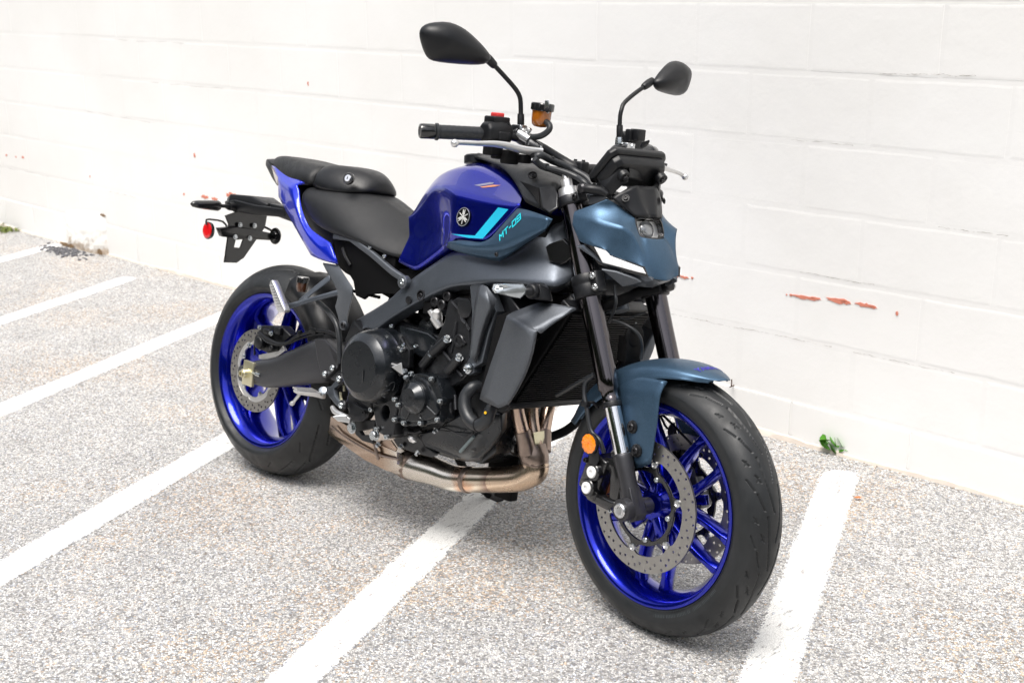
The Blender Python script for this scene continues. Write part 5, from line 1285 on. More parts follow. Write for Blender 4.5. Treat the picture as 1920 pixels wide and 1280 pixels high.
# tail
tl_c = dict(a=(-0.1034,-0.052,0.9211), b=(-0.013,-0.075,0.9131), c=(0.066,-0.098,0.8974), d=(0.1567,-0.121,0.8871), e=(0.1255,-0.128,0.8769), f=(-0.0016,-0.096,0.8877), g=(0.021,-0.106,0.8353), h=(0.1304,-0.13,0.7706), i=(0.2577,-0.152,0.693), j=(0.3177,-0.156,0.6861), k=(0.3835,-0.158,0.6857), l=(0.3355,-0.153,0.7393), m=(0.2936,-0.151,0.7484), n=(0.2205,-0.143,0.767), o=(0.1645,-0.134,0.8233), p=(0.1427,-0.127,0.867),
            x=(0.1151,-0.136,0.8627), y=(0.1778,-0.15,0.797), z=(0.2585,-0.16,0.7356), w=(0.3264,-0.164,0.7138))
for sd in (-1, 1):
    W = tl_c if sd < 0 else {q: (v[0], -v[1], v[2]) for q, v in tl_c.items()}
    tcow = cage('tail_side_panel', W, 'a b c f;c d e;c e x f;e p x;p o y x;f x h g;x y h;o n y;y n z;h y z i;n m z;z m w;i z w j;w m l;j w k;w l k', M_tail, moto, crease='a-b-c-d-e-p-o-n-m-l-k-j-i-h-g-f-a:1,f-x:.6,x-y-z-w:.6,c-f:.5,e-x:.5', sub=2, solid=.004, soff=-1 if sd < 0 else 1)
    W = dict(a=(-0.1034,-0.052,0.9211), b=(-0.1609,-0.03,0.9347), c=(-0.1553,-0.035,0.9189), d=(-0.083,-0.06,0.8849), e=(-0.0218,-0.08,0.8609), f=(-0.0051,-0.094,0.8876))
    W = {q: (v[0], -sd * v[1], v[2]) for q, v in W.items()}
    tlm = cage('tail_lamp', W, 'a b c d;a d e f', M_black, moto, allc=.8, sub=1, solid=.006, soff=-1 if sd < 0 else 1)
    mk('tail_lamp_lens', [plate([Vector((q[0], -sd * q[1], q[2])) for q in ((-0.0892,-0.058,0.9142), (-0.0057,-0.096,0.8887), (-0.0158,-0.085,0.8652), (-0.0471,-0.074,0.879))], .003, out=(0, sd, 0), bev=.0008)], M_taill, tlm)
tb = dict(a=(-.205, 0, .930), b=(-0.1572,-0.03,0.9369), c=(-0.1081,-0.02,0.9429), d=(-.13, 0, .945), e=(-0.1063,-0.05,0.922), f=(-0.0447,-0.062,0.9279), g=(0.062,-0.095,0.8973), h=(0.1561,-0.115,0.8876))
cage('tail_top_cover', tb, 'a b c d;b e f c;c f g;', M_black, moto, mirror=True, allc=.6, sub=2, solid=.004)
mk('tail_undertray', [loft([sec(-.10, .03, .91, .04, .90, .04, .885), sec(.04, .05, .89, .075, .86, .07, .825), sec(.16, .08, .87, .11, .82, .10, .765), sec(.30, .09, .79, .12, .77, .11, .70)])], M_black, moto, bev=.003)

# number plate bracket with signals and reflectors
lb = mk('plate_bracket', [loft([[(-.02, -.045, .80), (-.02, .045, .80), (-.02, .045, .775), (-.02, -.045, .775)], [(-.16, -.055, .795), (-.16, .055, .795), (-.16, .050, .765), (-.16, -.050, .765)], [(-.26, -.062, .800), (-.26, .062, .800), (-.26, .055, .765), (-.26, -.055, .765)], [(-.335, -.045, .790), (-.335, .045, .790), (-.335, .04, .765), (-.335, -.04, .765)]]),
                         loft([[(.09, -.05, .80), (.09, .05, .80), (.09, .04, .755), (.09, -.04, .755)], [(-.10, -.045, .808), (-.10, .045, .808), (-.10, .04, .775), (-.10, -.04, .775)]])], M_black, moto, bev=.004)
mk('bracket_top', [loft([[(-.345, -.030, .800), (-.345, .030, .800), (-.345, .030, .78), (-.345, -.030, .78)], [(-.30, -.050, .815), (-.30, .050, .815), (-.30, .055, .78), (-.30, -.055, .78)], [(-.20, -.045, .820), (-.20, .045, .820), (-.20, .05, .785), (-.20, -.05, .785)], [(-.13, -.030, .805), (-.13, .030, .805), (-.13, .03, .785), (-.13, -.03, .785)]])], M_black, lb, bev=.005, seg=3)
mk('plate_holder', [plate([(-0.285,-0.0699,0.7471), (-0.285,-0.0298,0.7622), (-0.285,0.07,0.7778), (-0.285,0.087,0.7639), (-0.285,0.0832,0.7206), (-0.285,0.037,0.6523), (-0.285,0.014,0.6185), (-0.285,-0.0108,0.6023), (-0.285,-0.0565,0.602), (-0.285,-0.0531,0.6726), (-0.285,-0.0542,0.722)], .006, holes=[[(-0.285,-0.0223,0.6743), (-0.285,0.0051,0.6778), (-0.285,-0.0035,0.6503), (-0.285,-0.026,0.6512)]], out=(1, 0, 0))], M_gloss, lb)
mk('reflector_bar', [prism([(-0.29,-0.1,0.7087), (-0.29,-0.0328,0.7178), (-0.29,0.0949,0.7055), (-0.29,0.106,0.6959), (-0.29,0.0979,0.6812), (-0.29,-0.0284,0.6808), (-0.29,-0.0839,0.6827)], (.022, 0, 0))], M_gloss, lb, bev=.003)
mk('reflector_stay', [loop_tube([(-0.3,-0.1236,0.7134), (-0.3,-0.1265,0.7293), (-0.3,-0.1028,0.7309), (-0.3,-0.0668,0.7274), (-0.29,-0.0554,0.7115)], .0032, 8, 2)], M_gloss, lb)
mk('reflector_stay', [loop_tube([(-0.3,0.1368,0.7016), (-0.29,0.1062,0.7138), (-0.29,0.0869,0.7202)], .004, 8, 2)], M_gloss, lb)
for q in ((-0.277,-0.0182,0.7228), (-0.277,0.0364,0.7237), (-0.265,-0.0397,0.6853), (-0.265,0.0148,0.6843)): bolt(lb, q, .0058, .006, (1, 0, .1), M_bolt)
rc = Vector((-0.306,-0.112,0.6963))
rr0 = mk('rear_reflector', [lathe([(0, -.006), (.0255, -.006), (.027, -.002), (.027, .002), (.0250, .0035)], rc, (0, -1, 0), 36)], M_gloss, moto)
mk('reflector_lens', [lathe([(.0245, .002), (.0235, .005), (.016, .0065), (.008, .0068), (0, .0069)], rc, (0, -1, 0), 24)], M_red, rr0, smooth=False)
rc2 = Vector((-0.2687,0.112,0.6964))
rr1 = mk('rear_reflector', [lathe([(0, .006), (.012, .006), (.014, .003), (.0255, .002), (.027, -.002), (.025, -.006), (0, -.006)], rc2, (0, -1, 0), 36)], M_gloss, moto)
mk('reflector_lens', [lathe([(.0245, .006), (.016, .0085), (0, .009)], rc2, (0, 1, 0), 24)], M_red, rr1)
for sd in (-1, 1):
    p0, p1, p2 = Vector((-0.2627,-0.05,0.7789)), Vector((-0.2512,-0.115,0.7778)), Vector((-0.2551,-0.215,0.7761))
    for q in (p0, p1, p2): q.y *= -sd
    d_ = (p2 - p1).normalized(); b_ = Vector((0, 0, 1)); n_ = d_.cross(b_).normalized()
    rg = []
    for t, w_, h_ in ((0, .006, .005), (.02, .013, .013), (.10, .015, .0165), (.30, .014, .0155), (.75, .013, .0125), (.93, .010, .009), (1, .003, .003)):
        c_ = p1.lerp(p2, t); rg.append([c_ + n_ * math.cos(a * math.pi / 5) * w_ + b_ * math.sin(a * math.pi / 5) * h_ for a in range(10)])
    sg = mk('rear_turn_signal', [loft(rg)], M_gloss, moto, ang=50)
    mk('signal_stalk', [loop_tube([p0, p0.lerp(p1, .45)], [.014, .012], 14, 1), loop_tube([p0.lerp(p1, .4), p1], [.0065, .0055], 12, 1), lathe([(.016, 0), (.017, .004), (.014, .008)], p0, p1 - p0, 16)], M_black, sg)

# ================================================================== FRAME AND CHASSIS
for sd in (-1, 1):
    fr = dict(u0=(1.079,-0.075,0.894), l0=(1.158,-0.1,0.7596), u1=(1.063,-0.1,0.8749), l1=(1.141,-0.148,0.7396), u2=(1.036,-0.125,0.8389), l2=(1.072,-0.168,0.7378), u3=(0.9635,-0.145,0.7771), l3=(0.9827,-0.174,0.7313),
              u4=(0.7803,-0.13,0.7795), l4=(0.9076,-0.17,0.7114), u5=(0.6876,-0.132,0.7141), l5=(0.8445,-0.165,0.7003), u6=(0.6368,-0.132,0.681), l6=(0.7839,-0.16,0.6813),
              u7=(0.5718,-0.13,0.6216), l7=(0.6248,-0.154,0.5906), u8=(0.4989,-0.118,0.5819), l8=(0.584,-0.152,0.5602), u9=(0.4283,-0.118,0.5415), l9=(0.5448,-0.15,0.5324), m9=(0.4989,-0.152,0.5303))
    if sd > 0: fr = {q: (v[0], -v[1], v[2]) for q, v in fr.items()}
    ff = ';'.join('u%d u%d l%d l%d' % (i, i + 1, i + 1, i) for i in range(8)) + ';u8 u9 m9 l9 l8'
    frame = cage('main_frame', fr, ff, M_frame, moto, crease=','.join('%s%d-%s%d:.75' % (c, i, c, i + 1) for c in 'ul' for i in range(9)) + ',u0-l0:1', sub=3, solid=.034, soff=-1 if sd < 0 else 1)
    def my(q): return Vector((q[0], -sd * q[1], q[2]))
    mk('pivot_plate', [plate([my(q) for q in ((0.4624,-0.15,0.5482), (0.4983,-0.153,0.5312), (0.521,-0.154,0.5392), (0.5492,-0.154,0.5338), (0.5729,-0.154,0.5008), (0.4901,-0.154,0.4174), (0.5012,-0.154,0.3892), (0.5797,-0.154,0.3594), (0.5757,-0.154,0.3304), (0.5434,-0.154,0.2887), (0.5025,-0.154,0.2834), (0.4743,-0.154,0.3283), (0.4799,-0.154,0.3684), (0.456,-0.154,0.4424), (0.4386,-0.152,0.4922))], .034, out=(0, sd, 0), bev=.005, smooth=0)], M_engine if sd < 0 else M_frame, frame)
    mk('engine_hanger', [loft([[my(q) for q in ((0.9487,-0.186,0.7147), (0.9633,-0.186,0.716), (0.9295,-0.18,0.6624), (1.002,-0.186,0.6901))][:0] or [my(q) for q in ((0.9289,-0.176,0.7074), (0.949,-0.184,0.716), (0.9661,-0.186,0.7143), (0.9974,-0.18,0.6877))],
                               [my(q) for q in ((0.9186,-0.17,0.668), (0.9449,-0.184,0.6828), (0.9733,-0.186,0.673), (0.9871,-0.176,0.6594))],
                               [my(q) for q in ((0.9161,-0.166,0.6167), (0.9344,-0.178,0.6235), (0.9534,-0.18,0.6123), (0.9624,-0.168,0.6085))],
                               [my(q) for q in ((0.9136,-0.162,0.565), (0.9281,-0.172,0.5678), (0.9417,-0.174,0.5594), (0.9481,-0.164,0.5532))],
                               [my(q) for q in ((0.9123,-0.16,0.539), (0.9227,-0.166,0.5356), (0.9308,-0.166,0.5335), (0.9392,-0.16,0.524))]])], M_grey, frame, ang=180)
    mk('hanger_web', [plate([my(q) for q in ((0.8868,-0.16,0.7029), (0.9014,-0.162,0.7209), (0.9319,-0.166,0.7136), (0.9605,-0.166,0.6928), (0.9857,-0.16,0.6575), (0.9672,-0.156,0.6003), (0.9528,-0.154,0.5284), (0.9249,-0.154,0.5094), (0.9283,-0.154,0.4988), (0.9099,-0.154,0.4872), (0.8898,-0.154,0.4933), (0.8929,-0.154,0.5121), (0.9081,-0.154,0.5363), (0.9059,-0.154,0.5709), (0.9015,-0.156,0.6435))], .030, out=(0, sd, 0), bev=.004)], M_frame, frame)
    mk('headstock_duct', [plate([my(q) for q in ((1.093,-0.1415,0.826), (1.1,-0.14,0.8338), (1.129,-0.128,0.8498), (1.143,-0.118,0.8375), (1.146,-0.112,0.8095), (1.14,-0.118,0.798), (1.131,-0.124,0.7915), (1.105,-0.138,0.795))], .02, out=(.3, sd, 0), bev=.002)], M_gloss, frame)
    for q, r_ in (((0.5278,-0.156,0.5228), .016), ((0.7162,-0.157,0.654), .0135)):
        q = my(q)
        mk('bolt_recess', [lathe([(r_ * 1.05, -.004), (r_ * 1.05, .0005), (r_ * .86, .0012), (r_ * .84, -.004), (0, -.004)], q, (0, sd, 0), 28)], M_boltk, frame)
        bolt(frame, q + Vector((0, -sd * .002, 0)), .0062, .005, (0, sd, 0), M_boltk, kind='cap')
    mk('frame_plug', [lathe([(.0105, -.002), (.0105, .0015), (.0095, .002), (0, .002)], my((0.6736,-0.156,0.6354)), (0, sd, 0), 28)], M_black, frame)
    mk('engine_bolt', [lathe([(.013, 0), (.013, .003), (.009, .004), (.009, .009), (.006, .0105), (.004, .009), (0, .009)], my((0.9101,-0.155,0.506)), (0, sd, 0), 28)], M_bolt, frame)
    # seat rail
    mk('seat_rail', [loft([[my(q) + Vector(o) for o in ((0, 0, .008), (0, 0, -.010), (0, -sd * .016, -.010), (0, -sd * .016, .008))] for q in ((0.3203,-0.135,0.7569), (0.393,-0.137,0.7603), (0.4933,-0.14,0.7287), (0.5779,-0.143,0.6966), (0.6485,-0.146,0.6782))])], M_grey, moto, bev=.004, seg=3)
    sr = bpy.context.scene.objects[-1] if False else frame
    mk('rail_lug', [lathe([(.017, -.012), (.017, .003), (.014, .005), (0, .005)], my((0.636,-0.148,0.6763)), (0, sd, 0), 24)], M_grey, frame)
    bolt(frame, my((0.6391,-0.152,0.6766)), .0088, .005, (0, sd, 0), M_bolt, kind='cap')
    for q in ((0.403,-0.132,0.7631), (0.4808,-0.135,0.7483), (0.543,-0.137,0.7322)): bolt(frame, my(q) + Vector((0, 0, -.004)), .0055, .005, (.1, sd * .5, .8), M_bolt, kind='cap')
    mk('under_seat_panel', [plate([my(q) for q in ((0.2918,-0.118,0.7596), (0.3876,-0.12,0.7498), (0.6088,-0.122,0.6667), (0.5955,-0.122,0.6377), (0.5451,-0.121,0.634), (0.4762,-0.12,0.619), (0.4593,-0.12,0.6035), (0.4243,-0.119,0.6087), (0.408,-0.119,0.645), (0.3561,-0.118,0.6852), (0.3328,-0.118,0.7016))], .01, out=(0, sd, 0), bev=.002)], M_dark, moto)
    mk('rubber_strap', [loop_tube([my(q) for q in ((0.3559,-0.124,0.7283), (0.3707,-0.125,0.7086), (0.3967,-0.125,0.6863))], .004, 8, 3)], M_black, moto)
    # passenger peg hanger
    pg = mk('peg_hanger', [loft([[my(q) for q in r_] for r_ in (
        [(0.3051,-0.146,0.6805), (0.3767,-0.15,0.6839), (0.3648,-0.138,0.6767), (0.2911,-0.134,0.674)], [(0.362,-0.158,0.6455), (0.4247,-0.164,0.662), (0.4126,-0.15,0.6558), (0.3458,-0.144,0.6385)], [(0.4062,-0.168,0.6196), (0.4715,-0.172,0.6369), (0.4586,-0.158,0.6314), (0.394,-0.154,0.6131)],
        [(0.41,-0.168,0.5979), (0.4736,-0.172,0.6118), (0.46,-0.158,0.606), (0.3961,-0.154,0.5919)], [(0.4016,-0.166,0.5742), (0.4606,-0.168,0.5715), (0.4444,-0.152,0.5665), (0.3885,-0.152,0.5677)], [(0.4111,-0.16,0.5484), (0.4498,-0.16,0.5476), (0.4352,-0.146,0.5427), (0.398,-0.146,0.5423)], [(0.4223,-0.156,0.518), (0.4505,-0.156,0.5244), (0.4351,-0.142,0.5197), (0.4084,-0.142,0.513)])]),
        lathe([(.013, -.006), (.013, .004), (.011, .006)], my((0.4368,-0.158,0.529)), (0, sd, 0), 22)], M_grey, moto, bev=.003, ang=60)
    bolt(pg, my((0.4423,-0.164,0.5304)), .0085, .005, (0, sd, 0), M_boltk, kind='cap')
    mk('peg_arm', [loft([[my(q) for q in r_] for r_ in ([(0.4037,-0.16,0.6219), (0.4087,-0.16,0.6068), (0.3937,-0.145,0.6047), (0.3895,-0.145,0.6201)], [(0.3204,-0.18,0.5874), (0.3226,-0.18,0.5747), (0.3073,-0.164,0.5725), (0.3051,-0.164,0.5853)], [(0.2456,-0.2,0.5568), (0.2445,-0.2,0.5393), (0.2252,-0.182,0.5363), (0.2255,-0.182,0.5539)], [(0.2326,-0.208,0.5495), (0.2309,-0.208,0.5354), (0.2114,-0.19,0.5324), (0.2131,-0.19,0.5466)])]),
                        loft([[my(q) for q in r_] for r_ in ([(0.3453,-0.152,0.6533), (0.3557,-0.152,0.6388), (0.344,-0.14,0.6384), (0.3352,-0.14,0.6522)], [(0.2756,-0.165,0.5939), (0.3001,-0.165,0.5931), (0.2843,-0.15,0.592), (0.2613,-0.15,0.593)], [(0.256,-0.178,0.5681), (0.2883,-0.178,0.5707), (0.2711,-0.162,0.5692), (0.2401,-0.162,0.5668)])])], M_frame, pg, bev=.003)
    mk('peg_rubber', [prism([my(q) for q in ((0.1982,-0.235,0.6113), (0.206,-0.235,0.615), (0.22,-0.235,0.6019), (0.2627,-0.235,0.557), (0.2768,-0.235,0.5422), (0.2715,-0.235,0.5353), (0.2505,-0.235,0.5318), (0.2375,-0.235,0.5398), (0.1954,-0.235,0.5982))], (0, sd * -.020, 0))], M_silver, pg, bev=.002)
    for t in range(9):
        a_ = my((0.2017,-0.236,0.5991)).lerp(my((0.2402,-0.236,0.5417)), t / 8); b_ = my((0.2164,-0.236,0.6013)).lerp(my((0.2641,-0.236,0.5472)), t / 8)
        mk('peg_ridge', [loop_tube([a_ + Vector((0, sd * .001, 0)), b_ + Vector((0, sd * .001, 0))], .0016, 6, 1)], M_silver, pg)
    bolt(pg, my((0.2545,-0.222,0.5559)), .007, .006, (0, sd, 0), M_bolt, kind='cap')
# airbox and dark mass inside the frame
mk('airbox', [loft([[(.56, -.10, .70), (.56, .10, .70), (.56, .10, .665), (.56, -.10, .665)], [(.75, -.125, .74), (.75, .125, .74), (.75, .12, .655), (.75, -.12, .655)], [(.95, -.14, .84), (.95, .14, .84), (.95, .13, .70), (.95, -.13, .70)], [(1.06, -.12, .90), (1.06, .12, .90), (1.08, .10, .72), (1.08, -.10, .72)]])], M_dark, moto, bev=.004)
mk('under_seat_tray', [loft([[(.20, -.10, .78), (.20, .10, .78), (.24, .10, .70), (.24, -.10, .70)], [(.36, -.115, .75), (.36, .115, .75), (.36, .11, .66), (.36, -.11, .66)], [(.56, -.115, .73), (.56, .115, .73), (.55, .11, .62), (.55, -.11, .62)]])], M_dark, moto, bev=.004)
tr_teeth = [box((.40 + .0085 * i, -.112, .618), (.005, .008, .008)) for i in range(14)]
mk('tray_edge', tr_teeth, M_dark, moto, smooth=False)
mk('shock_absorber', [lathe([(.022, 0), (.022, .16), (.012, .165), (.012, .24)], (.56, .0, .40), (.25, 0, 1), 20)] + [loop_tube([Vector((.56 + .25 * h * .97, 0, .40 + h)) + Vector((math.cos(a), math.sin(a), 0)) * .032 for i in range(70) for a, h in [(i * .62, .01 + i * .0022)]], .005, 6, 1)], M_dark, moto)

# ---- swingarm
for sd in (-1, 1):
    def my(q): return Vector((q[0], -sd * q[1], q[2]))
    up_p = [(-0.033,-0.142,0.3283), (0.0152,-0.142,0.3479), (0.0634,-0.143,0.3642), (0.0869,-0.143,0.3696), (0.1323,-0.143,0.3854), (0.1831,-0.142,0.4119), (0.257,-0.14,0.4485), (0.2958,-0.138,0.4692), (0.3342,-0.134,0.4733)]
    dn_p = [(-0.0225,-0.142,0.2792), (0.0262,-0.142,0.2839), (0.0599,-0.143,0.2844), (0.101,-0.143,0.2876), (0.1475,-0.143,0.298), (0.2004,-0.142,0.312), (0.2767,-0.14,0.3353), (0.3469,-0.138,0.3538), (0.3551,-0.134,0.366)]
    rg = []
    for a, b in zip(up_p, dn_p):
        a, b = my(a), my(b); mdp = a.lerp(b, .5); w_ = .040
        o_ = Vector((0, sd, 0))
        t = (up_p.index(tuple((a.x, a.y * -sd * 1.0, a.z))) if False else 0)
        rg.append([a + o_ * -.010, a.lerp(b, .10) + o_ * .002, a.lerp(b, .30) + o_ * .006, a.lerp(b, .70) + o_ * .006, a.lerp(b, .90) + o_ * .002, b + o_ * -.010, b + o_ * -w_, a + o_ * -w_])
    arm = mk('swingarm', [loft(rg)], M_swing, moto, ang=180, bev=.0)
    mk('swingarm_pivot', [plate([my(q) for q in ((0.3018,-0.146,0.4681), (0.3485,-0.144,0.476), (0.419,-0.144,0.4428), (0.4145,-0.146,0.4089), (0.3697,-0.146,0.3688), (0.3499,-0.147,0.3765), (0.3253,-0.147,0.4165))], .05, holes=[[my(q) for q in ((0.3827,-0.146,0.4511), (0.412,-0.146,0.436), (0.4045,-0.146,0.4249))]] if sd < 0 else (), out=(0, sd, 0), bev=.004)], M_swing, arm)
    for q in ((0.3705,-0.148,0.3835), (0.3996,-0.148,0.4055)): bolt(arm, my(q), .0085, .006, (0, sd, 0), M_bolt, kind='cap')
    mk('axle_adjuster', [box(my((0.0254,-0.148,0.3152)), (.048, .010, .072))], M_gold, arm, bev=.0012)
    mk('axle_nut', [lathe([(.016, 0), (.016, .003), (.0135, .0035), (.0135, .016), (.0115, .018), (.0095, .018), (.0095, .024), (.006, .024), (.006, .012), (0, .012)], my((0.0227,-0.152,0.3148)), (0, sd, 0), 6 if False else 12)], M_gold, arm)
    mk('adjuster_bolt', [lathe([(.006, 0), (.006, .02), (.0035, .02), (.0035, .04)], my((0.0536,-0.15,0.321)) + Vector((.03, 0, 0)), (-1, 0, 0), 10)], M_bolt, arm)
mk('swingarm_bridge', [loft([[(.30, -.13, .46), (.30, .13, .46), (.30, .13, .38), (.30, -.13, .38)][::1], [(.40, -.13, .45), (.40, .13, .45), (.42, .13, .36), (.42, -.13, .36)]])], M_swing, moto, bev=.006)
mk('swingarm_pivot_tube', [lathe([(.03, -.14), (.03, .14)], (.455, 0, .40), (0, 1, 0), 24)], M_engine, moto)
# rear caliper
cc = Vector((0.0724,-0.128,0.4173))
rcal = mk('rear_caliper', [prism([(0.0081,-0.118,0.4383), (0.0126,-0.118,0.4554), (0.1121,-0.118,0.4714), (0.1326,-0.118,0.4633), (0.163,-0.118,0.4513), (0.138,-0.118,0.4322), (0.1151,-0.118,0.3987), (0.0648,-0.118,0.3818), (0.0147,-0.118,0.3857)], (0, .034, 0)), lathe([(.0, .012), (.0165, .012), (.0175, .009), (.0175, -.01)], (0.046,-0.132,0.4095), (0, -1, 0), 26), lathe([(.0, .012), (.008, .012), (.0085, .008), (.0085, -.01)], (0.1062,-0.13,0.406), (0, -1, 0), 16), box((0.0749,-0.13,0.4472), (.03, .02, .016)), box((0.1145,-0.125,0.4572), (.028, .014, .022))], M_black, moto, bev=.003)
for q in ((0.0323,-0.13,0.4529), (-0.0072,-0.13,0.3931), (0.0924,-0.132,0.4459)): bolt(rcal, q, .0055, .008, (0, -1, 0), M_bolt)
mk('caliper_bracket', [plate([(0.0198,-0.116,0.3687), (0.0618,-0.116,0.3827), (0.1125,-0.116,0.3982), (0.1286,-0.116,0.4159), (0.1403,-0.116,0.4034), (0.0978,-0.116,0.3718), (0.0511,-0.116,0.3598), (0.0218,-0.116,0.3571)], .01)], M_silver, rcal)
mk('rear_brake_line', [loop_tube([(0.0346,-0.135,0.4371), (0.0843,-0.138,0.4284), (0.1334,-0.138,0.4228), (0.1717,-0.136,0.4313), (0.2111,-0.134,0.4572), (0.2512,-0.132,0.4744), (0.2955,-0.13,0.4893), (0.3519,-0.13,0.4938), (0.3965,-0.13,0.4852)], .0052, 10, 6)], M_black, moto)
mk('sensor_line', [loop_tube([(0.0059,-0.12,0.3661), (0.0072,-0.125,0.3993), (0.0308,-0.135,0.4305), (0.0838,-0.14,0.4195), (0.1413,-0.14,0.4199), (0.1883,-0.135,0.4358), (0.2254,-0.134,0.4541), (0.2699,-0.132,0.4707), (0.3269,-0.13,0.4865)], .0030, 8, 6)], M_black, moto)
mk('brake_hose_rear', [loop_tube([(0.2755,-0.125,0.5675), (0.3208,-0.135,0.5579), (0.3663,-0.145,0.5433), (0.3973,-0.15,0.5239), (0.4132,-0.15,0.4939), (0.42,-0.15,0.4623), (0.4277,-0.15,0.4226)], .0075, 12, 6)], M_hose, moto)
mk('line_clip', [box((0.2781,-0.13,0.4862), (.03, .012, .016)), box((0.223,-0.134,0.4679), (.012, .01, .02))], M_black, moto, bev=.002)
# hugger
hg, nh = [], 12
for i in range(nh):
    a = 16 + 54 * i / (nh - 1); r_ = .332
    y_ = .098
    hg.append([AXR + pol(r_ - .075, a, -y_), AXR + pol(r_ - .03, a, -y_ * .98), AXR + pol(r_ - .004, a, -y_ * .72), AXR + pol(r_ + .004, a, 0), AXR + pol(r_ - .004, a, y_ * .72), AXR + pol(r_ - .03, a, y_ * .98), AXR + pol(r_ - .075, a, y_)])
mk('rear_mudguard', [loft(hg, cap=False, closed=False)], M_black, moto, solid=.003, ang=60)
mk('chain_guard', [prism([(.0, .125, .44), (.36, .125, .47), (.40, .125, .42), (.0, .125, .36)], (0, .02, 0))], M_black, moto, bev=.003)
mk('drive_chain', [box((.0 + .022 * i, .108, .317 + .108 + (.0005 * i)), (.019, .012, .014)) for i in range(21)] + [box((.0 + .022 * i, .108, .317 - .108 + .0028 * i), (.019, .012, .014)) for i in range(21)], M_boltk, moto, smooth=False)
# rear brake fluid reservoir
rb_ = Vector((0.2125,-0.135,0.6138))
rbr = mk('rear_brake_reservoir', [lathe([(0, -.030), (.013, -.028), (.0155, -.020), (.0165, 0)], rb_, (0, 0, 1), 26)], M_amberd, moto)
mk('reservoir_cap', [lathe([(.0180, -.002), (.0180, .011), (.0165, .0135), (0, .0135)], rb_, (0, 0, 1), 18)], M_gloss, rbr, ang=15)

# rider footrest, pedal, brackets
for sd in (-1, 1):
    def my(q): return Vector((q[0], -sd * q[1], q[2]))
    fb = mk('footrest_bracket', [plate([my(q) for q in ((0.4048,-0.172,0.3553), (0.4271,-0.172,0.3628), (0.4461,-0.17,0.3858), (0.4543,-0.168,0.397), (0.469,-0.168,0.3972), (0.4746,-0.168,0.3889), (0.4646,-0.17,0.376), (0.4411,-0.174,0.3576), (0.4523,-0.176,0.3436), (0.4737,-0.178,0.332), (0.4968,-0.178,0.3316), (0.5068,-0.178,0.3216), (0.4858,-0.178,0.3107), (0.4593,-0.178,0.3179), (0.4289,-0.176,0.3317), (0.4116,-0.174,0.3431))], .014, out=(0, sd, 0), bev=.004)], M_frame, moto)
    for q, r_ in (((0.4635,-0.172,0.3894), .012), ((0.4958,-0.182,0.3248), .012)):
        mk('bolt_collar', [lathe([(r_ * 1.25, -.006), (r_ * 1.25, .001), (r_ * 1.05, .003), (0, .003)], my(q), (0, sd, 0), 22)], M_boltk, fb)
        bolt(fb, my(q) + Vector((0, sd * .003, 0)), .0088, .006, (0, sd, 0), M_bolt, kind='cap')
    a0, a1 = my((0.4191,-0.182,0.345)), my((0.3969,-0.268,0.3485))
    dirp = (a1 - a0).normalized(); wv = Vector((1, 0, 0)); wv = (wv - dirp * wv.dot(dirp)).normalized()
    up2 = Vector((0, 0, 1))
    pgr = mk('footrest', [loft([[a0.lerp(a1, t) + wv * w_ * s + up2 * h for s, h in ((-1, 0), (1, 0), (.6, -hh), (-.6, -hh))] for t, w_, hh in ((0, .011, .018), (.12, .013, .018), (.35, .017, .014), (.9, .017, .010), (1, .010, .006))])], M_silver, moto, bev=.002)
    for t in range(10):
        c_ = a0.lerp(a1, .38 + .58 * t / 9) + up2 * .002
        mk('footrest_tooth', [prism([c_ + wv * .015 + dirp * .003, c_ - wv * .015 + dirp * .003, c_ - wv * .015 - dirp * .001, c_ + wv * .015 - dirp * .001], (0, 0, .004))], M_silver, pgr)
    mk('footrest_pin', [lathe([(.012, 0), (.012, .004), (.007, .006), (0, .006)], my((0.4251,-0.195,0.3481)), (.3, sd * .8, .4), 18)], M_bolt, pgr)
    mk('feeler_peg', [loop_tube([my((0.4042,-0.255,0.3379)), my((0.3863,-0.258,0.3138))], .0042, 10, 1), lathe([(0, -.007), (.005, -.005), (.007, 0), (.005, .005), (0, .007)], my((0.3806,-0.258,0.3084)), (0, 1, 0), 12)], M_silver, pgr)
bp_ = mk('brake_pedal', [plate([(0.4989,-0.215,0.2972), (0.5098,-0.215,0.3027), (0.5306,-0.2,0.309), (0.5472,-0.195,0.302), (0.5465,-0.195,0.2888), (0.518,-0.212,0.2878)], .012, out=(0, -1, .6), bev=.003), loop_tube([(0.4584,-0.185,0.312), (0.4786,-0.19,0.3044), (0.5069,-0.195,0.303), (0.538,-0.195,0.3019)], [.006, .008, .008, .007], 10, 3)], M_silver, moto)
mk('pedal_linkage', [loop_tube([(0.4615,-0.165,0.3527), (0.4654,-0.165,0.3392), (0.4713,-0.165,0.3323)], .0035, 8, 2), loop_tube([(0.4662,-0.16,0.3719), (0.4698,-0.16,0.3563)], .003, 8, 1)], M_gold, bp_)
mk('pedal_bracket', [plate([(0.5081,-0.17,0.2999), (0.5176,-0.168,0.3384), (0.5528,-0.168,0.33), (0.5869,-0.166,0.3295), (0.5809,-0.166,0.3121), (0.5647,-0.168,0.2965), (0.5256,-0.17,0.2886)], .012, bev=.002), plate([(0.4864,-0.14,0.2789), (0.5852,-0.14,0.3036), (0.5812,-0.14,0.2744), (0.5845,-0.14,0.2387), (0.5421,-0.14,0.2366), (0.5125,-0.14,0.2459)], .012, holes=[[(0.5287,-0.14,0.26), (0.5777,-0.14,0.2776), (0.576,-0.14,0.261), (0.5393,-0.14,0.2523)]], bev=.002)], M_engine, bp_)
bolt(bp_, (0.5195,-0.16,0.2689), .0125, .010, (0, -1, 0), M_bolt)
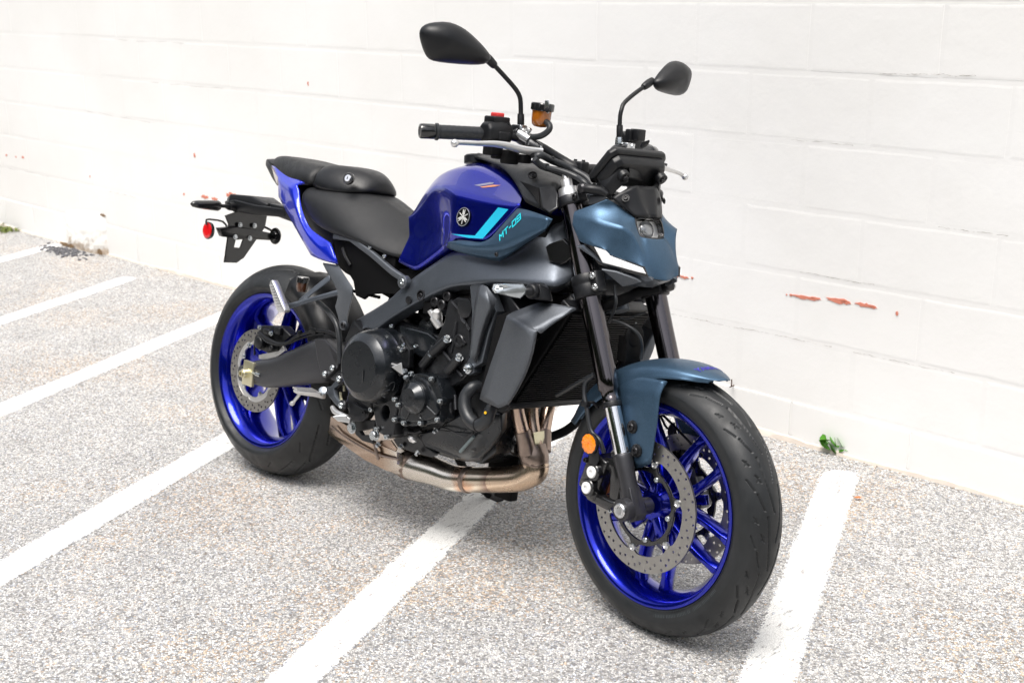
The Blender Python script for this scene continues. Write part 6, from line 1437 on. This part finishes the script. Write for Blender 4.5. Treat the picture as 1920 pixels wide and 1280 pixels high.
bolt(bp_, (0.574,-0.172,0.3229), .0062, .005, (0, -1, 0), M_boltk, kind='cap')
# sidestand on the far side
ks = mk('sidestand', [loop_tube([(.62, .12, .24), (.62, .19, .14), (.635, .285, .068)], [.014, .012, .010], 12, 2), box((.640, .300, .062), (.07, .04, .008), (Vector((1, 0, 0)), Vector((0, .98, .2)), Vector((0, -.2, .98))))], M_dark, moto, bev=.001)

# ================================================================== ENGINE
core = mk('engine', [loft([[Vector((x, -.118, z)) for x, z in pts], [Vector((x, .118, z)) for x, z in pts]]) for pts in (
    [(.50, .33), (.50, .50), (.60, .575), (.72, .56), (.86, .56), (.95, .50), (.965, .40), (.93, .30), (.70, .275)],
    [(.80, .52), (.86, .50), (.96, .50), (1.03, .66), (.95, .72), (.86, .70)])], M_engine, moto, bev=.006)
# cam chain side cover and cylinder
mk('cylinder_head_cover', [plate([(0.8059,-0.148,0.6621), (0.8226,-0.148,0.6593), (0.8339,-0.148,0.6688), (0.8872,-0.148,0.6728), (0.918,-0.148,0.5049), (0.8878,-0.148,0.4715), (0.8389,-0.148,0.4374), (0.8142,-0.148,0.447), (0.7529,-0.148,0.4719), (0.7751,-0.148,0.5369), (0.7841,-0.148,0.5618), (0.8013,-0.148,0.6064), (0.8035,-0.148,0.6388)], .04, bev=.004)], M_engine, core)
mk('cam_cover_panel', [plate([(0.8423,-0.151,0.6384), (0.8559,-0.151,0.6338), (0.891,-0.151,0.6037), (0.9055,-0.151,0.5432), (0.9014,-0.151,0.5016), (0.8323,-0.151,0.5293), (0.83,-0.151,0.5609), (0.8426,-0.151,0.5998)], .006, bev=.002)], M_engine, core)
mk('cam_cover_rib', [loop_tube([(0.8241,-0.152,0.6558), (0.854,-0.153,0.638), (0.8772,-0.153,0.6148), (0.895,-0.152,0.5976)], .003, 8, 4), loop_tube([(0.8483,-0.152,0.6098), (0.8483,-0.152,0.5734), (0.8428,-0.152,0.5313)], .004, 8, 3), loop_tube([(0.8056,-0.152,0.538), (0.8377,-0.154,0.5166), (0.8901,-0.152,0.4812)], .0038, 8, 3), loop_tube([(0.8591,-0.152,0.6321), (0.8681,-0.154,0.6178), (0.882,-0.154,0.6111)], .0035, 8, 3)], M_engine, core)
mk('cam_sensor', [lathe([(.0165, -.002), (.0165, .004), (.0145, .006), (.009, .006), (.008, .003), (0, .003)], (0.867,-0.152,0.5655), (0, -1, 0), 24), plate([(0.8636,-0.158,0.583), (0.8909,-0.158,0.5654), (0.8891,-0.158,0.5574), (0.8608,-0.158,0.5734)], .006)], M_engine, core)
mk('cam_cover_crescent', [lathe([(.024, -.002), (.024, .005), (.018, .006), (.0, .006)], (0.8735,-0.152,0.648), (0, -1, 0), 28)], M_engine, core)
mk('cylinder_block', [plate([(0.729,-0.14,0.4622), (0.7637,-0.14,0.516), (0.7896,-0.14,0.5395), (0.8766,-0.14,0.4712), (0.8161,-0.14,0.4262), (0.8018,-0.14,0.4512), (0.7667,-0.14,0.4604)], .03, bev=.004)], M_engine, core)
for a, b in (((0.7852,-0.158,0.5204), (0.8295,-0.16,0.5609)), ((0.8459,-0.16,0.4862), (0.8798,-0.162,0.5248)), ((0.752,-0.155,0.4813), (0.7765,-0.155,0.514))):
    mk('bolt_boss', [loop_tube([a, b], .0125, 12, 1)], M_engine, core)
    bolt(core, Vector(b), .0085, .012, (.45, -.35, .82), M_bolt)
mk('spark_plug_cap', [lathe([(.010, 0), (.012, .01), (.012, .03), (.007, .034), (.007, .05)], (0.7817,-0.14,0.5845), (-.5, -.3, .7), 14), lathe([(.013, 0), (.013, .022), (.008, .03)], (0.7688,-0.14,0.6008), (.3, -.5, .8), 14)], M_silver, core)
for q in ((0.7595,-0.15,0.6455), (0.7874,-0.152,0.6421), (0.8008,-0.15,0.6659)):
    mk('coolant_union', [lathe([(.013, -.03), (.013, 0), (.011, .002), (.0075, .002), (.0065, -.002), (0, -.002)], q, (0, -1, 0), 20)], M_boltk, core)
mk('throttle_body', [loop_tube([(0.6611,-0.09,0.6019), (0.7008,-0.1,0.5941), (0.7249,-0.1,0.6124)], .014, 12, 3), loop_tube([(0.5713,-0.06,0.5625), (0.6144,-0.07,0.5845), (0.6331,-0.06,0.578)], .010, 12, 3), box((0.7339,-0.13,0.6253), (.03, .03, .03)), loop_tube([(0.5981,-0.08,0.5768), (0.6209,-0.08,0.5685), (0.6548,-0.08,0.5768), (0.6822,-0.09,0.6006)], .004, 8, 5)], M_dark, core)
mk('starter_motor', [lathe([(.028, -.05), (.034, -.04), (.034, .05), (.028, .055)], (.70, -.06, .565), (0, 1, 0), 26), plate([(0.6312,-0.14,0.5629), (0.6886,-0.135,0.5634), (0.7315,-0.13,0.5616), (0.7674,-0.13,0.5493), (0.7469,-0.13,0.5127), (0.7333,-0.14,0.4961), (0.691,-0.14,0.5022), (0.6539,-0.14,0.5143)], .05, bev=.004)], M_cover, core)
# clutch cover (large, domed)
cl = Vector((0.6128,-0.19,0.4485)); 
clc = mk('clutch_cover', [lathe([(.098, .05), (.098, .012), (.0955, .006), (.0945, -.006), (.092, -.022), (.086, -.036), (.0735, -.047), (.068, -.050), (.0655, -.0515), (.0, -.0515)], cl + Vector((-.004, .0, .004)), (0, 1, 0), 64)], M_cover, core, ang=20)
# facet cut on the front of the dome
mk('clutch_cover_rib', [loop_tube([(0.6315,-0.243,0.448), (0.6333,-0.243,0.429), (0.6308,-0.241,0.413)], .0012, 6, 3), loop_tube([(0.7257,-0.236,0.4288), (0.7301,-0.236,0.4354), (0.7411,-0.234,0.4395), (0.742,-0.234,0.4264), (0.7366,-0.234,0.4177)], .0012, 6, 2), loop_tube([(0.6938,-0.238,0.3973), (0.7141,-0.238,0.4112), (0.7303,-0.236,0.4183)], .0009, 6, 2), loop_tube([(0.7058,-0.236,0.3969), (0.7163,-0.235,0.3953)], .001, 6, 2)], M_cover, clc)
mk('clutch_actuator', [plate([(0.6812,-0.188,0.5193), (0.6897,-0.182,0.5458), (0.7063,-0.176,0.5258), (0.7176,-0.172,0.5164), (0.7227,-0.172,0.4713), (0.7062,-0.178,0.4585), (0.6927,-0.182,0.4964)], .03, bev=.005), loop_tube([(0.7034,-0.2,0.5179), (0.7164,-0.196,0.5145), (0.7198,-0.19,0.5208)], .008, 12, 3), loop_tube([(0.6943,-0.205,0.4722), (0.7096,-0.198,0.4693), (0.7224,-0.192,0.4545)], .010, 12, 3)], M_engine, core)
mk('bracket_plate', [plate([(0.7031,-0.215,0.4703), (0.729,-0.208,0.4867), (0.738,-0.205,0.4561), (0.7245,-0.21,0.4611)], .004)], M_silver, core)
# generator cover
gp = [(0.7345,-0.19,0.4529), (0.7787,-0.19,0.4695), (0.8057,-0.19,0.4702), (0.8277,-0.19,0.4681), (0.8434,-0.19,0.4695), (0.8506,-0.19,0.4589), (0.8726,-0.19,0.4244), (0.8662,-0.19,0.4081), (0.8734,-0.19,0.3742), (0.8619,-0.19,0.3641), (0.8193,-0.19,0.3467), (0.7749,-0.19,0.3336), (0.7449,-0.19,0.3295), (0.7185,-0.19,0.335), (0.7211,-0.19,0.3607), (0.7144,-0.19,0.3747), (0.725,-0.19,0.427), (0.7286,-0.19,0.4469)]
gen = mk('starter_clutch_cover', [plate(gp, .05, bev=.003)], M_cover, core)
gp2 = [(0.7531,-0.197,0.4465), (0.7929,-0.197,0.4622), (0.8145,-0.197,0.4553), (0.8483,-0.197,0.4232), (0.8693,-0.197,0.3942), (0.8616,-0.197,0.3775), (0.8121,-0.197,0.353), (0.7614,-0.197,0.3433), (0.7373,-0.197,0.3532), (0.7384,-0.197,0.4109)]
mk('cover_face', [plate(gp2, .012, bev=.003)], M_cover, gen)
gc = Vector((0.7871,-0.197,0.41))
mk('cover_dome', [lathe([(.0, .026), (.0235, .026), (.0250, .0245), (.0375, .010), (.0395, .0095), (.0405, .008), (.0415, .0)], gc + Vector((-.002, 0, .0)), (0, -1, 0), 64)], M_cover, gen, ang=18)
tx = text_mesh('YAMAHA', .0092, Vector((0.7865,-0.2237,0.4076)), (1, 0, -.06), (0, 0, 1), depth=.0008, bold=.0003)
mk('cover_lettering', [tx], M_engine, gen)
mk('cover_rib', [loop_tube([(0.8286,-0.198,0.3964), (0.8617,-0.198,0.3832)], .0022, 6, 1), loop_tube([(0.8076,-0.198,0.3691), (0.8086,-0.198,0.3636), (0.8203,-0.198,0.3588)], .0022, 6, 2), loop_tube([(0.7713,-0.198,0.3723), (0.7592,-0.198,0.3467)], .0018, 6, 1)], M_cover, gen)
for q in ((0.7428,-0.196,0.4515), (0.8322,-0.196,0.4661), (0.8713,-0.196,0.4188), (0.8699,-0.196,0.3728), (0.8135,-0.196,0.3514), (0.7542,-0.196,0.3383), (0.7194,-0.196,0.339), (0.7268,-0.196,0.3781)):
    bolt(gen, q, .0062, .008, (0, -1, 0), M_bolt, kind='cap')
    mk('bolt_lug', [lathe([(.0098, -.012), (.0098, .0015), (.008, .002), (0, .002)], Vector(q) + Vector((0, .001, 0)), (0, -1, 0), 16)], M_cover, gen)
# lower crankcase side
lc_ = mk('crankcase_side', [plate([(0.6029,-0.176,0.3644), (0.6454,-0.176,0.3657), (0.69,-0.176,0.392), (0.7036,-0.176,0.3716), (0.6988,-0.176,0.3257), (0.6961,-0.176,0.2919), (0.6811,-0.176,0.2785), (0.6359,-0.176,0.2855), (0.6228,-0.176,0.3102), (0.6088,-0.176,0.3389)], .05, holes=[[(0.6536,-0.176,0.3606), (0.6655,-0.176,0.3593), (0.6734,-0.176,0.3474), (0.6718,-0.176,0.3313), (0.6618,-0.176,0.3222), (0.6498,-0.176,0.3243), (0.6415,-0.176,0.3382), (0.6448,-0.176,0.3528)]], bev=.004)], M_engine, core)
for q in ((0.6119,-0.18,0.3397), (0.6413,-0.18,0.295), (0.6818,-0.18,0.2838), (0.7297,-0.19,0.4644), (0.7167,-0.2,0.3901), (0.7498,-0.185,0.4616)): bolt(core, q, .0066, .009, (0, -1, 0), M_bolt, kind='cap')
for q in ((0.6406,-0.17,0.5618), (0.7168,-0.192,0.527), (0.7246,-0.205,0.5166), (0.7267,-0.16,0.5256), (0.735,-0.195,0.4657)): bolt(core, q, .0062, .008, (.1, -1, .1), M_bolt, kind='cap')
for q in ((0.6864,-0.13,0.2597), (0.7484,-0.13,0.2571), (0.8225,-0.15,0.3346), (0.8562,-0.16,0.3705), (0.6307,-0.16,0.2523)): bolt(core, q, .0052, .012, (0, -.6, -.6), M_bolt)
mk('drain_plug', [lathe([(.014, 0), (.014, .003), (.0118, .004), (.0118, .013), (.010, .0145), (0, .0145)], (0.6332,-0.176,0.2759), (0, -1, 0), 12)], M_bolt, core, ang=20)
mk('shift_rod_boss', [lathe([(.0105, -.02), (.0105, .0), (0, .002)], (0.7123,-0.15,0.3038), (0, -1, 0), 20), loop_tube([(0.7249,-0.15,0.3049), (0.7497,-0.15,0.3087), (0.7702,-0.15,0.3194)], .0042, 8, 3)], M_boltk, core)
mk('sump_bolt', [lathe([(.012, 0), (.013, .006), (.006, .012), (0, .012)], (0.7387,-0.145,0.2921), (0, -.5, -1), 14)], M_silver, core)
# coolant parts in front of the cover
mk('coolant_fitting', [loop_tube([(0.8517,-0.15,0.4318), (0.8652,-0.155,0.4027), (0.8622,-0.15,0.3833)], [.0075, .008, .0085], 12, 3), loop_tube([(0.8663,-0.145,0.4302), (0.8805,-0.15,0.3967)], .006, 10, 1), loop_tube([(0.8545,-0.16,0.419), (0.8638,-0.16,0.3842)], .0045, 10, 1)], M_engine, core)
mk('coolant_hose', [loop_tube([(0.931,-0.13,0.4662), (0.9264,-0.15,0.4614), (0.9182,-0.16,0.4396), (0.9259,-0.166,0.4121), (0.9475,-0.168,0.3899), (0.9768,-0.168,0.3823), (1.002,-0.168,0.3979), (1.008,-0.166,0.4214), (1.009,-0.16,0.4325)], [.014, .0155, .0160, .0162, .0160, .0155, .0150, .0148, .014], 18, 6)], M_hose, moto)
mk('hose_clamp', [lathe([(.0165, -.0015), (.0175, -.001), (.0175, .001), (.0165, .0015)], (0.9768,-0.168,0.3823), (.9, 0, .2), 24)], M_boltk, moto)
mk('paint_mark', [lathe([(.0036, 0), (.0036, .001), (0, .0012)], Vector((1.011,-0.1835,0.4208)), (.2, -1, .1), 14)], mat('yellow mark', (.8, .45, .01), .5), moto)
# oil pan and front lower cover
op = mk('oil_pan', [loft([[(0.7432,-0.128,0.3076), (0.8114,-0.135,0.3288), (0.8896,-0.13,0.3399), (0.9768,-0.12,0.3985), (0.9981,-0.11,0.3983)], [(0.7559,-0.126,0.2817), (0.8268,-0.132,0.2993), (0.8983,-0.126,0.3046), (0.9601,-0.116,0.3305), (0.9944,-0.106,0.3631)], [(0.7871,-0.1,0.2586), (0.8405,-0.1,0.26), (0.8922,-0.1,0.265), (0.93,-0.095,0.2775), (0.956,-0.09,0.3184)], [(.78, .10, .265), (.83, .10, .262), (.89, .10, .262), (.93, .09, .27), (.97, .08, .30)]], closed=False, cap=False),
                    prism([(.70, -.09, .30), (.76, -.09, .262), (.93, -.088, .268), (.975, -.088, .31), (.96, -.10, .40), (.74, -.10, .40)], (0, .19, 0)),
                    plate([(0.7423,-0.13,0.3051), (0.812,-0.136,0.3313), (0.8387,-0.14,0.3542), (0.9073,-0.145,0.3978), (0.9434,-0.138,0.3691), (0.9936,-0.128,0.4163), (1.011,-0.12,0.4152), (1.008,-0.118,0.3693), (0.9679,-0.108,0.3134), (0.9323,-0.104,0.2788), (0.8613,-0.108,0.2636), (0.7976,-0.118,0.2674), (0.7625,-0.124,0.2712)], .03, bev=.005)], M_cover, moto, ang=60)
mk('pan_seam', [loop_tube([(0.8213,-0.14,0.3399), (0.856,-0.142,0.342), (0.8948,-0.141,0.3372), (0.9171,-0.138,0.3391), (0.9361,-0.137,0.3513)], .0022, 8, 5)], M_engine, op)
mk('pan_rib', [loop_tube([(0.9362,-0.1335,0.342), (0.887,-0.122,0.2908)], .0045, 8, 1)], mat('scuffed rib', (.16, .20, .21), .35, .3), op)
mk('oil_pan_lower', [plate([(0.6471,-0.13,0.2654), (0.744,-0.132,0.308), (0.7641,-0.126,0.2741), (0.8049,-0.118,0.2645), (0.784,-0.115,0.2495), (0.7139,-0.12,0.2468), (0.6627,-0.125,0.2468)], .05, bev=.003)], M_engine, op)
mk('oil_filter', [lathe([(.0, .05), (.028, .048), (.031, .042), (.031, -.02)], (0.9387,0,0.3273), (.9, -.1, -.15), 30)], M_gloss, moto)
mk('lower_left_block', [box((.90, .06, .26), (.10, .07, .07)), box((.86, .10, .20), (.06, .03, .12))], M_dark, moto, bev=.004)
mk('shift_lever', [loft([[(0.7598,0.1,0.2296), (0.7753,0.1,0.2297), (0.7623,0.115,0.2252), (0.7467,0.115,0.2251)], [(0.7778,0.1,0.2542), (0.7918,0.1,0.2526), (0.7788,0.115,0.2483), (0.7648,0.115,0.2499)], [(0.7888,0.1,0.2695), (0.7971,0.1,0.2703), (0.7839,0.115,0.266), (0.7755,0.115,0.2652)]])], M_silver, moto, bev=.002)
mk('overflow_tube', [loop_tube([(0.9684,0.1,0.3276), (0.9748,0.12,0.3351), (0.9925,0.14,0.35), (1.004,0.16,0.3683), (1.014,0.18,0.3913)], .012, 12, 5)], M_dark, moto)

# ---- exhaust
hp = [[(1.003,-0.075,0.4459), (1.006,-0.062,0.4096), (1.012,-0.045,0.3686), (1.018,-0.035,0.3418), (1.022,-0.026,0.3145)], [(0.9891,0,0.4397), (0.9985,0,0.3953), (1.015,0,0.3527), (1.026,0,0.318)], [(0.9852,0.075,0.4356), (0.9987,0.055,0.397), (1.009,0.04,0.3626), (1.019,0.03,0.3375), (1.027,0.022,0.3165)]]
exh = mk('exhaust', [loop_tube(q, .0175, 20, 6) for q in hp], M_head, moto)
for i in (0, 2): mk('header_sleeve', [loop_tube(hp[i][2:], [.0195, .0215, .023], 18, 4)], M_weld, exh)
mk('header_gusset', [plate([(1.033,-0.03,0.3682), (1.031,0.02,0.3691), (1.032,0.02,0.332), (1.044,-0.02,0.3333)], .003, bev=.0005, out=(1, -.5, 0))], M_gold, exh)
mk('collector', [loop_tube([(1.016,-0.005,0.3229), (1.028,-0.004,0.3025), (1.031,-0.003,0.287)], [.036, .036, .0335], 24, 4), lathe([(.033, -.003), (.0362, -.001), (.0362, .003), (.033, .006)], (1.031,-0.003,0.287), (.05, 0, 1), 30)], M_weld, exh)
pth = [(1.031,-0.003,0.2892), (1.035,-0.004,0.274), (1.025,-0.006,0.2614), (0.9935,-0.012,0.2411), (0.9395,-0.022,0.2241), (0.8517,-0.035,0.2021), (0.7931,-0.042,0.1923), (0.7321,-0.05,0.1942), (0.6699,-0.058,0.1938), (0.618,-0.064,0.1962)]
mk('collector_pipe', [loop_tube(pth, [.0335, .0335, .034, .0335, .0325, .0325, .034, .037, .040, .040], 32, 8)], M_exh, exh)
def band(q, r_, d): return lathe([(r_ - .002, -.009), (r_, -.007), (r_ + .0008, 0), (r_, .007), (r_ - .002, .009)], q, d, 32)
mk('pipe_band', [band((0.8471,-0.0355,0.201), .0345, (1, -.05, .03))], M_weld, exh)
mk('pipe_band', [band((0.6472,-0.0605,0.1948), .0425, (.95, -.08, -.30)), band((0.6602,-0.059,0.1939), .0425, (.95, -.08, -.30))], M_weld, exh)
ch = [[(0.6578,-0.105,0.2293), (0.6644,-0.09,0.2199), (0.6706,-0.09,0.1844), (0.6552,-0.1,0.1713), (.60, .03, .150), (.60, .05, .20), (.60, .02, .235)],
      [(0.5907,-0.118,0.2386), (0.6574,-0.118,0.2327), (0.6595,-0.115,0.201), (0.6175,-0.112,0.1726), (.53, .06, .138), (.53, .09, .19), (.53, .06, .235)],
      [(0.4836,-0.125,0.2512), (0.58,-0.128,0.2392), (0.5817,-0.125,0.2095), (0.5333,-0.118,0.1817), (.43, .08, .145), (.43, .11, .20), (.43, .08, .25)],
      [(0.3866,-0.125,0.2672), (0.4412,-0.13,0.262), (0.4532,-0.128,0.2238), (0.3816,-0.12,0.214), (.34, .08, .165), (.34, .11, .215), (.34, .08, .26)],
      [(0.3597,-0.11,0.2681), (0.3742,-0.115,0.2664), (0.3711,-0.113,0.224), (0.3542,-0.105,0.217), (.325, .06, .18), (.325, .09, .215), (.325, .06, .25)]]
mf = mk('muffler_box', [loft(ch)], M_exh, moto, ang=50)
mk('muffler_seam', [loop_tube([(0.401,-0.132,0.2436), (0.4755,-0.134,0.227), (0.5881,-0.131,0.2126), (0.6675,-0.118,0.2156)], .003, 8, 5), loop_tube([(0.5808,-0.132,0.2397), (0.5945,-0.135,0.2234), (0.6017,-0.128,0.1998)], .0045, 8, 4)], M_weld, mf)
mk('muffler_tip', [loop_tube([(.60, .07, .26), (.52, .10, .24), (.45, .135, .20)], .03, 20, 4)], M_exh, mf)
mk('heat_shield', [plate([(0.6299,-0.12,0.2581), (0.6557,-0.118,0.2421), (0.6505,-0.118,0.231), (0.5854,-0.12,0.24), (0.5913,-0.12,0.2488)], .004)], M_head, mf)

# ---- radiator
rt, rb2 = Vector((1.2,-0.15,0.6887)), Vector((1.062,-0.15,0.4547))
rt.y = rb2.y = 0
ru = (rt - rb2); rh = ru.length; ru.normalize(); rn_ = Vector((ru.z, 0, -ru.x))
rad = mk('radiator', [box((rt + rb2) / 2 - rn_ * .02, (.30, rh, .035), (Vector((0, 1, 0)), ru, rn_))], M_dark, moto, bev=.003)
fins = []
nf_ = 40
for i in range(nf_):
    c_ = rb2 + ru * (rh * (i + .5) / nf_) + rn_ * .0015
    fins.append(box(c_, (.29, rh / nf_ * .45, .006), (Vector((0, 1, 0)), ru, rn_)))
f__ = mk('radiator_fins', fins, M_fin, rad, smooth=False); f__['kind'] = 'stuff'
mk('radiator_tank', [box(rb2 - ru * .008 - rn_ * .015, (.33, .018, .045), (Vector((0, 1, 0)), ru, rn_))], M_black, rad, bev=.003)
mk('radiator_tank', [box(rt + ru * .004 - rn_ * .022, (.30, .012, .035), (Vector((0, 1, 0)), ru, rn_))], M_black, rad, bev=.003)
for sd in (-1, 1):
    def my(q): return Vector((q[0], -sd * q[1], q[2]))
    S = dict(a=(1.073,-0.222,0.6628), b=(1.172,-0.232,0.6454), b2=(1.169,-0.23,0.5892), c=(1.148,-0.222,0.5359), d=(1.099,-0.21,0.4604), e=(1.073,-0.208,0.4461), f=(0.9983,-0.198,0.451), f2=(1.021,-0.208,0.5095), a2=(1.061,-0.218,0.6243),
             g=(1.076,-0.205,0.6721), h=(1.118,-0.17,0.7016), i=(1.168,-0.168,0.706), i2=(1.219,-0.155,0.7053), j=(1.2,-0.175,0.685), k=(1.19,-0.205,0.6627), k2=(1.177,-0.222,0.6419),
             x1=(1.169,-0.22,0.6468), x2=(1.156,-0.205,0.5958), x3=(1.135,-0.2,0.5283), x4=(1.091,-0.195,0.4568))
    S = {q: tuple(my(v)) for q, v in S.items()}
    sh = cage('radiator_shroud', S, 'a b b2 a2;a2 b2 c f2;f2 c d e f;a g k2 b;g h k k2;h i j k;i i2 j;b k2 x1;b x1 x2 b2;b2 x2 x3 c;c x3 x4 d', M_grey, moto, crease='a-b:.75,b-b2-c-d:.65,a-a2-f2-f-e-d:1,a-g-h-i-i2-j-k-k2-x1-x2-x3-x4-d:1', sub=2, solid=.005, soff=-1 if sd < 0 else 1)
    mk('shroud_liner', [plate([my(q) for q in ((1.006,-0.18,0.6518), (1.042,-0.185,0.6666), (1.127,-0.19,0.6156), (1.076,-0.185,0.4594), (1.038,-0.18,0.4443), (0.9778,-0.178,0.4599))], .01, out=(0, sd, 0))], M_dark, sh)
    mk('shroud_tab', [plate([my(q) for q in ((1.07,-0.19,0.4525), (1.082,-0.19,0.4573), (1.086,-0.19,0.4496), (1.07,-0.19,0.434), (1.052,-0.19,0.4355))], .006, out=(0, sd, 0), bev=.001)], M_black, sh)
    # turn signal
    ol = [my(q) for q in ((1.093,-0.3,0.7357), (1.117,-0.29,0.741), (1.139,-0.255,0.7449), (1.147,-0.25,0.7338), (1.147,-0.25,0.7254), (1.14,-0.258,0.7117), (1.128,-0.275,0.7127), (1.104,-0.305,0.7175), (1.098,-0.308,0.7249))]
    c_ = sum(ol, Vector()) / len(ol)
    nn = Vector((.75, sd * .55, .05)).normalized()
    ts = mk('turn_signal', [loft([[c_ + (q - c_) * s + nn * d_ for q in ol] for s, d_ in ((.55, -.020), (.85, -.017), (1.0, -.008), (1.02, .0))])], M_black, moto, ang=50)
    mk('signal_lens', [loft([[c_ + (q - c_) * s + nn * d_ for q in ol] for s, d_ in ((1.0, .0), (.98, .005), (.88, .010), (.5, .012))])], M_clear, ts, ang=30)
    for q in ((1.115,-0.255,0.7258), (1.128,-0.245,0.7274)):
        mk('signal_bulb', [lathe([(.0045, 0), (.0045, .002), (.003, .003), (0, .003)], my(q) + nn * .011, nn, 12)], M_alu, ts)
    for dz in (-.0045, .0015, .0065):
        a_ = my((1.101,-0.302,0.7254)) + nn * .0115 + Vector((0, 0, dz)); b_ = my((1.12,-0.268,0.7272)) + nn * .0115 + Vector((0, 0, dz))
        mk('lens_rib', [loop_tube([a_, b_], .0012, 6, 1)], M_clear, ts)
    mk('signal_mount', [loop_tube([my((1.131,-0.24,0.7273)), my((1.139,-0.222,0.729))], [.0085, .0105], 16, 1), lathe([(.010, 0), (.017, .002), (.018, .012), (.016, .02)], my((1.131,-0.222,0.7278)), (0, -sd, 0), 24),
                        loft([[my(q) for q in r_] for r_ in ([(1.104,-0.205,0.7369), (1.108,-0.205,0.7152), (1.136,-0.205,0.7095), (1.154,-0.205,0.7123), (1.145,-0.205,0.7466), (1.121,-0.205,0.7462)], [(1.102,-0.175,0.7408), (1.109,-0.175,0.7125), (1.133,-0.175,0.7069), (1.162,-0.175,0.7106), (1.15,-0.175,0.7362), (1.13,-0.175,0.7485)], [(1.089,-0.15,0.7361), (1.096,-0.15,0.711), (1.116,-0.15,0.7046), (1.143,-0.15,0.7077), (1.132,-0.15,0.7322), (1.113,-0.15,0.7441)])])], M_black, ts, bev=.004, seg=3)
